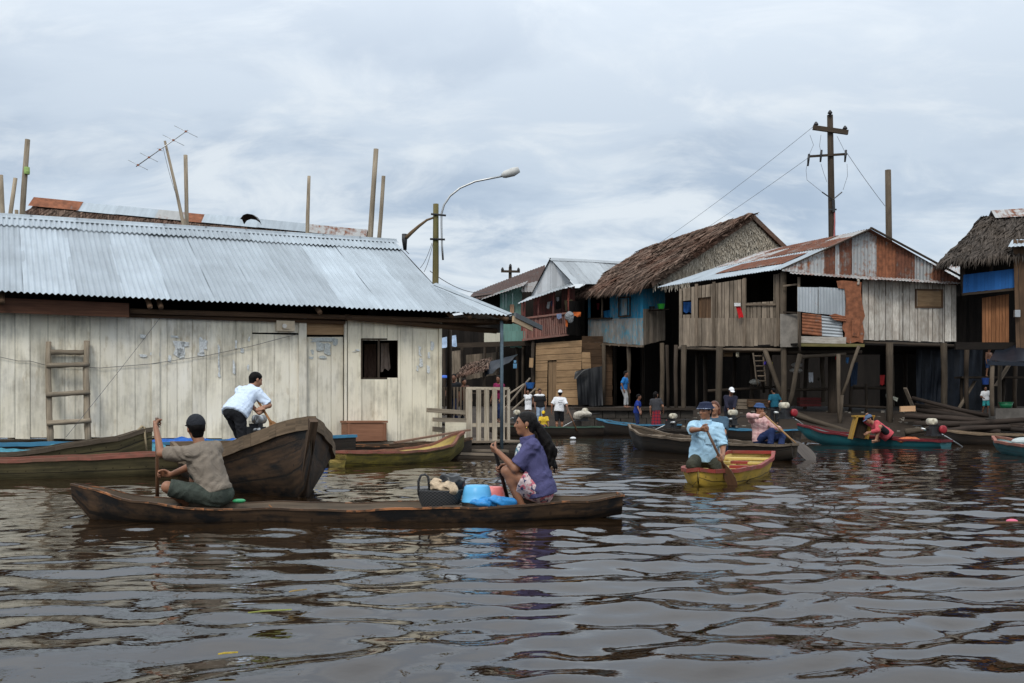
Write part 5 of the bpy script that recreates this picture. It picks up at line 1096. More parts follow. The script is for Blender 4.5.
# --- dark sheds added to block sky light behind and under the houses
for a, b, Y, lb in ((425, 600, 76, 'added dark plank shed blocking the sky behind the teal and red houses'), (600, 800, 77, 'added dark plank shed blocking the sky behind the thatched and grey stilt houses'), (800, 1120, 76, 'added dark plank shed blocking the sky behind the right-hand stilt houses')):
    S_ = thing('sky_block_shed', lb, 'shed', tuple(P((a+b)/2, 410, Y))); zt = 345
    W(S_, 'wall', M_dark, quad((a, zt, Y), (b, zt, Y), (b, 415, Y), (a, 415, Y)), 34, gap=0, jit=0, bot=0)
    m = MB(); corr(m, P(a, 346, Y-.4), P(b, 346, Y-.4), P(a, 338, Y+3), P(b, 338, Y+3), .2, .02, 2, 2); m.build('roof', M_rustmix, S_, True)
# --- embankment, planks, logs and clutter
EM = thing('stone_embankment', 'dark stone landing ledge below the thatched house', 'embankment', (P(630, 410, 45.6).x, 46.5, 0))
m = MB()
for i in range(9):
    for j in range(3):
        x0 = 577+i*13+(j % 2)*5; a, b = P(x0, 409.5, 45.3), P(x0+12.4, 409.5, 45.3); z = 1.0-j*.33; m.box(((a.x+b.x)/2, 45.55+RN.random()*.05, z-.17), (b.x-a.x, .5, .315))
m.build('blocks', plain('dark_stone', (.042, .036, .03), .9, .35, 0, 5, .6), EM)
m = MB(); a, b = P(574, 409, 45.1), P(696, 409, 45.1); m.box(((a.x+b.x)/2, 47.0, 1.045), (b.x-a.x, 3.7, .09)); m.build('slab', M_mud, EM)
LGp = 'logs piled on the mud bank'
lg = [(912, 398, 46, 1000, 418, 44), (917, 410, 45.5, 1008, 424, 43.2), (905, 416, 45, 985, 421, 43.5), (925, 404, 46.5, 1030, 421, 44.5), (915, 424, 44, 1024, 420, 43), (930, 414, 45.5, 1040, 430, 43), (922, 419, 44.8, 1000, 432, 42.6), (935, 409, 46.4, 1050, 425, 44), (960, 427, 43.4, 1045, 432, 42.4), (915, 405, 46.3, 990, 422, 43.8), (945, 431, 42.9, 1010, 427, 42.7), (950, 421, 44.2, 1060, 427, 43.2)]
lbs = ['longest dark log sloping from the tarps to the awning post', 'dark log in the middle of the bank pile', 'short dark log at the lower left of the bank pile', 'log at the back of the bank pile under the awning', 'pale-edged log lying level across the front of the pile', 'log sloping down to the right-edge boats', 'log slanting toward the moored brown boat', 'rear log reaching past the awning post', 'log lowest in the pile by the water', 'thin log at the upper left of the bank pile', 'short log end beside the moored brown boat', 'log crossing the right end of the pile']
for (xa, ya, Ya, xb, yb, Yb), lb in zip(lg, lbs):
    m = MB(); a, b = P(xa, ya, Ya), P(xb, yb, Yb); mid = lerp(a, b, .5)+V((0, 0, RN.uniform(-.08, .05))); r = RN.uniform(.07, .12); m.tube([a, lerp(a, mid, .5), mid, lerp(mid, b, .5), b], [r, r*1.05, r, r*.95, r*.9], 9, True, None, .25); tag(m.build('log', wood('wet_log', (.012, .009, .007), (.055, .04, .032), .8), None, True), lb, 'log', LGp)
for xa, ya, Ya, xb, yb, Yb, r, lb in ((780, 410, 46, 850, 432, 43.8, .12, 'weathered log lying across the mud below the balcony'), (905, 432, 43.6, 936, 428, 43.6, .13, 'short pale log end behind the red motor'), (775, 404, 46.5, 812, 420, 45, .1, 'thin driftwood beside the leaning posts')):
    pole1('log', lb, 'log', P(xa, ya, Ya), P(xb, yb, Yb), r, r*.75, M_postfar, None)
tag(brd(None, 'plank', wood('fresh_plank', (.45, .26, .14), (.6, .38, .22), .1), P(900, 409, 45), P(915, 408.5, 45), .22, .12, Z_), 'bright tan plank end on the mud behind the post', 'plank')
for i, (xa, ya, xb, yb, Y, w_) in enumerate(((505, 408, 530, 378, 47.5, .14), (512, 410, 536, 388, 47.3, .12), (500, 400, 524, 384, 47.8, .16), (905, 388, 915, 412, 46, .16), (958, 410, 975, 381, 47, .16), (996, 386, 1012, 360, 46.5, .2))):
    tag(brd(None, 'plank', M_grey, P(xa, ya, Y), P(xb, yb, Y+.4), w_, .04), ['loose plank leaning highest in the dark gap left of the tan wall', 'loose plank leaning lowest in the dark gap left of the tan wall', 'wide loose plank propped behind two others left of the tan wall', 'plank propped beside the bright tan plank end', 'plank propped against the wide blue-black tarp', 'plank leaning under the dark awning'][i], 'plank', 'loose planks leaning in the shade')
def sack(name, label, cat, px, py, Y, r, mt, wr=.02): 
    q = P(px, py, Y); m = SDF([q[i]-max(r)*1.4 for i in range(3)], [q[i]+max(r)*1.4 for i in range(3)], .03); m.ell(q, r, None, 0, wr=wr); return tag(m.build(name, mt), label, cat)
def crate(label, px, py, Y, size, mt, grp='crates and boxes stacked in the shade'):
    q = P(px, py, Y); r = thing('crate', label, 'crate', tuple(q-V((0, 0, size[2]/2))), 0, grp); m = MB(); sx, sy, sz = size
    for k in range(3): 
        for sg in (-1, 1): m.board((-sx/2, sg*sy/2, sz*(k+.5)/3), (sx/2, sg*sy/2, sz*(k+.5)/3), sz/3.5, .02, Z_); m.board((sg*sx/2, -sy/2+.012, sz*(k+.5)/3), (sg*sx/2, sy/2-.012, sz*(k+.5)/3), sz/3.5, .02, Z_)
    m.build('slats', mt, r, False, True); m = MB(); m.box((0, 0, .02), (sx-.03, sy-.03, .03)); m.build('bottom', mt, r, False, True); return r
crate('red-brown crate in the shade below the balcony', 809, 402, 47.5, (.9, .5, .4), wood('red_crate', (.03, .006, .006), (.075, .012, .012), .3)); crate('grey crate in the shade beside the white-capped person', 745, 404, 48.6, (.7, .5, .45), M_grey); crate('tan crate hung high under the grey stilt house floor', 728, 354.5, 48.5, (.35, .3, .18), M_tan); crate('dark crate in the shade under the ladder', 757, 403, 48.4, (.9, .6, .35), M_brown)
for px, py, Y, r, col, lb in ((797, 365, 47.5, (.25, .2, .12), (.4, .38, .36), 'rolled pale bundle stored under the balcony, upper one'), (796, 370.5, 47.5, (.28, .2, .1), (.5, .48, .44), 'rolled pale bundle stored under the balcony, lower one'), (755, 382, 48.6, (.25, .2, .13), (.35, .34, .3), 'pale sack among the crates under the grey stilt house')): sack('sack', lb, 'sack', px, py, Y, r, cloth('sack%d' % px, col))
BK_ = thing('basin', 'green plastic basin on a block under the dark awning', 'basin', tuple(P(1006, 408, 43.8))); m = MB(); m.tube([P(1006, 408.5, 43.8), P(1006, 402.5, 43.8)], [.2, .27], 16); m.build('tub', plain('green_tub', (.01, .12, .05), .4), BK_, True)
m = MB(); m.tube([P(1006, 402.8, 43.8)-V((0, 0, .0)), P(1006, 402.1, 43.8)], [.285, .285], 16); m.build('rim', plain('green_tub', (.01, .12, .05), .4), BK_, True)
m = MB(); m.box(P(1012, 413.5, 43.9), (1.6, .7, .42)); tag(m.build('concrete_block', plain('grey_concrete', (.11, .1, .09), .9, .3, 0, 3)), 'grey concrete block under the green basin', 'block')
# --- utility poles and wires
UP = thing('utility_pole', 'tall utility pole with two crossarms and insulators behind the rusty gable', 'utility pole', tuple(P(831, 410, 53))); YP = 53.0
def col(x0, y0, x1, y1, Y, r0, r1, par, mt): 
    a, b = P(x0, y0, Y), P(x1, y1, Y); d = (a-b)/(a.z-b.z); a = b+d*(.5-b.z); m = MB(); m.tube([lerp(a, b, i/5) for i in range(6)], [r0+(r1-r0)*i/5 for i in range(6)], 10); return m.build('post', mt, par, True)
col(832, 240, 830, 115, YP, .2, .14, UP, M_postd)
m = MB(); m.board(P(813, 127.5, YP-.2), P(848, 132.5, YP-.2), .22, .14, (0, 0, 1)); m.build('crossarm', M_postd, UP); m = MB(); m.board(P(808, 156.5, YP-.2), P(847, 154, YP-.2), .1, .1, (0, 0, 1)); m.build('crossarm', M_postd, UP)
for x, y in ((816, 125), (845, 129), (830, 113.5)):
    m = MB(); q = P(x, y, YP-.2); m.tube([q-V((0, 0, .15)), q-V((0, 0, .05)), q, q+V((0, 0, .02)), q+V((0, 0, .1)), q+V((0, 0, .16))], [.03, .03, .11, .12, .08, .03], 10); m.build('insulator', M_iron, UP, True)
for x, y in ((808.5, 161), (821, 157), (845.5, 157)):
    m = MB(); m.tube([P(x+.6, y-7, YP-.35), P(x, y-2, YP-.35), P(x-.6, y+5, YP-.35)], [.05, .06, .04], 8); m.build('fuse_cutout', M_iron, UP, True)
m = MB(); m.tube([P(822, 192, YP-.2), P(832, 199, YP-.22)], .03, 5); m.tube([P(842, 192, YP-.2), P(833.5, 199, YP-.22)], .03, 5); m.board(P(828.5, 209.5, YP-.25), P(836.5, 209.5, YP-.25), .07, .06, Z_); m.tube([P(833.5, 200, YP-.26), P(833.8, 212, YP-.26)], .07, 8); m.build('bracket', M_iron, UP)
m = MB(); m.tube([P(834.5, 210, YP-.22), P(834.8, 222, YP-.24), P(834, 240, YP-.22)], .035, 6); m.build('conduit', plain('pink_conduit', (.4, .14, .14), .6), UP)
m = MB()
for q in (((810, 135), (813.5, 145), (809, 155), (806, 170), (807, 180), (822, 192)), ((821, 135), (819.5, 146), (821, 152)), ((837, 136), (842, 146), (845, 152)), ((821, 164), (824, 174), (827, 182)), ((847, 164), (847.5, 176), (843, 190))): m.tube([P(x, y, YP-.35) for x, y in q], .009, 5)
wire(m, P(847, 153, YP-.3), P(885, 206, 53), .05, .012); m.build('wire', M_wire, UP)
m = MB(); wire(m, P(816, 124.5, YP-.2), P(560, 300, 110), .8, .010); tag(m.build('wire', M_wire), 'upper power line running from the tall utility pole to the left', 'wire', 'power lines')
m = MB(); wire(m, P(808, 158, YP-.3), P(560, 306, 115), .8, .010); tag(m.build('wire', M_wire), 'lower power line running from the tall utility pole to the left', 'wire', 'power lines')
U2 = thing('wooden_pole', 'bare grey pole standing right of the tall utility pole', 'pole', tuple(P(889, 410, 53))); col(889, 245, 888, 170, 53, .17, .14, U2, M_postfar)
U3 = thing('utility_pole', 'small distant utility pole with one crossarm above the teal house', 'utility pole', tuple(P(510, 410, 80))); col(510, 290, 510.3, 267, 80, .16, .12, U3, M_postd)
m = MB(); m.board(P(501, 271.3, 79.8), P(520, 271.6, 79.8), .16, .12, (0, 0, 1)); m.build('crossarm', M_postd, U3)
for x, y in ((502.5, 269.5), (518.5, 269.8), (510.4, 266)): m = MB(); q = P(x, y, 79.8); m.tube([q-V((0, 0, .12)), q, q+V((0, 0, .15))], [.07, .12, .05], 8); m.build('insulator', M_iron, U3, True)
# ------------------------------------------------------------------ boats
H_dark = wood('dark_hull', (.010, .008, .006), (.05, .034, .024), .3, .6, (.02, .02, .014), .5, (.03, .024, .02), (.4, .6), spec=.35, seam=.16)
H_work = wood('worn_dark_hull', (.014, .010, .007), (.115, .065, .034), .3, .6, (.009, .009, .007), .7, (.010, .0095, .010), (.47, .57), spec=.4, seam=.21)
H_gun = wood('worn_gunwale', (.02, .014, .01), (.12, .07, .04), .4, .7, (.015, .012, .01), .6, (.42, .17, .07), (.52, .58))
H_in = wood('hull_inside', (.03, .024, .018), (.125, .092, .064), .3, .75, (.03, .03, .025), .6)
H_moss = wood('mossy_hull', (.035, .03, .016), (.19, .155, .075), .3, .7, (.018, .02, .014), .9, spec=.3, seam=.17)
H_yel = wood('yellow_hull', (.16, .11, .03), (.3, .21, .06), .2, .55, (.09, .07, .03), .5, (.60, .38, .05), (.28, .48), spec=.35, seam=.15)
H_yelin = wood('yellow_lining', (.25, .19, .08), (.42, .34, .16), .2, .6, (.1, .08, .04), .5, (.62, .47, .16), (.3, .5))
H_red = wood('red_gunwale', (.16, .05, .035), (.25, .1, .07), .2, .55, (.06, .03, .02), .5, (.30, .04, .032), (.36, .56))
H_olive = wood('olive_yellow_hull', (.05, .045, .015), (.17, .14, .04), .3, .6, (.03, .03, .014), .8, (.28, .215, .035), (.45, .62), spec=.35, seam=.15)
H_rose = wood('faded_red_gunwale', (.12, .06, .04), (.25, .13, .09), .3, .7, (.05, .04, .03), .5, (.32, .11, .08), (.42, .6))
H_teal = wood('teal_hull', (.02, .06, .07), (.05, .14, .15), .2, .5, (.02, .03, .03), .4, (.015, .115, .135), (.3, .5), spec=.35, seam=.17)
H_darkred = wood('dark_red_gunwale', (.06, .012, .012), (.16, .03, .03), .2, .6, None, 0, (.14, .018, .022), (.3, .5))
H_bluegun = wood('blue_gunwale', (.03, .07, .11), (.08, .17, .25), .2, .6, None, 0, (.06, .22, .36), (.35, .55))
# paddlers' canoe in front
cL, rz, Ln = place(158, 10.05, 607, 10.3)
CAN = boat('dugout_canoe', 'long narrow dark canoe carrying two paddlers in the front water', 'canoe',
    [(-2.83, .05, .02, .335, .19), (-2.64, .11, .04, .29, -.02), (-2.2, .25, .15, .175, -.06), (-1.6, .35, .26, .125, -.08), (-.3, .40, .32, .11, -.1), (1.0, .38, .3, .13, -.09), (1.8, .30, .21, .165, -.04), (2.19, .17, .10, .215, .02)],
    tuple(cL), rz, H_work, H_gun, H_in, None, .03, [(-2.05, .3, .05, H_in), (.62, .18, .03, H_in)], None, .05, .03, .018, 60)
# wide dark boat with raised bow
a_, b_ = V((-4.85, 17.3, 0)), V((-2.4, 12.55, 0))
BIG = boat('wooden_boat', 'wide dark wooden boat with a high weathered bow pointing at the viewer', 'boat',
    [(-2.65, .5, .38, .44, -.08), (-1.2, .62, .44, .31, -.1), (.4, .74, .46, .33, -.1), (1.5, .76, .42, .45, -.1), (2.15, .52, .24, .63, -.09), (2.6, .27, .09, .77, -.06), (2.85, .10, .02, .83, .1), (3.06, .03, .01, .86, .5)],
    tuple((a_+b_)*.5), heading(a_, b_), H_work, wood('grey_gunwale', (.06, .045, .03), (.24, .17, .11), .4, .8, (.05, .04, .03), .5), H_in, None, .035, [(.6, .25, .1), (-1.2, .25, .1)], M_grey, .08, .06, .15, 50, ribs=7)
m = MB(); m.board((2.62, 0, -.05), (3.12, 0, .89), .09, .09, (0, 1, 0)); m.build('stem_post', wood('stem_wood', (.03, .02, .014), (.13, .085, .055), .3), BIG, False, True)
def along(off, L0, L1): 
    p0 = V((WA.x, WA.y, 0))+HW.n*off+WD*L0; p1 = V((WA.x, WA.y, 0))+HW.n*off+WD*L1; return p0, p1
p0, p1 = along(3.72, -3.6, 4.4)
B1 = boat('wooden_boat', 'long mossy wooden boat moored lowest at the left, reddish worn rim', 'boat', [(-4.0, .35, .25, .3, -.06), (-2, .45, .34, .27, -.1), (0, .46, .35, .27, -.1), (2, .44, .32, .32, -.1), (3.4, .3, .16, .4, -.05), (4.0, .06, .03, .48, .05)],
    tuple((p0+p1)*.5), heading(p0, p1), H_moss, H_rose, H_in, 'boats moored along the cream house', .035, [(-1.2, .2, .03), (.3, .14, .02), (1.8, .2, .05)], M_grey, .07, .06, .05, 50, ribs=8)
p0, p1 = along(2.45, -4, 2.55)
B2 = boat('wooden_boat', 'dark wooden boat with a rising roped prow and turquoise net inside', 'boat', [(-3.3, .35, .25, .24, -.06), (-1, .43, .32, .25, -.1), (1, .42, .3, .33, -.1), (2.4, .26, .14, .53, -.03), (3.0, .05, .02, .68, .22)],
    tuple((p0+p1)*.5), heading(p0, p1), H_moss, M_postfar, H_in, 'boats moored along the cream house', .035, [(-.5, .2, .05), (1.5, .2, .1)], M_grey, .07, .07, .07, 46, ribs=7)
p0, p1 = along(1.0, -2.6, 6.2)
B3 = boat('wooden_boat', 'wooden boat against the cream wall covered by a blue tarp', 'boat', [(-4.4, .3, .2, .42, -.05), (-2, .4, .3, .42, -.1), (1, .4, .3, .42, -.1), (3.4, .3, .18, .46, -.06), (4.4, .1, .05, .5, .04)],
    tuple((p0+p1)*.5), heading(p0, p1), H_dark, H_bluegun, H_in, 'boats moored along the cream house', .035, [(2.6, .2, .05)], M_grey, .1, .05, .05, 46)
def tarp_on(label, mt, p0, p1, hw, z, seed, amp=.05, name='tarp'):
    rr = random.Random(seed); d = (p1-p0).normalized(); sd = V((d.y, -d.x, 0)); rows = []
    for i in range(25):
        row = []
        for k in range(11):
            u, w_ = i/24, k/5-1; row.append(p0+(p1-p0)*u+sd*(hw*w_*(1+.1*math.sin(i*.9+seed)))+V((0, 0, z+.10*(1-w_*w_)+amp*math.sin(i*1.1+k*.9+seed)*math.sin(k*1.3+i*.37)+rr.uniform(-.02, .02)-(.10 if abs(w_) > .95 else 0))))
        rows.append(row)
    m = MB(); m.grid(rows); m.grid([[p-V((0, 0, .012)) for p in r[::-1]] for r in rows]); return tag(m.build(name, mt, None, True), label, 'tarp')
q0, q1 = along(1.02, 1.9, 5.6); tarp_on('crumpled blue tarp covering the boat against the cream wall', M_bluetarp, q0, q1, .36, .36, 3)
q0, q1 = along(2.45, -3.4, .9); tarp_on('turquoise net heaped inside the boat with the roped prow', M_turq, q0, q1, .24, .27, 8, .04, 'fishing_net')
q0, q1 = along(1.55, .7, 2.6); tarp_on('narrow turquoise net lying between two moored boats near the ladder', M_turq, q0, q1, .18, .30, 12, .03, 'fishing_net')
pr_ = MW[B2.name] @ V((2.85, 0, .68)); m = MB(); m.tube([pr_+V((.02, .06, .02)), pr_+V((.06, -.07, .03)), pr_+V((.08, -.1, -.15)), pr_+V((.1, -.08, -.38))], .018, 6); m.tube([pr_+V((-.05, -.1, -.03)), pr_+V((0, -.02, .05)), pr_+V((.02, .12, 0))], .02, 6); tag(m.build('mooring_rope', M_rope, None, True), 'pale rope knotted round the rising prow of the net boat', 'rope')
a_, b_ = V((-3.02, 19.3, 0)), V((-1.2, 21.75, 0))
B4 = boat('rowing_canoe', 'short moored canoe with yellow inside and faded red rim below the window', 'canoe', [(-1.6, .26, .18, .27, -.03), (-.9, .38, .28, .24, -.09), (.3, .40, .29, .235, -.1), (1.2, .29, .16, .31, -.05), (1.75, .09, .04, .52, .12), (1.9, .03, .02, .56, .25)],
    tuple((a_+b_)*.5), heading(a_, b_), H_olive, H_rose, H_yelin, 'boats moored along the cream house', .03, [(-.7, .16, .03, M_grey), (.55, .2, .05, H_yelin)], H_yelin, .07, .055, .045, 40)
p0, p1 = along(.74, 5.9, 8.6)
B5 = boat('wooden_boat', 'dark brown boat squeezed between the wooden chest and the yellow canoe', 'boat', [(-1.45, .3, .22, .3, -.05), (0, .32, .24, .3, -.1), (1.2, .2, .1, .36, -.04), (1.5, .05, .03, .42, .1)], tuple((p0+p1)*.5), heading(p0, p1), H_dark, H_gun, H_in, 'boats moored along the cream house', .03, (), None, .1, .05, .045, 30)
tag(brd(None, 'plank', wood('rosy_plank', (.14, .08, .055), (.32, .2, .14), .3), HW.hit(395, 442.5, .85), HW.hit(469, 430, .6), .14, .035), 'long rosy plank laid from the dark brown boat toward the picket gate', 'plank')
# yellow boat
a_, b_ = V((2.42, 14.3, 0)), V((3.95, 18.0, 0))
B6 = boat('rowing_boat', 'bright yellow rowing boat with red rim and yellow thwarts', 'boat', [(-2.0, .02, .01, .22, .03), (-1.8, .2, .1, .20, -.06), (-1.1, .43, .32, .185, -.1), (0, .5, .40, .20, -.1), (1.1, .46, .36, .25, -.09), (1.9, .36, .27, .32, -.02)],
    tuple((a_+b_)*.5), heading(a_, b_), H_yel, H_red, H_yelin, None, .03, [(-1.25, .3, .02), (-.1, .17, .03), (.75, .17, .04), (1.5, .22, .06)], H_yelin, .075, .055, .05, 44)
m = MB()
for x, y in ((-.1, -.05), (.75, .1)): z = .20 if x < 0 else .225; m.box((x, y-.12, z-.03+.018), (.172, .26, .012)); m.box((x, y-.12, z-.03), (.176, .26, .034))
m.build('seat_paint', H_red, B6, False, True)
# long dark canoe of the pink shirt man
a_, b_ = V((3.3, 28.2, 0)), V((5.42, 21.6, 0))
B7 = boat('dugout_canoe', 'long dark canoe of the man in the pink shirt, prow far behind', 'canoe', [(-4.15, .05, .02, .62, .35), (-3.5, .26, .14, .5, .0), (-2.5, .42, .3, .38, -.09), (0, .46, .36, .32, -.1), (2.2, .42, .3, .29, -.1), (3.3, .25, .14, .3, -.03), (3.7, .08, .04, .33, .06)],
    tuple((a_+b_)*.5), heading(a_, b_), H_dark, M_post, H_in, None, .03, [(-2.8, .3, .05), (-1.5, .22, .05), (-.3, .22, .05), (2.1, .2, .02), (.9, .2, .05)], M_grey, .08, .06, .05, 50, ribs=9)
def simple(label, pa, Ya, pb, Yb, zt, ht, hm, gm, inm=None, bow=1, group='boats along the far bank', name='wooden_boat', hb=None, seats=True, rise=.25):
    c, rz, L = place(pa, Ya, pb, Yb); h = L/2; hb = hb or ht*.75
    st = [(-h, ht*.7, hb*.6, zt+.02, -.04), (-h*.6, ht*.95, hb*.95, zt, -.1), (0, ht, hb, zt, -.1), (h*.55, ht*.8, hb*.7, zt+rise*.3, -.08), (h*.9, ht*.35, hb*.25, zt+rise*.8, .0), (h*1.08, .05, .02, zt+rise, .16)]
    if bow < 0: st = [(-a, b, c2, d, e) for a, b, c2, d, e in st][::-1]
    return boat(name, label, 'boat', st, tuple(c), rz, hm, gm, inm or H_in, group, .03, [(-h*.3*bow, .2, .04), (h*.25*bow, .2, .05)] if seats else (), M_grey, .08, .055, .05, 34)
BA = simple('dark motor boat carrying the man in white shirt and cap', 494, 42.4, 603, 42.4, .34, .5, H_dark, wood('green_gunwale', (.03, .05, .04), (.08, .14, .1), .3), None, -1, rise=.12)
BB = simple('canoe with blue rim pointing left behind the white covered motor', 600, 44.2, 676, 41.6, .42, .5, H_dark, H_bluegun, None, -1, rise=.22)
BC = simple('dark motor boat with blue rim behind the pink shirt man', 712, 36.2, 797, 34.2, .36, .5, H_dark, H_bluegun, None, -1, rise=.1)
BD = simple('small dark boat half hidden behind the long canoe', 652, 38.5, 705, 36.5, .3, .42, H_dark, H_dark, None, -1, rise=.1)
c, rz, L = place(818, 32.0, 946, 29.4); h = L/2
BT = boat('motor_boat', 'teal motor boat with dark red rim and rising prow', 'boat', [(-h-.65, .04, .02, .58, .42), (-h-.25, .18, .08, .5, .12), (-h+.4, .36, .22, .36, -.06), (-h*.2, .47, .34, .25, -.1), (h*.6, .45, .34, .19, -.1), (h, .4, .3, .17, -.05)], tuple(c), rz, H_teal, H_darkred, wood('pale_teal_lining', (.05, .14, .15), (.12, .27, .28), .2, .6), 'boats along the far bank', .03, [(-h*.55, .2, .05), (h*.35, .2, .03)], H_darkred, .08, .06, .055, 40)
BE = simple('unpainted brown boat moored below the log pile', 942, 32.6, 1045, 30.6, .3, .48, H_dark, wood('tan_gunwale', (.1, .07, .045), (.26, .19, .125), .3), None, -1, rise=.12)
a_, b_ = V((11.55, 26.2, 0)), V((11.0, 20.4, 0))
BF_ = boat('motor_boat', 'turquoise boat with brown rim cut off by the right edge', 'boat', [(-3.1, .4, .3, .28, -.05), (0, .5, .38, .25, -.1), (1.8, .38, .22, .27, -.07), (2.7, .16, .06, .32, .02), (3.1, .04, .02, .36, .15)], tuple((a_+b_)*.5), heading(b_, a_), H_teal, H_rose, wood('pale_lining', (.16, .24, .24), (.35, .42, .42), .3), 'boats along the far bank', .03, [(.6, .2, .04), (1.7, .2, .05)], M_grey, .08, .07, .055, 36)
m = MB(); q = MW[BF_.name] @ V((1.1, 0, .3)); m.ell(q, .3, .22, .1, None, 14, 8); tag(m.build('cloth_bundle', cloth('pale_bundle', (.42, .46, .46))), 'pale bundle lying in the turquoise boat at the right edge', 'bundle')
# motors
RED_ = plain('red_plastic', (.26, .018, .025), .4); DKP = plain('dark_plastic', (.04, .04, .045), .5)
for lb, px, py, Y, rz, tk, s_, cv in (('motor wrapped in white cloth on the stern of the dark boat', 583, 421, 42.3, 3.4, DKP, 1.1, None), ('motor with white tank on the left end of the white-shirt man\'s boat', 519, 424, 42.2, .3, DKP, 1.2, None), ('motor with cream tank in front of the white-capped person', 731, 425, 36.0, 2.2, DKP, 1.1, None), ('motor with red cover behind the pink shirt man\'s paddle', 786, 419, 34.4, .5, RED_, 1.15, None), ('motor with red cover on the stern of the teal boat', 934, 436, 29.6, .3, RED_, 1.05, None), ('tilted motor with white tank beside the red plaid skirt', 671, 428, 37.4, 2.6, RED_, 1.1, None), ('grey motor beside the man in the pale blue shirt', 256, 439, 17.5, 2.8, M_steel, .85, M_steel)):
    motor(lb, tuple(P(px, py, Y)), rz, tk, s_, cover=cv)
m = SDF([P(583, 418, 42.3)[i]-.6 for i in range(3)], [P(583, 418, 42.3)[i]+.6 for i in range(3)], .03); q = P(583, 414, 42.1); m.ell(q, (.34, .22, .13), None, .1, wr=.022); m.ell(q+V((-.22, 0, -.1)), (.15, .16, .14), None, .1, wr=.022); tag(m.build('cloth_cover', cloth('white_cover', (.42, .39, .33), .3)), 'crumpled white cloth wrapped over the motor of the dark boat', 'cloth')
m = SDF([P(909, 439, 29.8)[i]-.7 for i in range(3)], [P(909, 439, 29.8)[i]+.7 for i in range(3)], .03); m.ell(P(909, 440.5, 29.9), (.32, .2, .1), None, .1, wr=.025); tag(m.build('fishing_net', cloth('orange_net', (.45, .12, .05))), 'orange net heaped in the teal boat behind the red shirt man', 'net')
# load of the paddlers' canoe
BQ = P(440, 500, 10.4); BSK = thing('basket', 'dark woven basket with an upright handle in the front canoe', 'basket', (BQ.x, BQ.y, .08))
wv = NT('weave'); u_ = wv.uv(60, 70); ck = wv.n('ShaderNodeTexChecker'); wv.l(u_, ck.inputs['Vector']); ck.inputs['Scale'].default_value = 1.0; wv.bump(ck.outputs['Fac'], .8, .01); M_weave = wv.fin(wv.mix(ck.outputs['Fac'], (.02, .022, .024), (.06, .06, .062)), .6)
rows = []
for z, r in ((.09, .165), (.14, .185), (.2, .2), (.235, .205), (.25, .21), (.25, .19), (.2, .185), (.12, .17), (.11, .01)): rows.append([V((BQ.x+r*1.05*math.cos(k/20*2*math.pi), BQ.y+r*.85*math.sin(k/20*2*math.pi), z)) for k in range(21)])
m = MB(); m.grid(rows); m.build('bowl', M_weave, BSK, True); m = MB(); hx = P(424.5, 490, 10.4).x
m.tube([V((hx-.05, BQ.y-.06, .2)), V((hx-.052, BQ.y-.06, .33)), V((hx-.03, BQ.y-.06, .385)), V((hx+.01, BQ.y-.06, .395)), V((hx+.04, BQ.y-.06, .37)), V((hx+.055, BQ.y-.06, .22))], .012, 8); m.build('handle', M_weave, BSK, True)
def lump(name, label, cat, mt, parts, vox=.012, wr=.012):
    m = SDF([min(p[0][i]-max(p[1]) for p in parts)-.05 for i in range(3)], [max(p[0][i]+max(p[1]) for p in parts)+.05 for i in range(3)], vox)
    for c_, r_ in parts: m.ell(c_, r_, None, .03, wr=wr)
    return tag(m.build(name, mt), label, cat)
lump('sackcloth', 'crumpled beige sackcloth filling the dark basket', 'cloth', cloth('sackcloth', (.5, .39, .27), .25, None, None, .7), [(P(443, 487, 10.35), (.13, .1, .05)), (P(436, 484, 10.35), (.06, .07, .055)), (P(452, 491, 10.3), (.06, .07, .04))], .01, .014)
lump('plastic_bag', 'knotted black plastic bag on top of the dark basket', 'bag', plain('black_bag', (.02, .021, .023), .3, .3, 0, 14, .8), [(P(453, 482, 10.5), (.12, .1, .075)), (P(446, 479, 10.5), (.06, .06, .05)), (P(460, 488, 10.5), (.06, .07, .06))], .01, .014)
def bowl(name, label, px, py, Y, r, h, mt):
    q = P(px, py, Y); m = MB(); n = 22; prof = [(1, 0), (1.04, .03), (1.0, .06), (.93, .5), (.82, .9), (.7, 1.0), (.01, 1.0)]
    m.grid([[V((q.x+r*a*math.cos(k/n*6.2832), q.y+r*a*math.sin(k/n*6.2832), q.z+h*b)) for k in range(n+1)] for a, b in prof]); return tag(m.build(name, mt, None, True), label, 'basin')
bowl('plastic_basin', 'upturned light blue plastic basin in front of the woman\'s knees', 477, 502, 10.35, .145, .16, plain('light_blue_plastic', (.11, .4, .68), .35, .06, 0, 4, 0)); bowl('plastic_basin', 'upturned salmon pink plastic basin behind the light blue one', 493, 500, 10.65, .12, .13, plain('salmon_plastic', (.7, .2, .19), .4, .06, 0, 4, 0))
lump('plastic_sheet', 'crumpled bright blue plastic sheet beside the two upturned basins', 'sheet', plain('bright_blue_sheet', (.03, .22, .52), .35, .3, 0, 18, .8), [(P(497, 500.5, 10.2), (.16, .07, .045)), (P(508, 503, 10.25), (.1, .07, .04)), (P(482, 503, 10.15), (.1, .05, .03))], .01, .016)
lump('plastic_piece', 'small green plastic piece behind the man with the dark cap', 'plastic piece', plain('green_piece', (.03, .25, .1), .4), [(P(239, 501, 10.3), (.06, .05, .02))], .01, .004)
m = MB(); m.tube([P(269, 505, 9.9), P(276, 511, 9.86), P(287, 517, 9.86)], .0045, 5); tag(m.build('string', plain('orange_string', (.25, .1, .03), .8)), 'thin orange string hanging over the side of the front canoe', 'string')
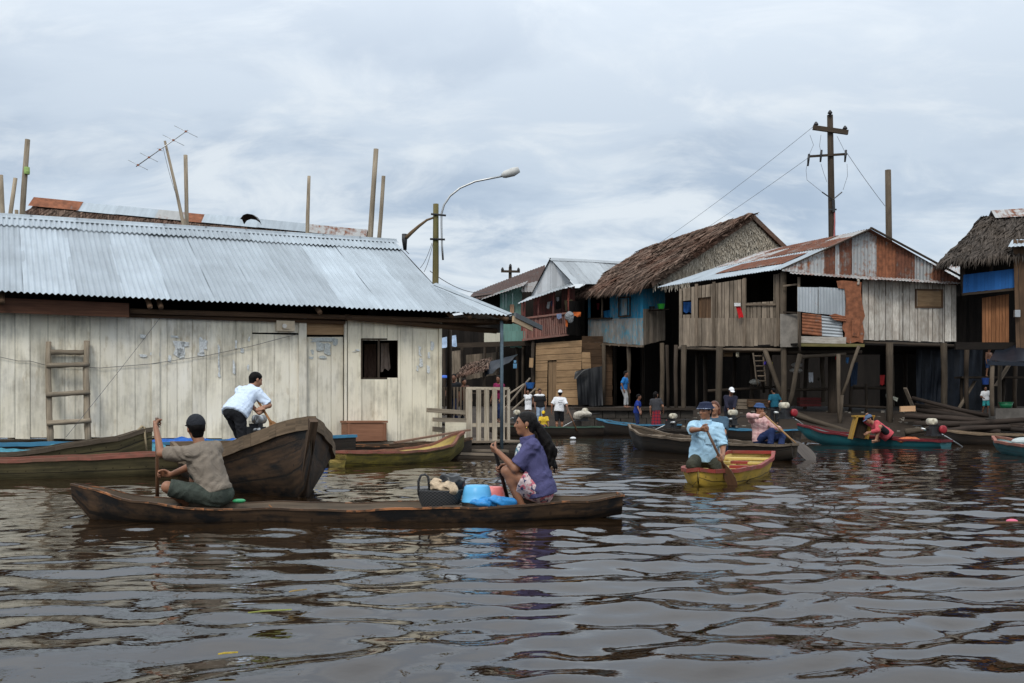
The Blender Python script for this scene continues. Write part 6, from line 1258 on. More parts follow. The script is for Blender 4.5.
# big fish box held by the red shirt man
q = P(861, 425, 30.4); FB = thing('wooden_box', 'dark wooden box with yellow edges standing in the teal boat', 'box', (q.x, q.y, .2)); m = MB(); tl = .22
for s_ in (-1, 1): m.board((s_*.22-.08, 0, 0), (s_*.22+.08, 0, .62), .05, .3, (1, 0, 0))
m.board((-.22, 0, .63), (.34, 0, .63), .05, .3, (0, 0, 1)); m.build('frame', wood('yellow_edge', (.2, .11, .02), (.38, .23, .05), .3), FB, False, True)
m = MB(); m.board((-.06, .08, .03), (.08, .08, .6), .4, .03, (1, 0, 0)); m.build('panel', M_postd, FB, False, True)
# ------------------------------------------------------------------ people
CAPM = cloth('dark_cap', (.022, .024, .03)); GREYT = cloth('taupe_shirt', (.20, .168, .135), .1); OLIVE = cloth('olive_grey_cloth', (.05, .06, .05), .2); PURP = cloth('purple_blue_shirt', (.078, .076, .17), .14); LBLUE = cloth('light_blue_shirt', (.37, .57, .72), .1); PALEB = cloth('pale_blue_shirt', (.58, .68, .82), .06); BLACKC = cloth('black_cloth', (.016, .017, .02)); NAVY = cloth('navy_trousers', (.018, .03, .085)); WHITEC = cloth('white_shirt', (.72, .73, .75), .06); PINKC = cloth('pink_check_shirt', (.62, .40, .38), .12, 'plaid', (.45, .24, .24))
PADM = wood('paddle_wood', (.06, .028, .014), (.16, .08, .04), .2, .45, spec=.4); PADM2 = wood('pale_paddle', (.22, .12, .05), (.42, .25, .12), .2, .5); PADB = wood('wet_grey_blade', (.07, .06, .055), (.16, .14, .125), .2, .4)
# man with the dark cap, front canoe
ta, tb = P(157.0, 418, 10.5), P(157.5, 540, 10.98); ax = (ta-tb).normalized()
g1 = ta+(tb-ta)*.05; g2 = ta+(tb-ta)*.47
R1_, I1 = person('man in taupe T-shirt and dark cap paddling in the front canoe, seen from behind', P(217, 495, 10.3), P(201, 449, 10.34), (-.86, .5, 0), (-.5, .86, -.10), {'L': ('grip', g1, ax), 'R': ('grip', g2, ax)}, {'L': P(190, 508, 10.4), 'R': P(196, 507, 10.58)}, 1.62, .0068, SKIN,
    (GREYT, .78, .02, .02), ('pants', OLIVE, .96), (HAIRM, 'short'), ('cap', CAPM), {'L': (-.15, -.3, -1), 'R': (.1, .2, -1)}, {'L': (-.9, -.35, .3), 'R': (-1, .4, .5)}, None, False, False, (-2.75, 10.38, .08), 1.0, None, 1.2)
nk, up_, fw_, lf_ = I1['neck'], I1['up'], I1['fw'], I1['left']
m = MB(); 
for a_, b_, w_, h_, cm in ((-.02, -.20, .11, .13, 0), (.0, -.33, .09, .1, 1)): pass
paddle('dark brown paddle held upright by the man in the dark cap', ta, tb, .5, .075, PADM, True, (-.3, -1, 0), None)
# woman in front canoe
pa, pb = P(493.5, 445, 10.36), P(516, 530, 11.0); ax = (pa-pb).normalized()
SK2 = cloth('patterned_skirt', (.62, .5, .5), .1, 'blotch', (.55, .16, .2), .3)
R2_, I2 = person('woman in purple-blue shirt with long dark hair paddling in the front canoe', P(541, 489.5, 10.42), P(530, 444, 10.42), (-1, -.08, 0), (-1, -.03, .03), {'L': ('grip', pa+(pb-pa)*.03, ax), 'R': ('grip', pa+(pb-pa)*.27, ax)}, {'L': P(522, 506, 10.38), 'R': P(520, 506, 10.62)}, 1.56, .0068, SKIN,
    (PURP, .85, -.06, .034, True), ('skirt', SK2, .5), (HAIRG, 'short'), None, {'L': (.0, -.1, -1), 'R': (.1, .1, -1)}, {'L': (-.5, -.1, 1), 'R': (-.5, .1, 1)}, None, True, True, (.27, 10.42, .08))
hc2 = I2['hc']; C2 = I2['C']; S = SDF([C2.x-.1, C2.y-.2, C2.z-.6], [C2.x+.42, C2.y+.2, C2.z+.15], .0075)
kp = [hc2(-.095, 0, .0), hc2(-.135, 0, -.05), P(545, 441, 10.42), P(549.5, 450, 10.42), P(551, 458, 10.42), P(550.5, 465, 10.42)]; kr = [.04, .034, .05, .055, .042, .014]
for i in range(5): S.cap(kp[i], kp[i+1], kr[i], kr[i+1], .03, None, None, wr=.012)
rr = random.Random(3)
for i in range(34):
    j = 2+int(rr.random()*2.95); p = lerp(kp[j], kp[j+1], rr.random()); a = rr.random()*6.28; dv = V((math.cos(a), math.sin(a), 0))*kr[j]*.95; S.cap(p+dv, p+dv*1.2-V((rr.uniform(-.02, .02), 0, .075)), .016, .007, .012, wr=.006)
S.build('ponytail', HAIRM, R2_)
S = SDF(C_lo(hc2(-.13, 0, -.03), .1), C_hi(hc2(-.13, 0, -.03), .1), .007); S.ell(hc2(-.122, 0, -.032), (.024, .04, .034), None, 0, wr=.009); S.build('hair_tie', cloth('rose_hair_tie', (.42, .17, .2)), R2_)
m = MB(); m.ell(hc2(-.006, .089, -.042), .006, .004, .010); m.build('earring', plain('gold', (.6, .4, .1), .25, 0, 1.0), R2_, True)
S = SDF([C2.x-.4, C2.y-.3, C2.z-.6], [C2.x+.2, C2.y+.3, C2.z-.1], .009); nk = I2['neck']; S.ell(nk+V((-.085, 0, -.17)), (.055, .11, .15), None, .02); S.build('undershirt', cloth('white_under', (.55, .56, .55), .1, 'blotch', (.1, .2, .25)), R2_)
paddle('black paddle shaft in the hands of the woman in the front canoe', pa, pb, .4, .07, wood('black_paddle', (.01, .009, .008), (.04, .03, .025), .2, .45), True, (-1, -.4, 0), None)
# bending man in the light blue shirt
pc, pd = P(256, 398, 17.25), P(281, 438.5, 16.85); ax = (pc-pd).normalized()
R3_, I3 = person('man in pale blue shirt and black shorts bending over in the wide dark boat', P(235, 413, 17.0), P(250.5, 389, 17.3), (.35, .8, -.5), (.8, .58, -.38), {'R': ('grip', P(262.5, 409, 17.05), ax), 'L': ('grip', P(266, 414, 17.1), ax)}, {'L': P(241, 460, 17.25), 'R': P(231, 461, 16.8)}, 1.68, .009, SKIN2,
    (PALEB, .92, -.03, .03, True), ('pants', BLACKC, 1.08), (HAIRM, 'short'), None, {'R': (.3, -.5, -.9), 'L': (.2, .5, -.9)}, {'L': (.3, .5, .1), 'R': (.3, .4, .1)}, None, False, False, None, 1.25)
paddle('short brown paddle held blade down by the man in pale blue shirt', pc, pd, .4, .09, wood('orange_brown_paddle', (.16, .075, .025), (.3, .15, .06), .2, .5), True, (-.2, -1, .2), None)
# man with checked hat in the yellow boat
pe, pf = P(704.5, 425.5, 14.45), P(735, 489, 14.62); ax = (pe-pf).normalized()
R4_, I4 = person('man in light blue shirt and dark brimmed hat paddling the yellow boat', P(704, 459, 15.0), P(706, 426, 14.95), (-.32, -.95, 0), (-.72, -.68, -.06), {'R': ('grip', P(706, 428.5, 14.46), ax), 'L': ('grip', P(720.5, 458.5, 14.55), ax)}, {'L': P(711, 468, 15.0), 'R': P(700, 468, 15.0)}, 1.62, .008, SKIN,
    (LBLUE, .95, -.02, .034, True), ('pants', cloth('dark_olive_trousers', (.05, .05, .036)), 1.7), (HAIRM, 'short'), ('bucket', cloth('navy_hat', (.018, .024, .05), .3), cloth('checked_brim', (.28, .32, .42), .1, 'plaid', (.03, .04, .08))), {'R': (-.9, -.1, -.35), 'L': (.45, .3, -1)}, {'L': (.34, -.94, .04), 'R': (-.42, -.9, .04)}, None, True, False, None, 1.14)
nk, up_, fw_, lf_ = I4['neck'], I4['up'], I4['fw'], I4['left']
m = MB(); q = nk-up_*.17+fw_*.152+lf_*.075; m.board(q, q-up_*.09, .09, .006, tuple(lf_)); m.build('pocket', LBLUE, R4_)
m = MB(); m.tube([nk-up_*(.04+.05*i)+fw_*(.09+.028*min(i, 2)+.0*i) for i in range(7)], .006, 6); m.build('button_band', LBLUE, R4_, True)
paddle('brown paddle slanting across the yellow boat\'s side', pe, pf, .42, .07, PADM, True, (-.4, -1, .1), None)
person('woman with auburn hair sitting behind the man in the yellow boat', P(717, 447, 16.6), P(715.5, 424, 16.6), (-.3, -.95, 0), (-.35, -.93, -.05), {'L': ('rest', P(722, 446, 16.2), (0, 0, 1)), 'R': ('rest', P(710, 446, 16.2), (0, 0, 1))}, {'L': P(720, 457, 16.1), 'R': P(712, 457, 16.1)}, 1.45, .01, SKIN2, (cloth('slate_shirt', (.05, .09, .13)), .8, 0, .02), ('pants', NAVY, 1.6), (HAIRR, 'bob'), None, None, None, None, False, True)
# man in the pink shirt
pg, ph = P(762.5, 413, 22.2), P(815, 461, 22.0); ax = (pg-ph).normalized()
R5_, I5 = person('man in pink checked shirt and blue hat paddling the long dark canoe', P(761, 440.5, 22.5), P(759, 420.5, 22.55), (.35, -.93, 0), (.55, -.8, -.12), {'R': ('grip', P(763.6, 414, 22.2), ax), 'L': ('grip', P(781, 430.2, 22.15), ax)}, {'L': P(780, 449, 22.1), 'R': P(770, 449, 22.15)}, 1.6, .011, SKIN,
    (PINKC, 1.85, -.02, .03, True), ('pants', NAVY, 1.75), (HAIRM, 'short'), ('bucket', cloth('blue_hat', (.04, .075, .17))), {'R': (-.8, -.3, .25), 'L': (.5, -.2, -.8)}, {'L': (.9, -.4, .35), 'R': (.6, -.6, .45)}, None, True)
paddle('pale wooden paddle dipping to the right of the pink shirt man', pg, ph, .62, .13, PADM2, True, (0, -1, .5), None, PADB)
# standing and sitting people along the far bank
D_ = (0, 0, 1)
def stand(label, px, Y, zf, h, face, look=None, shirt=None, bottom=None, hair=(HAIRM, 'short'), hat=None, hands=None, lean=(0, 0), female=False, vox=.015, skinm=None, elbows=None, spread=.1, eyes=False):
    sc = h/1.65; X = (px-CX)*Y/F; f = V((face[0], face[1], 0)).normalized(); l = V((0, 0, 1)).cross(f); pv = V((X, Y, zf+.86*sc)); nk = pv+V((lean[0], lean[1], .5*sc))
    hd = {'L': ('rest', pv+l*.26*sc+V((0, 0, -.08))+f*.06, D_), 'R': ('rest', pv-l*.26*sc+V((0, 0, -.08))+f*.06, D_)}
    for k, v in (hands or {}).items(): hd[k] = v
    rr = random.Random(label); sw = rr.choice((-1, 1)); pv = pv+l*sw*.035+f*rr.uniform(-.02, .03)-V((0, 0, .015)); nk = pv+V((lean[0], lean[1], .5*sc))-l*sw*.03+f*rr.uniform(.0, .07)
    for k, s2 in (('L', 1), ('R', -1)):
        if k not in (hands or {}): hd[k] = ('rest', pv+l*s2*rr.uniform(.2, .29)*sc+V((0, 0, rr.uniform(-.1, .1)))+f*rr.uniform(.02, .2), D_)
    ft = {'L': V((X, Y, zf+.07*sc))+l*(spread+.02*sw)*sc+f*rr.uniform(-.04, .12), 'R': V((X, Y, zf+.07*sc))-l*(spread-.02*sw)*sc+f*rr.uniform(-.08, .08)}
    return person(label, pv, nk, tuple(f), look or tuple(f), hd, ft, h, vox, skinm or SKIN3, shirt, bottom, hair, hat, elbows, {'L': f, 'R': f}, 'people along the far bank', eyes, female)
stand('man in white T-shirt and white cap standing in the dark motor boat', 560, 42.4, .12, 1.66, (.12, 1), None, (WHITEC, .85, -.02, .035), ('pants', BLACKC, .98), (HAIRM, 'short'), ('cap', WHITEC, 'back'), {'R': ('rest', P(568.5, 413, 42.1), D_)}, (0, 0), False, .012, SKIN)
m = MB(); q = P(560, 403, 42.4)
R6 = bpy.data.objects['white_shirt'] if 'white_shirt' in bpy.data.objects else None
for dx, dz, w_, h_ in ((-.07, .02, .02, .06), (-.035, .02, .03, .02), (-.01, .02, .02, .06), (.03, .03, .035, .03), (.07, .02, .02, .06), (.02, .10, .17, .012), (.0, -.06, .1, .012)): m.box(q+V((dx, -.235, dz)), (w_, .012, h_))
sp = m.build('shirt_print', plain('dark_print', (.05, .05, .07), .7), [o for o in COL.objects if o.get('label', '').startswith('man in white T-shirt and white cap')][0])
m = MB(); m.tube([P(566.5, 406, 42.0), P(577, 431, 41.9)], .03, 8); tag(m.build('oar_pole', PADM, None, True), 'brown pole held by the man in white T-shirt and cap', 'pole')
stand('girl in white dress balancing a blue basin on her head', 527.5, 46.0, .62, 1.25, (.1, -1), None, (WHITEC, .3, -.02, .03), ('skirt', WHITEC, .9), (HAIRM, 'short'), None, {'R': ('rest', P(525.5, 384.5, 45.9), D_)}, (0, 0), True, .014, SKIN3, {'R': (-1, 0, .2)})
m = MB(); m.tube([P(530, 388.5, 46), P(530, 382.5, 46)], [.12, .2], 14); tag(m.build('basin', plain('blue_basin', (.03, .12, .35), .4)), 'blue basin carried on the head of the girl in white', 'basin')
stand('man in black shirt with white shoulders facing the water', 539.5, 45.3, .35, 1.55, (.1, -1), (.2, -.95, -.1), (cloth('black_white_shirt', (.02, .02, .022)), .8, -.02, .03), ('pants', cloth('jeans', (.25, .32, .42)), 1.7), spread=.12, skinm=SKIN3, eyes=False)
RB = [o for o in COL.objects if o.get('label', '').startswith('man in black shirt with white')][0]; S = SDF(C_lo(P(539.5, 394.5, 45.3), .4), C_hi(P(539.5, 394.5, 45.3), .4), .015)
q = P(539.5, 395.6, 45.3); S.ell(q, (.235, .16, .075), None, .02); S.build('shirt_yoke', WHITEC, RB)
px_, Yc = 544, 42.5; person('child in yellow cap and yellow shirt sitting in the dark motor boat', P(544, 427, Yc), P(543.5, 415, Yc), (-.2, -1, 0), (-.1, -.95, -.25), {'L': ('rest', P(549, 427, Yc-.3), D_), 'R': ('rest', P(539, 427, Yc-.3), D_)}, {'L': P(547, 433, Yc-.4), 'R': P(541, 433, Yc-.4)}, 1.3, .014, SKIN3, (cloth('yellow_shirt', (.62, .42, .04)), .8, 0, .02), ('pants', NAVY, .9), (HAIRM, 'short'), ('cap', cloth('yellow_cap', (.66, .44, .03))), None, None, 'people along the far bank')
stand('man in bright blue T-shirt and grey trousers leaning on a post', 624, 46.0, 1.09, 1.56, (.85, -.35), (.9, -.4, -.1), (cloth('bright_blue_shirt', (.02, .14, .38)), .8, -.02, .03), ('pants', cloth('grey_trousers', (.33, .33, .33)), 1.85), spread=.08)
stand('boy in royal blue shirt and navy trousers standing in the blue-rimmed canoe', 636, 43.1, .12, 1.52, (.9, -.3), (.95, -.2, -.05), (cloth('royal_blue_shirt', (.015, .035, .2)), .8, -.02, .03), ('pants', NAVY, 1.9), spread=.1, hands={'L': ('rest', P(641, 412, 42.9), D_), 'R': ('rest', P(640, 412.5, 42.6), D_)})
stand('woman in dark grey shirt and red plaid skirt seen from behind', 655.5, 42.1, .12, 1.6, (.15, 1), (.75, .55, 0), (cloth('charcoal_shirt', (.045, .045, .05)), .7, .03, .02), ('skirt', cloth('red_plaid', (.27, .022, .03), .1, 'plaid', (.05, .025, .05)), 1.4), (HAIRM, 'bob'), None, None, (0, 0), True, .014, SKIN2)
stand('person in dark clothes and white cap standing behind the cream-tanked motor', 730.5, 36.6, .12, 1.65, (.1, -1), (.1, -.9, -.4), (cloth('dark_navy_shirt', (.02, .02, .035)), 1.7, -.02, .03), ('pants', BLACKC, 1.8), (HAIRM, 'short'), ('cap', WHITEC), {'L': ('rest', P(733, 413, 36.2), D_), 'R': ('rest', P(729, 413, 36.2), D_)})
stand('person in teal T-shirt and black trousers standing on the mud bank', 774, 44.8, .32, 1.6, (-.3, .95), (-.5, .8, -.1), (cloth('teal_shirt', (.012, .085, .13)), .8, -.02, .03), ('pants', BLACKC, 1.7), spread=.1)
person('man in coral red shirt bending down in the teal boat', P(888, 435.5, 30.0), P(872.5, 422.5, 30.1), (-.75, -.2, -.8), (-.8, -.1, -.55), {'R': ('rest', P(866, 415.5, 30.2), D_), 'L': ('rest', P(869, 432.5, 29.85), D_)}, {'L': P(876, 440, 29.8), 'R': P(878, 440, 30.2)}, 1.62, .013, SKIN2, (cloth('coral_shirt', (.46, .075, .09)), 1.7, -.06, .045), ('pants', BLACKC, .95), (HAIRM, 'short'), ('cap', cloth('slate_cap', (.08, .12, .2))), {'R': (-.3, .3, .2), 'L': (0, -.6, -.5)}, {'L': (-.9, -.4, .4), 'R': (-.9, .2, .6)}, 'people along the far bank', False, False, None, 1.1)
stand('child in white T-shirt and turquoise shorts among the logs', 985, 46.6, .82, 1.2, (-.1, -1), None, (WHITEC, .8, -.02, .035), ('pants', cloth('turquoise_shorts', (.05, .35, .36)), .9), hands={'L': ('rest', P(992, 402, 46.4), D_)}, spread=.14)
stand('shirtless child in blue shorts on the high walkway', 988.5, 47.4, 2.44, 1.28, (.3, -.95), (.3, -.9, -.2), None, ('pants', cloth('denim_shorts', (.05, .09, .2)), .95), skinm=SKIN2, hands={'R': ('rest', P(986.5, 373, 47.0), D_)})
tag(brd(None, 'walkway', M_postd, P(958, 377.5, 47.4), P(1020, 377.5, 47.4), .8, .08, (0, 1, 0)), 'high plank walkway beneath the vivid blue balcony', 'walkway'); 
for x in (962, 1003): tag(bar(None, 'walkway_post', M_postd, P(x, 378.5, 47.5), P(x, 412, 47.5), .08), 'post holding the %s end of the high plank walkway' % ('left' if x < 980 else 'right'), 'post')
m = MB(); m.tube([P(985.5, 384.5, 46.8), P(985.5, 378, 46.8)], [.12, .155], 14); tag(m.build('bucket', plain('blue_bucket', (.02, .06, .25), .4)), 'blue bucket hanging below the shirtless child', 'bucket')
tag(brd(None, 'boardwalk', M_postd, P(440, 424, 29.2), P(520, 424, 29.2), 2.2, .06, (0, 1, 0)), 'narrow boardwalk behind the porch of the cream house', 'boardwalk')
stand('person in dark shirt standing behind the dark picket fence', 454.5, 29.4, .66, 1.32, (-.2, -1), None, (BLACKC, .8, 0, .03), ('pants', NAVY, 1.8)); stand('person in pink shirt behind the picket gate', 500, 29.4, .66, 1.28, (-.6, -.8), None, (cloth('pink_shirt', (.2, .016, .07)), .8, 0, .03), ('pants', NAVY, 1.8), (HAIRM, 'bob'), None, None, (0, 0), True)
stand('person in brown shirt beside the dark-shirted one behind the fence', 463, 29.6, .66, 1.2, (.5, -.8), None, (cloth('brown_shirt', (.1, .045, .03)), .8, 0, .03), ('pants', BLACKC, 1.8))
# ------------------------------------------------------------------ water, bank, ground, sky, light, camera
def make_water():
    rs = np.random.RandomState(21)
    Yr = [2.2]
    while Yr[-1] < 62: Yr.append(Yr[-1]*1.0042+.002)
    Yr = np.array(Yr); nx = 820; u = np.linspace(-1, 1, nx)
    Xg = u[None, :]*(Yr[:, None]*.55+2.5); Yg = np.repeat(Yr[:, None], nx, 1); Zg = np.zeros_like(Xg)
    n = 130; lam = np.exp(rs.normal(math.log(.47), .5, n)); lam = np.clip(lam, .12, 1.6); k = 2*np.pi/lam
    th = rs.normal(-math.pi/2+.2, .62, n); ph = rs.uniform(0, 6.283, n)
    sl = np.where(lam < .2, .6, 1.0); sl = sl/np.sqrt((sl**2).sum()/2)*WAVE
    wx = .35*np.sin(Yg*.55+Xg*.22)+.22*np.sin(Xg*.9-Yg*.35+1); wy = .35*np.sin(Xg*.5-Yg*.2+2)+.2*np.sin(Yg*.9+Xg*.3)
    dx = 2*(Yg*.55+2.5)/nx; dy = Yg*.0042+.002
    gust = .78+.35*np.sin(Xg*.21+.5)*np.sin(Yg*.17+Xg*.08)+.15*np.sin(Yg*.5-Xg*.3)
    for i in range(n):
        kx, ky = k[i]*math.cos(th[i]), k[i]*math.sin(th[i]); f = np.clip(2.2-(abs(kx)*dx+abs(ky)*dy)/.9, 0, 1)
        Zg += sl[i]/k[i]*f*np.sin(kx*(Xg+wx)+ky*(Yg+wy)+ph[i])
    calm = np.clip((48-Yg)/14, .25, 1)
    Zg *= gust*calm
    ny = len(Yr); vs = np.stack([Xg, Yg, Zg], -1).reshape(-1, 3)
    # skirt out to the sides and behind the eye
    idx = np.arange(ny*nx).reshape(ny, nx); q = np.stack([idx[:-1, :-1], idx[:-1, 1:], idx[1:, 1:], idx[1:, :-1]], -1).reshape(-1, 4)
    me = bpy.data.meshes.new('water'); me.vertices.add(len(vs)); me.vertices.foreach_set('co', vs.astype(np.float32).ravel())
    me.loops.add(len(q)*4); me.loops.foreach_set('vertex_index', q.astype(np.int32).ravel()); me.polygons.add(len(q)); me.polygons.foreach_set('loop_start', np.arange(0, len(q)*4, 4, dtype=np.int32)); me.polygons.foreach_set('loop_total', np.full(len(q), 4, np.int32)); me.update(calc_edges=True)
    me.polygons.foreach_set('use_smooth', [True]*len(q))
    n_ = NT('river_water'); p = n_.pos(1, 1, 1)
    a = n_.noise(n_.pos(1, 1.0, 1), 5.5, 3, .5); b = n_.noise(n_.pos(1, 1, 1), 17, 2, .5)
    n_.bump(n_.math('ADD', a, n_.math('MULTIPLY', b, .25)), .10, .03)
    n_.b.inputs['IOR'].default_value = 1.33
    mt = n_.fin((.015, .0082, .0036), .03, 0, .5)
    o = link('water', me, mt, None); tag(o, 'dark brown rippled river water', None, None, 'structure')
    m = MB()
    Yq = Yr; 
    yl, yh = float(Yr[0]), float(Yr[-1]); xl, xh = yl*.55+2.5, yh*.55+2.5; z = -.02
    m.add([(-150, -60, z), (150, -60, z), (150, yl, z), (xl, yl, z), (-xl, yl, z), (-150, yl, z), (-150, yh, z), (-xh, yh, z), (xh, yh, z), (150, yh, z), (-150, 112, z), (150, 112, z)], [(0, 1, 2, 3, 4, 5), (5, 4, 7, 6), (3, 2, 9, 8), (6, 7, 8, 9, 11, 10)], [[(0, 0)]*6, [(0, 0)]*4, [(0, 0)]*4, [(0, 0)]*6], .5)
    o = m.build('outer_water', mt); tag(o, 'river water beyond the view', None, None, 'structure')
WAVE = .090
make_water()
# mud bank rising from the water, and land behind it
xs = np.linspace(-70, 80, 150); prof = [(41.5, -.6), (43.2, -.12), (44.2, .12), (45, .34), (46, .62), (47, .84), (48.5, 1.0), (52, 1.15), (60, 1.2), (80, 1.2), (120, 1.2), (400, 1.2), (2500, 1.2)]
rows = []
rr = random.Random(9)
for y, z in prof:
    row = []
    for x in xs:
        sh = 1.0*math.sin(x*.33+.5)+.5*math.sin(x*.9); bay = 3.2*math.exp(-((x-1.5)/2.6)**2)+30*max(0, min(1, (-3-x)/4))
        yy = y+(sh*.5+bay if y < 60 else 0); yy = min(yy, 95+y*.01) if y < 80 else yy
        row.append(V((x*(1 if y < 100 else y/60), yy+(0 if y < 80 else 30), z+(rr.uniform(-.05, .05) if 43 < y < 60 else 0))))
    rows.append(row)
m = MB(); m.grid(rows, .5); tag(m.build('ground', M_mud, None, True), 'dark mud bank rising from the river', None, None, 'structure')
m = MB(); rr = random.Random(12); pts = []
for i in range(240):
    x = rr.uniform(7, 24); y = rr.uniform(44.2, 47.5); z = .12+(y-44.2)*.24; s_ = rr.uniform(.03, .1); m.box((x, y, z+s_*.3), (s_*2, s_*1.2, s_), rr.random()*3)
tag(m.build('litter', plain('bank_litter', (.22, .2, .17), .9, .6, 0, 40, 0)), 'scattered stones and litter on the mud bank', None, None, 'stuff')
LEAF = plain('yellow_leaf', (.5, .36, .05), .6, .3, 0, 20, .1)
def leaf(label, px, py, L, ang, mt, wd=.35):
    Y = F*EYE/(py-HY); q = V(((px-CX)*Y/F, Y, .06)); d = V((math.cos(ang), math.sin(ang), 0)); s_ = V((-d.y, d.x, 0)); w_ = L*wd
    m = MB(); c = [q-d*L/2, q-d*L*.2-s_*w_*.45+V((0, 0, .006)), q+d*L*.2-s_*w_*.4+V((0, 0, .006)), q+d*L/2+V((0, 0, .004)), q+d*L*.2+s_*w_*.4, q-d*L*.2+s_*w_*.45]; m.prism(c, V((0, 0, .006))); return tag(m.build('leaf', mt), label, 'leaf', 'leaves floating on the river')
leaf('oval yellow leaf floating nearest the viewer', 228, 670, .075, .2, LEAF, .5); leaf('narrow pale reed leaf floating left of the picture middle', 270, 625, .2, .3, plain('pale_reed', (.33, .36, .1), .6), .12); leaf('small tan leaf floating below the front canoe', 298, 603, .1, .6, plain('tan_leaf', (.4, .27, .1), .6))
m = MB(); q = P(1012, 527, 9.4); q.z = .05; m.ell(q, .05, .04, .02); tag(m.build('plastic_scrap', plain('pink_scrap', (.6, .12, .2), .5)), 'pink plastic scrap floating at the right edge', 'scrap'); m = MB(); m.tube([V((q.x-.25, q.y-.1, .045)), V((q.x-.05, q.y-.12, .05)), V((q.x+.2, q.y-.1, .045))], .012, 6); tag(m.build('twig', M_brown), 'thin twig floating beside the pink scrap', 'twig')
m = MB(); q = P(573, 440, 36.6); q.z = .06; m.ell(q, .1, .07, .05); tag(m.build('plastic_bottle', WHITEC), 'white plastic scrap floating behind the woman\'s head', 'scrap')
# world
w = bpy.data.worlds.new('World'); SC.world = w; w.use_nodes = True; t = w.node_tree; t.nodes.clear()
N = t.nodes.new; Lk = t.links.new
SUN_EL, SUN_AZ = math.radians(46), math.radians(198)
out = N('ShaderNodeOutputWorld'); bg = N('ShaderNodeBackground'); Lk(bg.outputs[0], out.inputs[0])
sky = N('ShaderNodeTexSky'); sky.sky_type = 'NISHITA'; sky.sun_disc = False; sky.sun_elevation = SUN_EL; sky.sun_rotation = SUN_AZ; sky.air_density = 1.2; sky.dust_density = 2.5
tc = N('ShaderNodeTexCoord'); sx = N('ShaderNodeSeparateXYZ'); Lk(tc.outputs['Generated'], sx.inputs[0])
def mt_(op, a, b, cl=False):
    q = N('ShaderNodeMath'); q.operation = op; q.use_clamp = cl
    for i, v in enumerate((a, b)):
        if hasattr(v, 'is_output'): Lk(v, q.inputs[i])
        else: q.inputs[i].default_value = v
    return q.outputs[0]
den = mt_('ADD', mt_('MAXIMUM', sx.outputs[2], 0.0), .34)
cx = N('ShaderNodeCombineXYZ'); Lk(mt_('DIVIDE', sx.outputs[0], den), cx.inputs[0]); Lk(mt_('DIVIDE', sx.outputs[1], den), cx.inputs[1])
def nz(sc, det, ro, off, dist=.4, sxy=(1, 1.7)):
    mp = N('ShaderNodeMapping'); Lk(cx.outputs[0], mp.inputs[0]); mp.inputs['Location'].default_value = off; mp.inputs['Scale'].default_value = (*sxy, 1); q = N('ShaderNodeTexNoise'); Lk(mp.outputs[0], q.inputs['Vector']); q.inputs['Scale'].default_value = sc; q.inputs['Detail'].default_value = det; q.inputs['Roughness'].default_value = ro; q.inputs['Distortion'].default_value = dist; return q.outputs['Fac']
def mr(v, a, b):
    q = N('ShaderNodeMapRange'); q.clamp = True; q.interpolation_type = 'SMOOTHSTEP'; Lk(v, q.inputs[0]); q.inputs[1].default_value = a; q.inputs[2].default_value = b; return q.outputs[0]
def mx(f, a, b):
    q = N('ShaderNodeMix'); q.data_type = 'RGBA'
    for i, v in ((0, f), (6, a), (7, b)):
        if hasattr(v, 'is_output'): Lk(v, q.inputs[i])
        elif isinstance(v, tuple): q.inputs[i].default_value = (*v, 1)
        else: q.inputs[i].default_value = v
    return q.outputs[2]
n1 = nz(1.5, 6, .55, (3.1, 1.7, 0), .5, (1, 1.3)); n2 = nz(3.6, 7, .6, (8.2, 4.4, 0), .5, (1, 1.5)); n3 = nz(.9, 3, .5, (1.2, 9.1, 0))
K = 1.0
base = mx(mr(n1, .40, .60), (.41, .515, .66), (.60, .70, .82))
wisp = mr(mt_('ADD', mt_('MULTIPLY', n2, .6), mt_('MULTIPLY', n3, .4)), .45, .60)
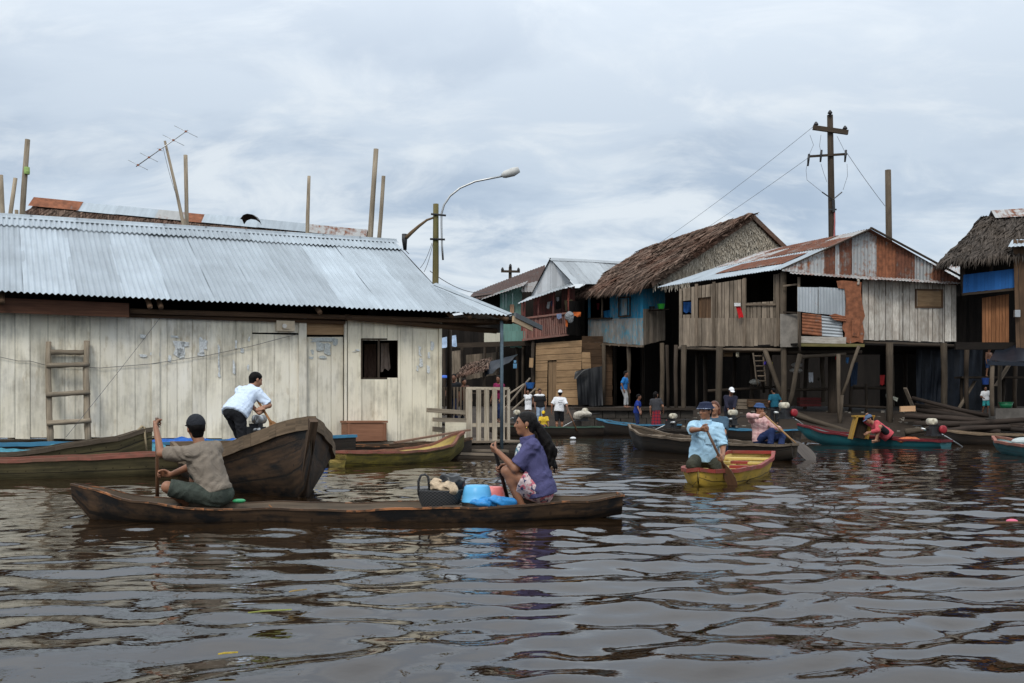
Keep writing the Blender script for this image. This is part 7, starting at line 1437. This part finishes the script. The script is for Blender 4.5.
col_ = mx(mt_('MULTIPLY', wisp, .85), base, (.83, .89, .94))
up = mr(sx.outputs[2], .0, .14); col_ = mx(mt_('MULTIPLY', mt_('SUBTRACT', 1.0, up), .35), col_, (.57, .68, .80))
col_ = mx(mr(sx.outputs[2], .12, .5), col_, (.69, .74, .79))
zen = mt_('ADD', 1.0, mt_('MULTIPLY', mr(sx.outputs[2], .2, .6), ZEN)); 
vm = N('ShaderNodeVectorMath'); vm.operation = 'SCALE'; Lk(col_, vm.inputs[0]); Lk(zen, vm.inputs['Scale'])
sc1 = N('ShaderNodeVectorMath'); sc1.operation = 'SCALE'; Lk(vm.outputs[0], sc1.inputs[0]); sc1.inputs['Scale'].default_value = SKYK
ad = N('ShaderNodeMix'); ad.data_type = 'RGBA'; ad.inputs[0].default_value = .88; Lk(sky.outputs[0], ad.inputs[6]); Lk(sc1.outputs[0], ad.inputs[7]); Lk(ad.outputs[2], bg.inputs[0]); bg.inputs[1].default_value = .1
sd = bpy.data.lights.new('sun', 'SUN'); sd.energy = SUNE; sd.angle = math.radians(14); sd.color = (1, .95, .87); so = bpy.data.objects.new('sun', sd); COL.objects.link(so)
dv = V((math.sin(SUN_AZ)*math.cos(SUN_EL), math.cos(SUN_AZ)*math.cos(SUN_EL), math.sin(SUN_EL))); so.rotation_euler = dv.to_track_quat('Z', 'Y').to_euler(); so.location = (0, 0, 30)
cd = bpy.data.cameras.new('camera'); cam = bpy.data.objects.new('camera', cd); COL.objects.link(cam); cam.location = (0, 0, EYE); cam.rotation_euler = (math.radians(90), 0, 0)
cd.sensor_width = 36; cd.lens = F*36/1024; cd.shift_y = (HY-341.5)/1024; cd.clip_end = 5000; cd.clip_start = .05; SC.camera = cam
SC.view_settings.view_transform = 'Standard'; SC.view_settings.look = 'None'; SC.view_settings.exposure = 0; SC.view_settings.gamma = 1
SC.cycles.max_bounces = 6; SC.cycles.diffuse_bounces = 3; SC.cycles.glossy_bounces = 3; SC.cycles.use_denoising = True
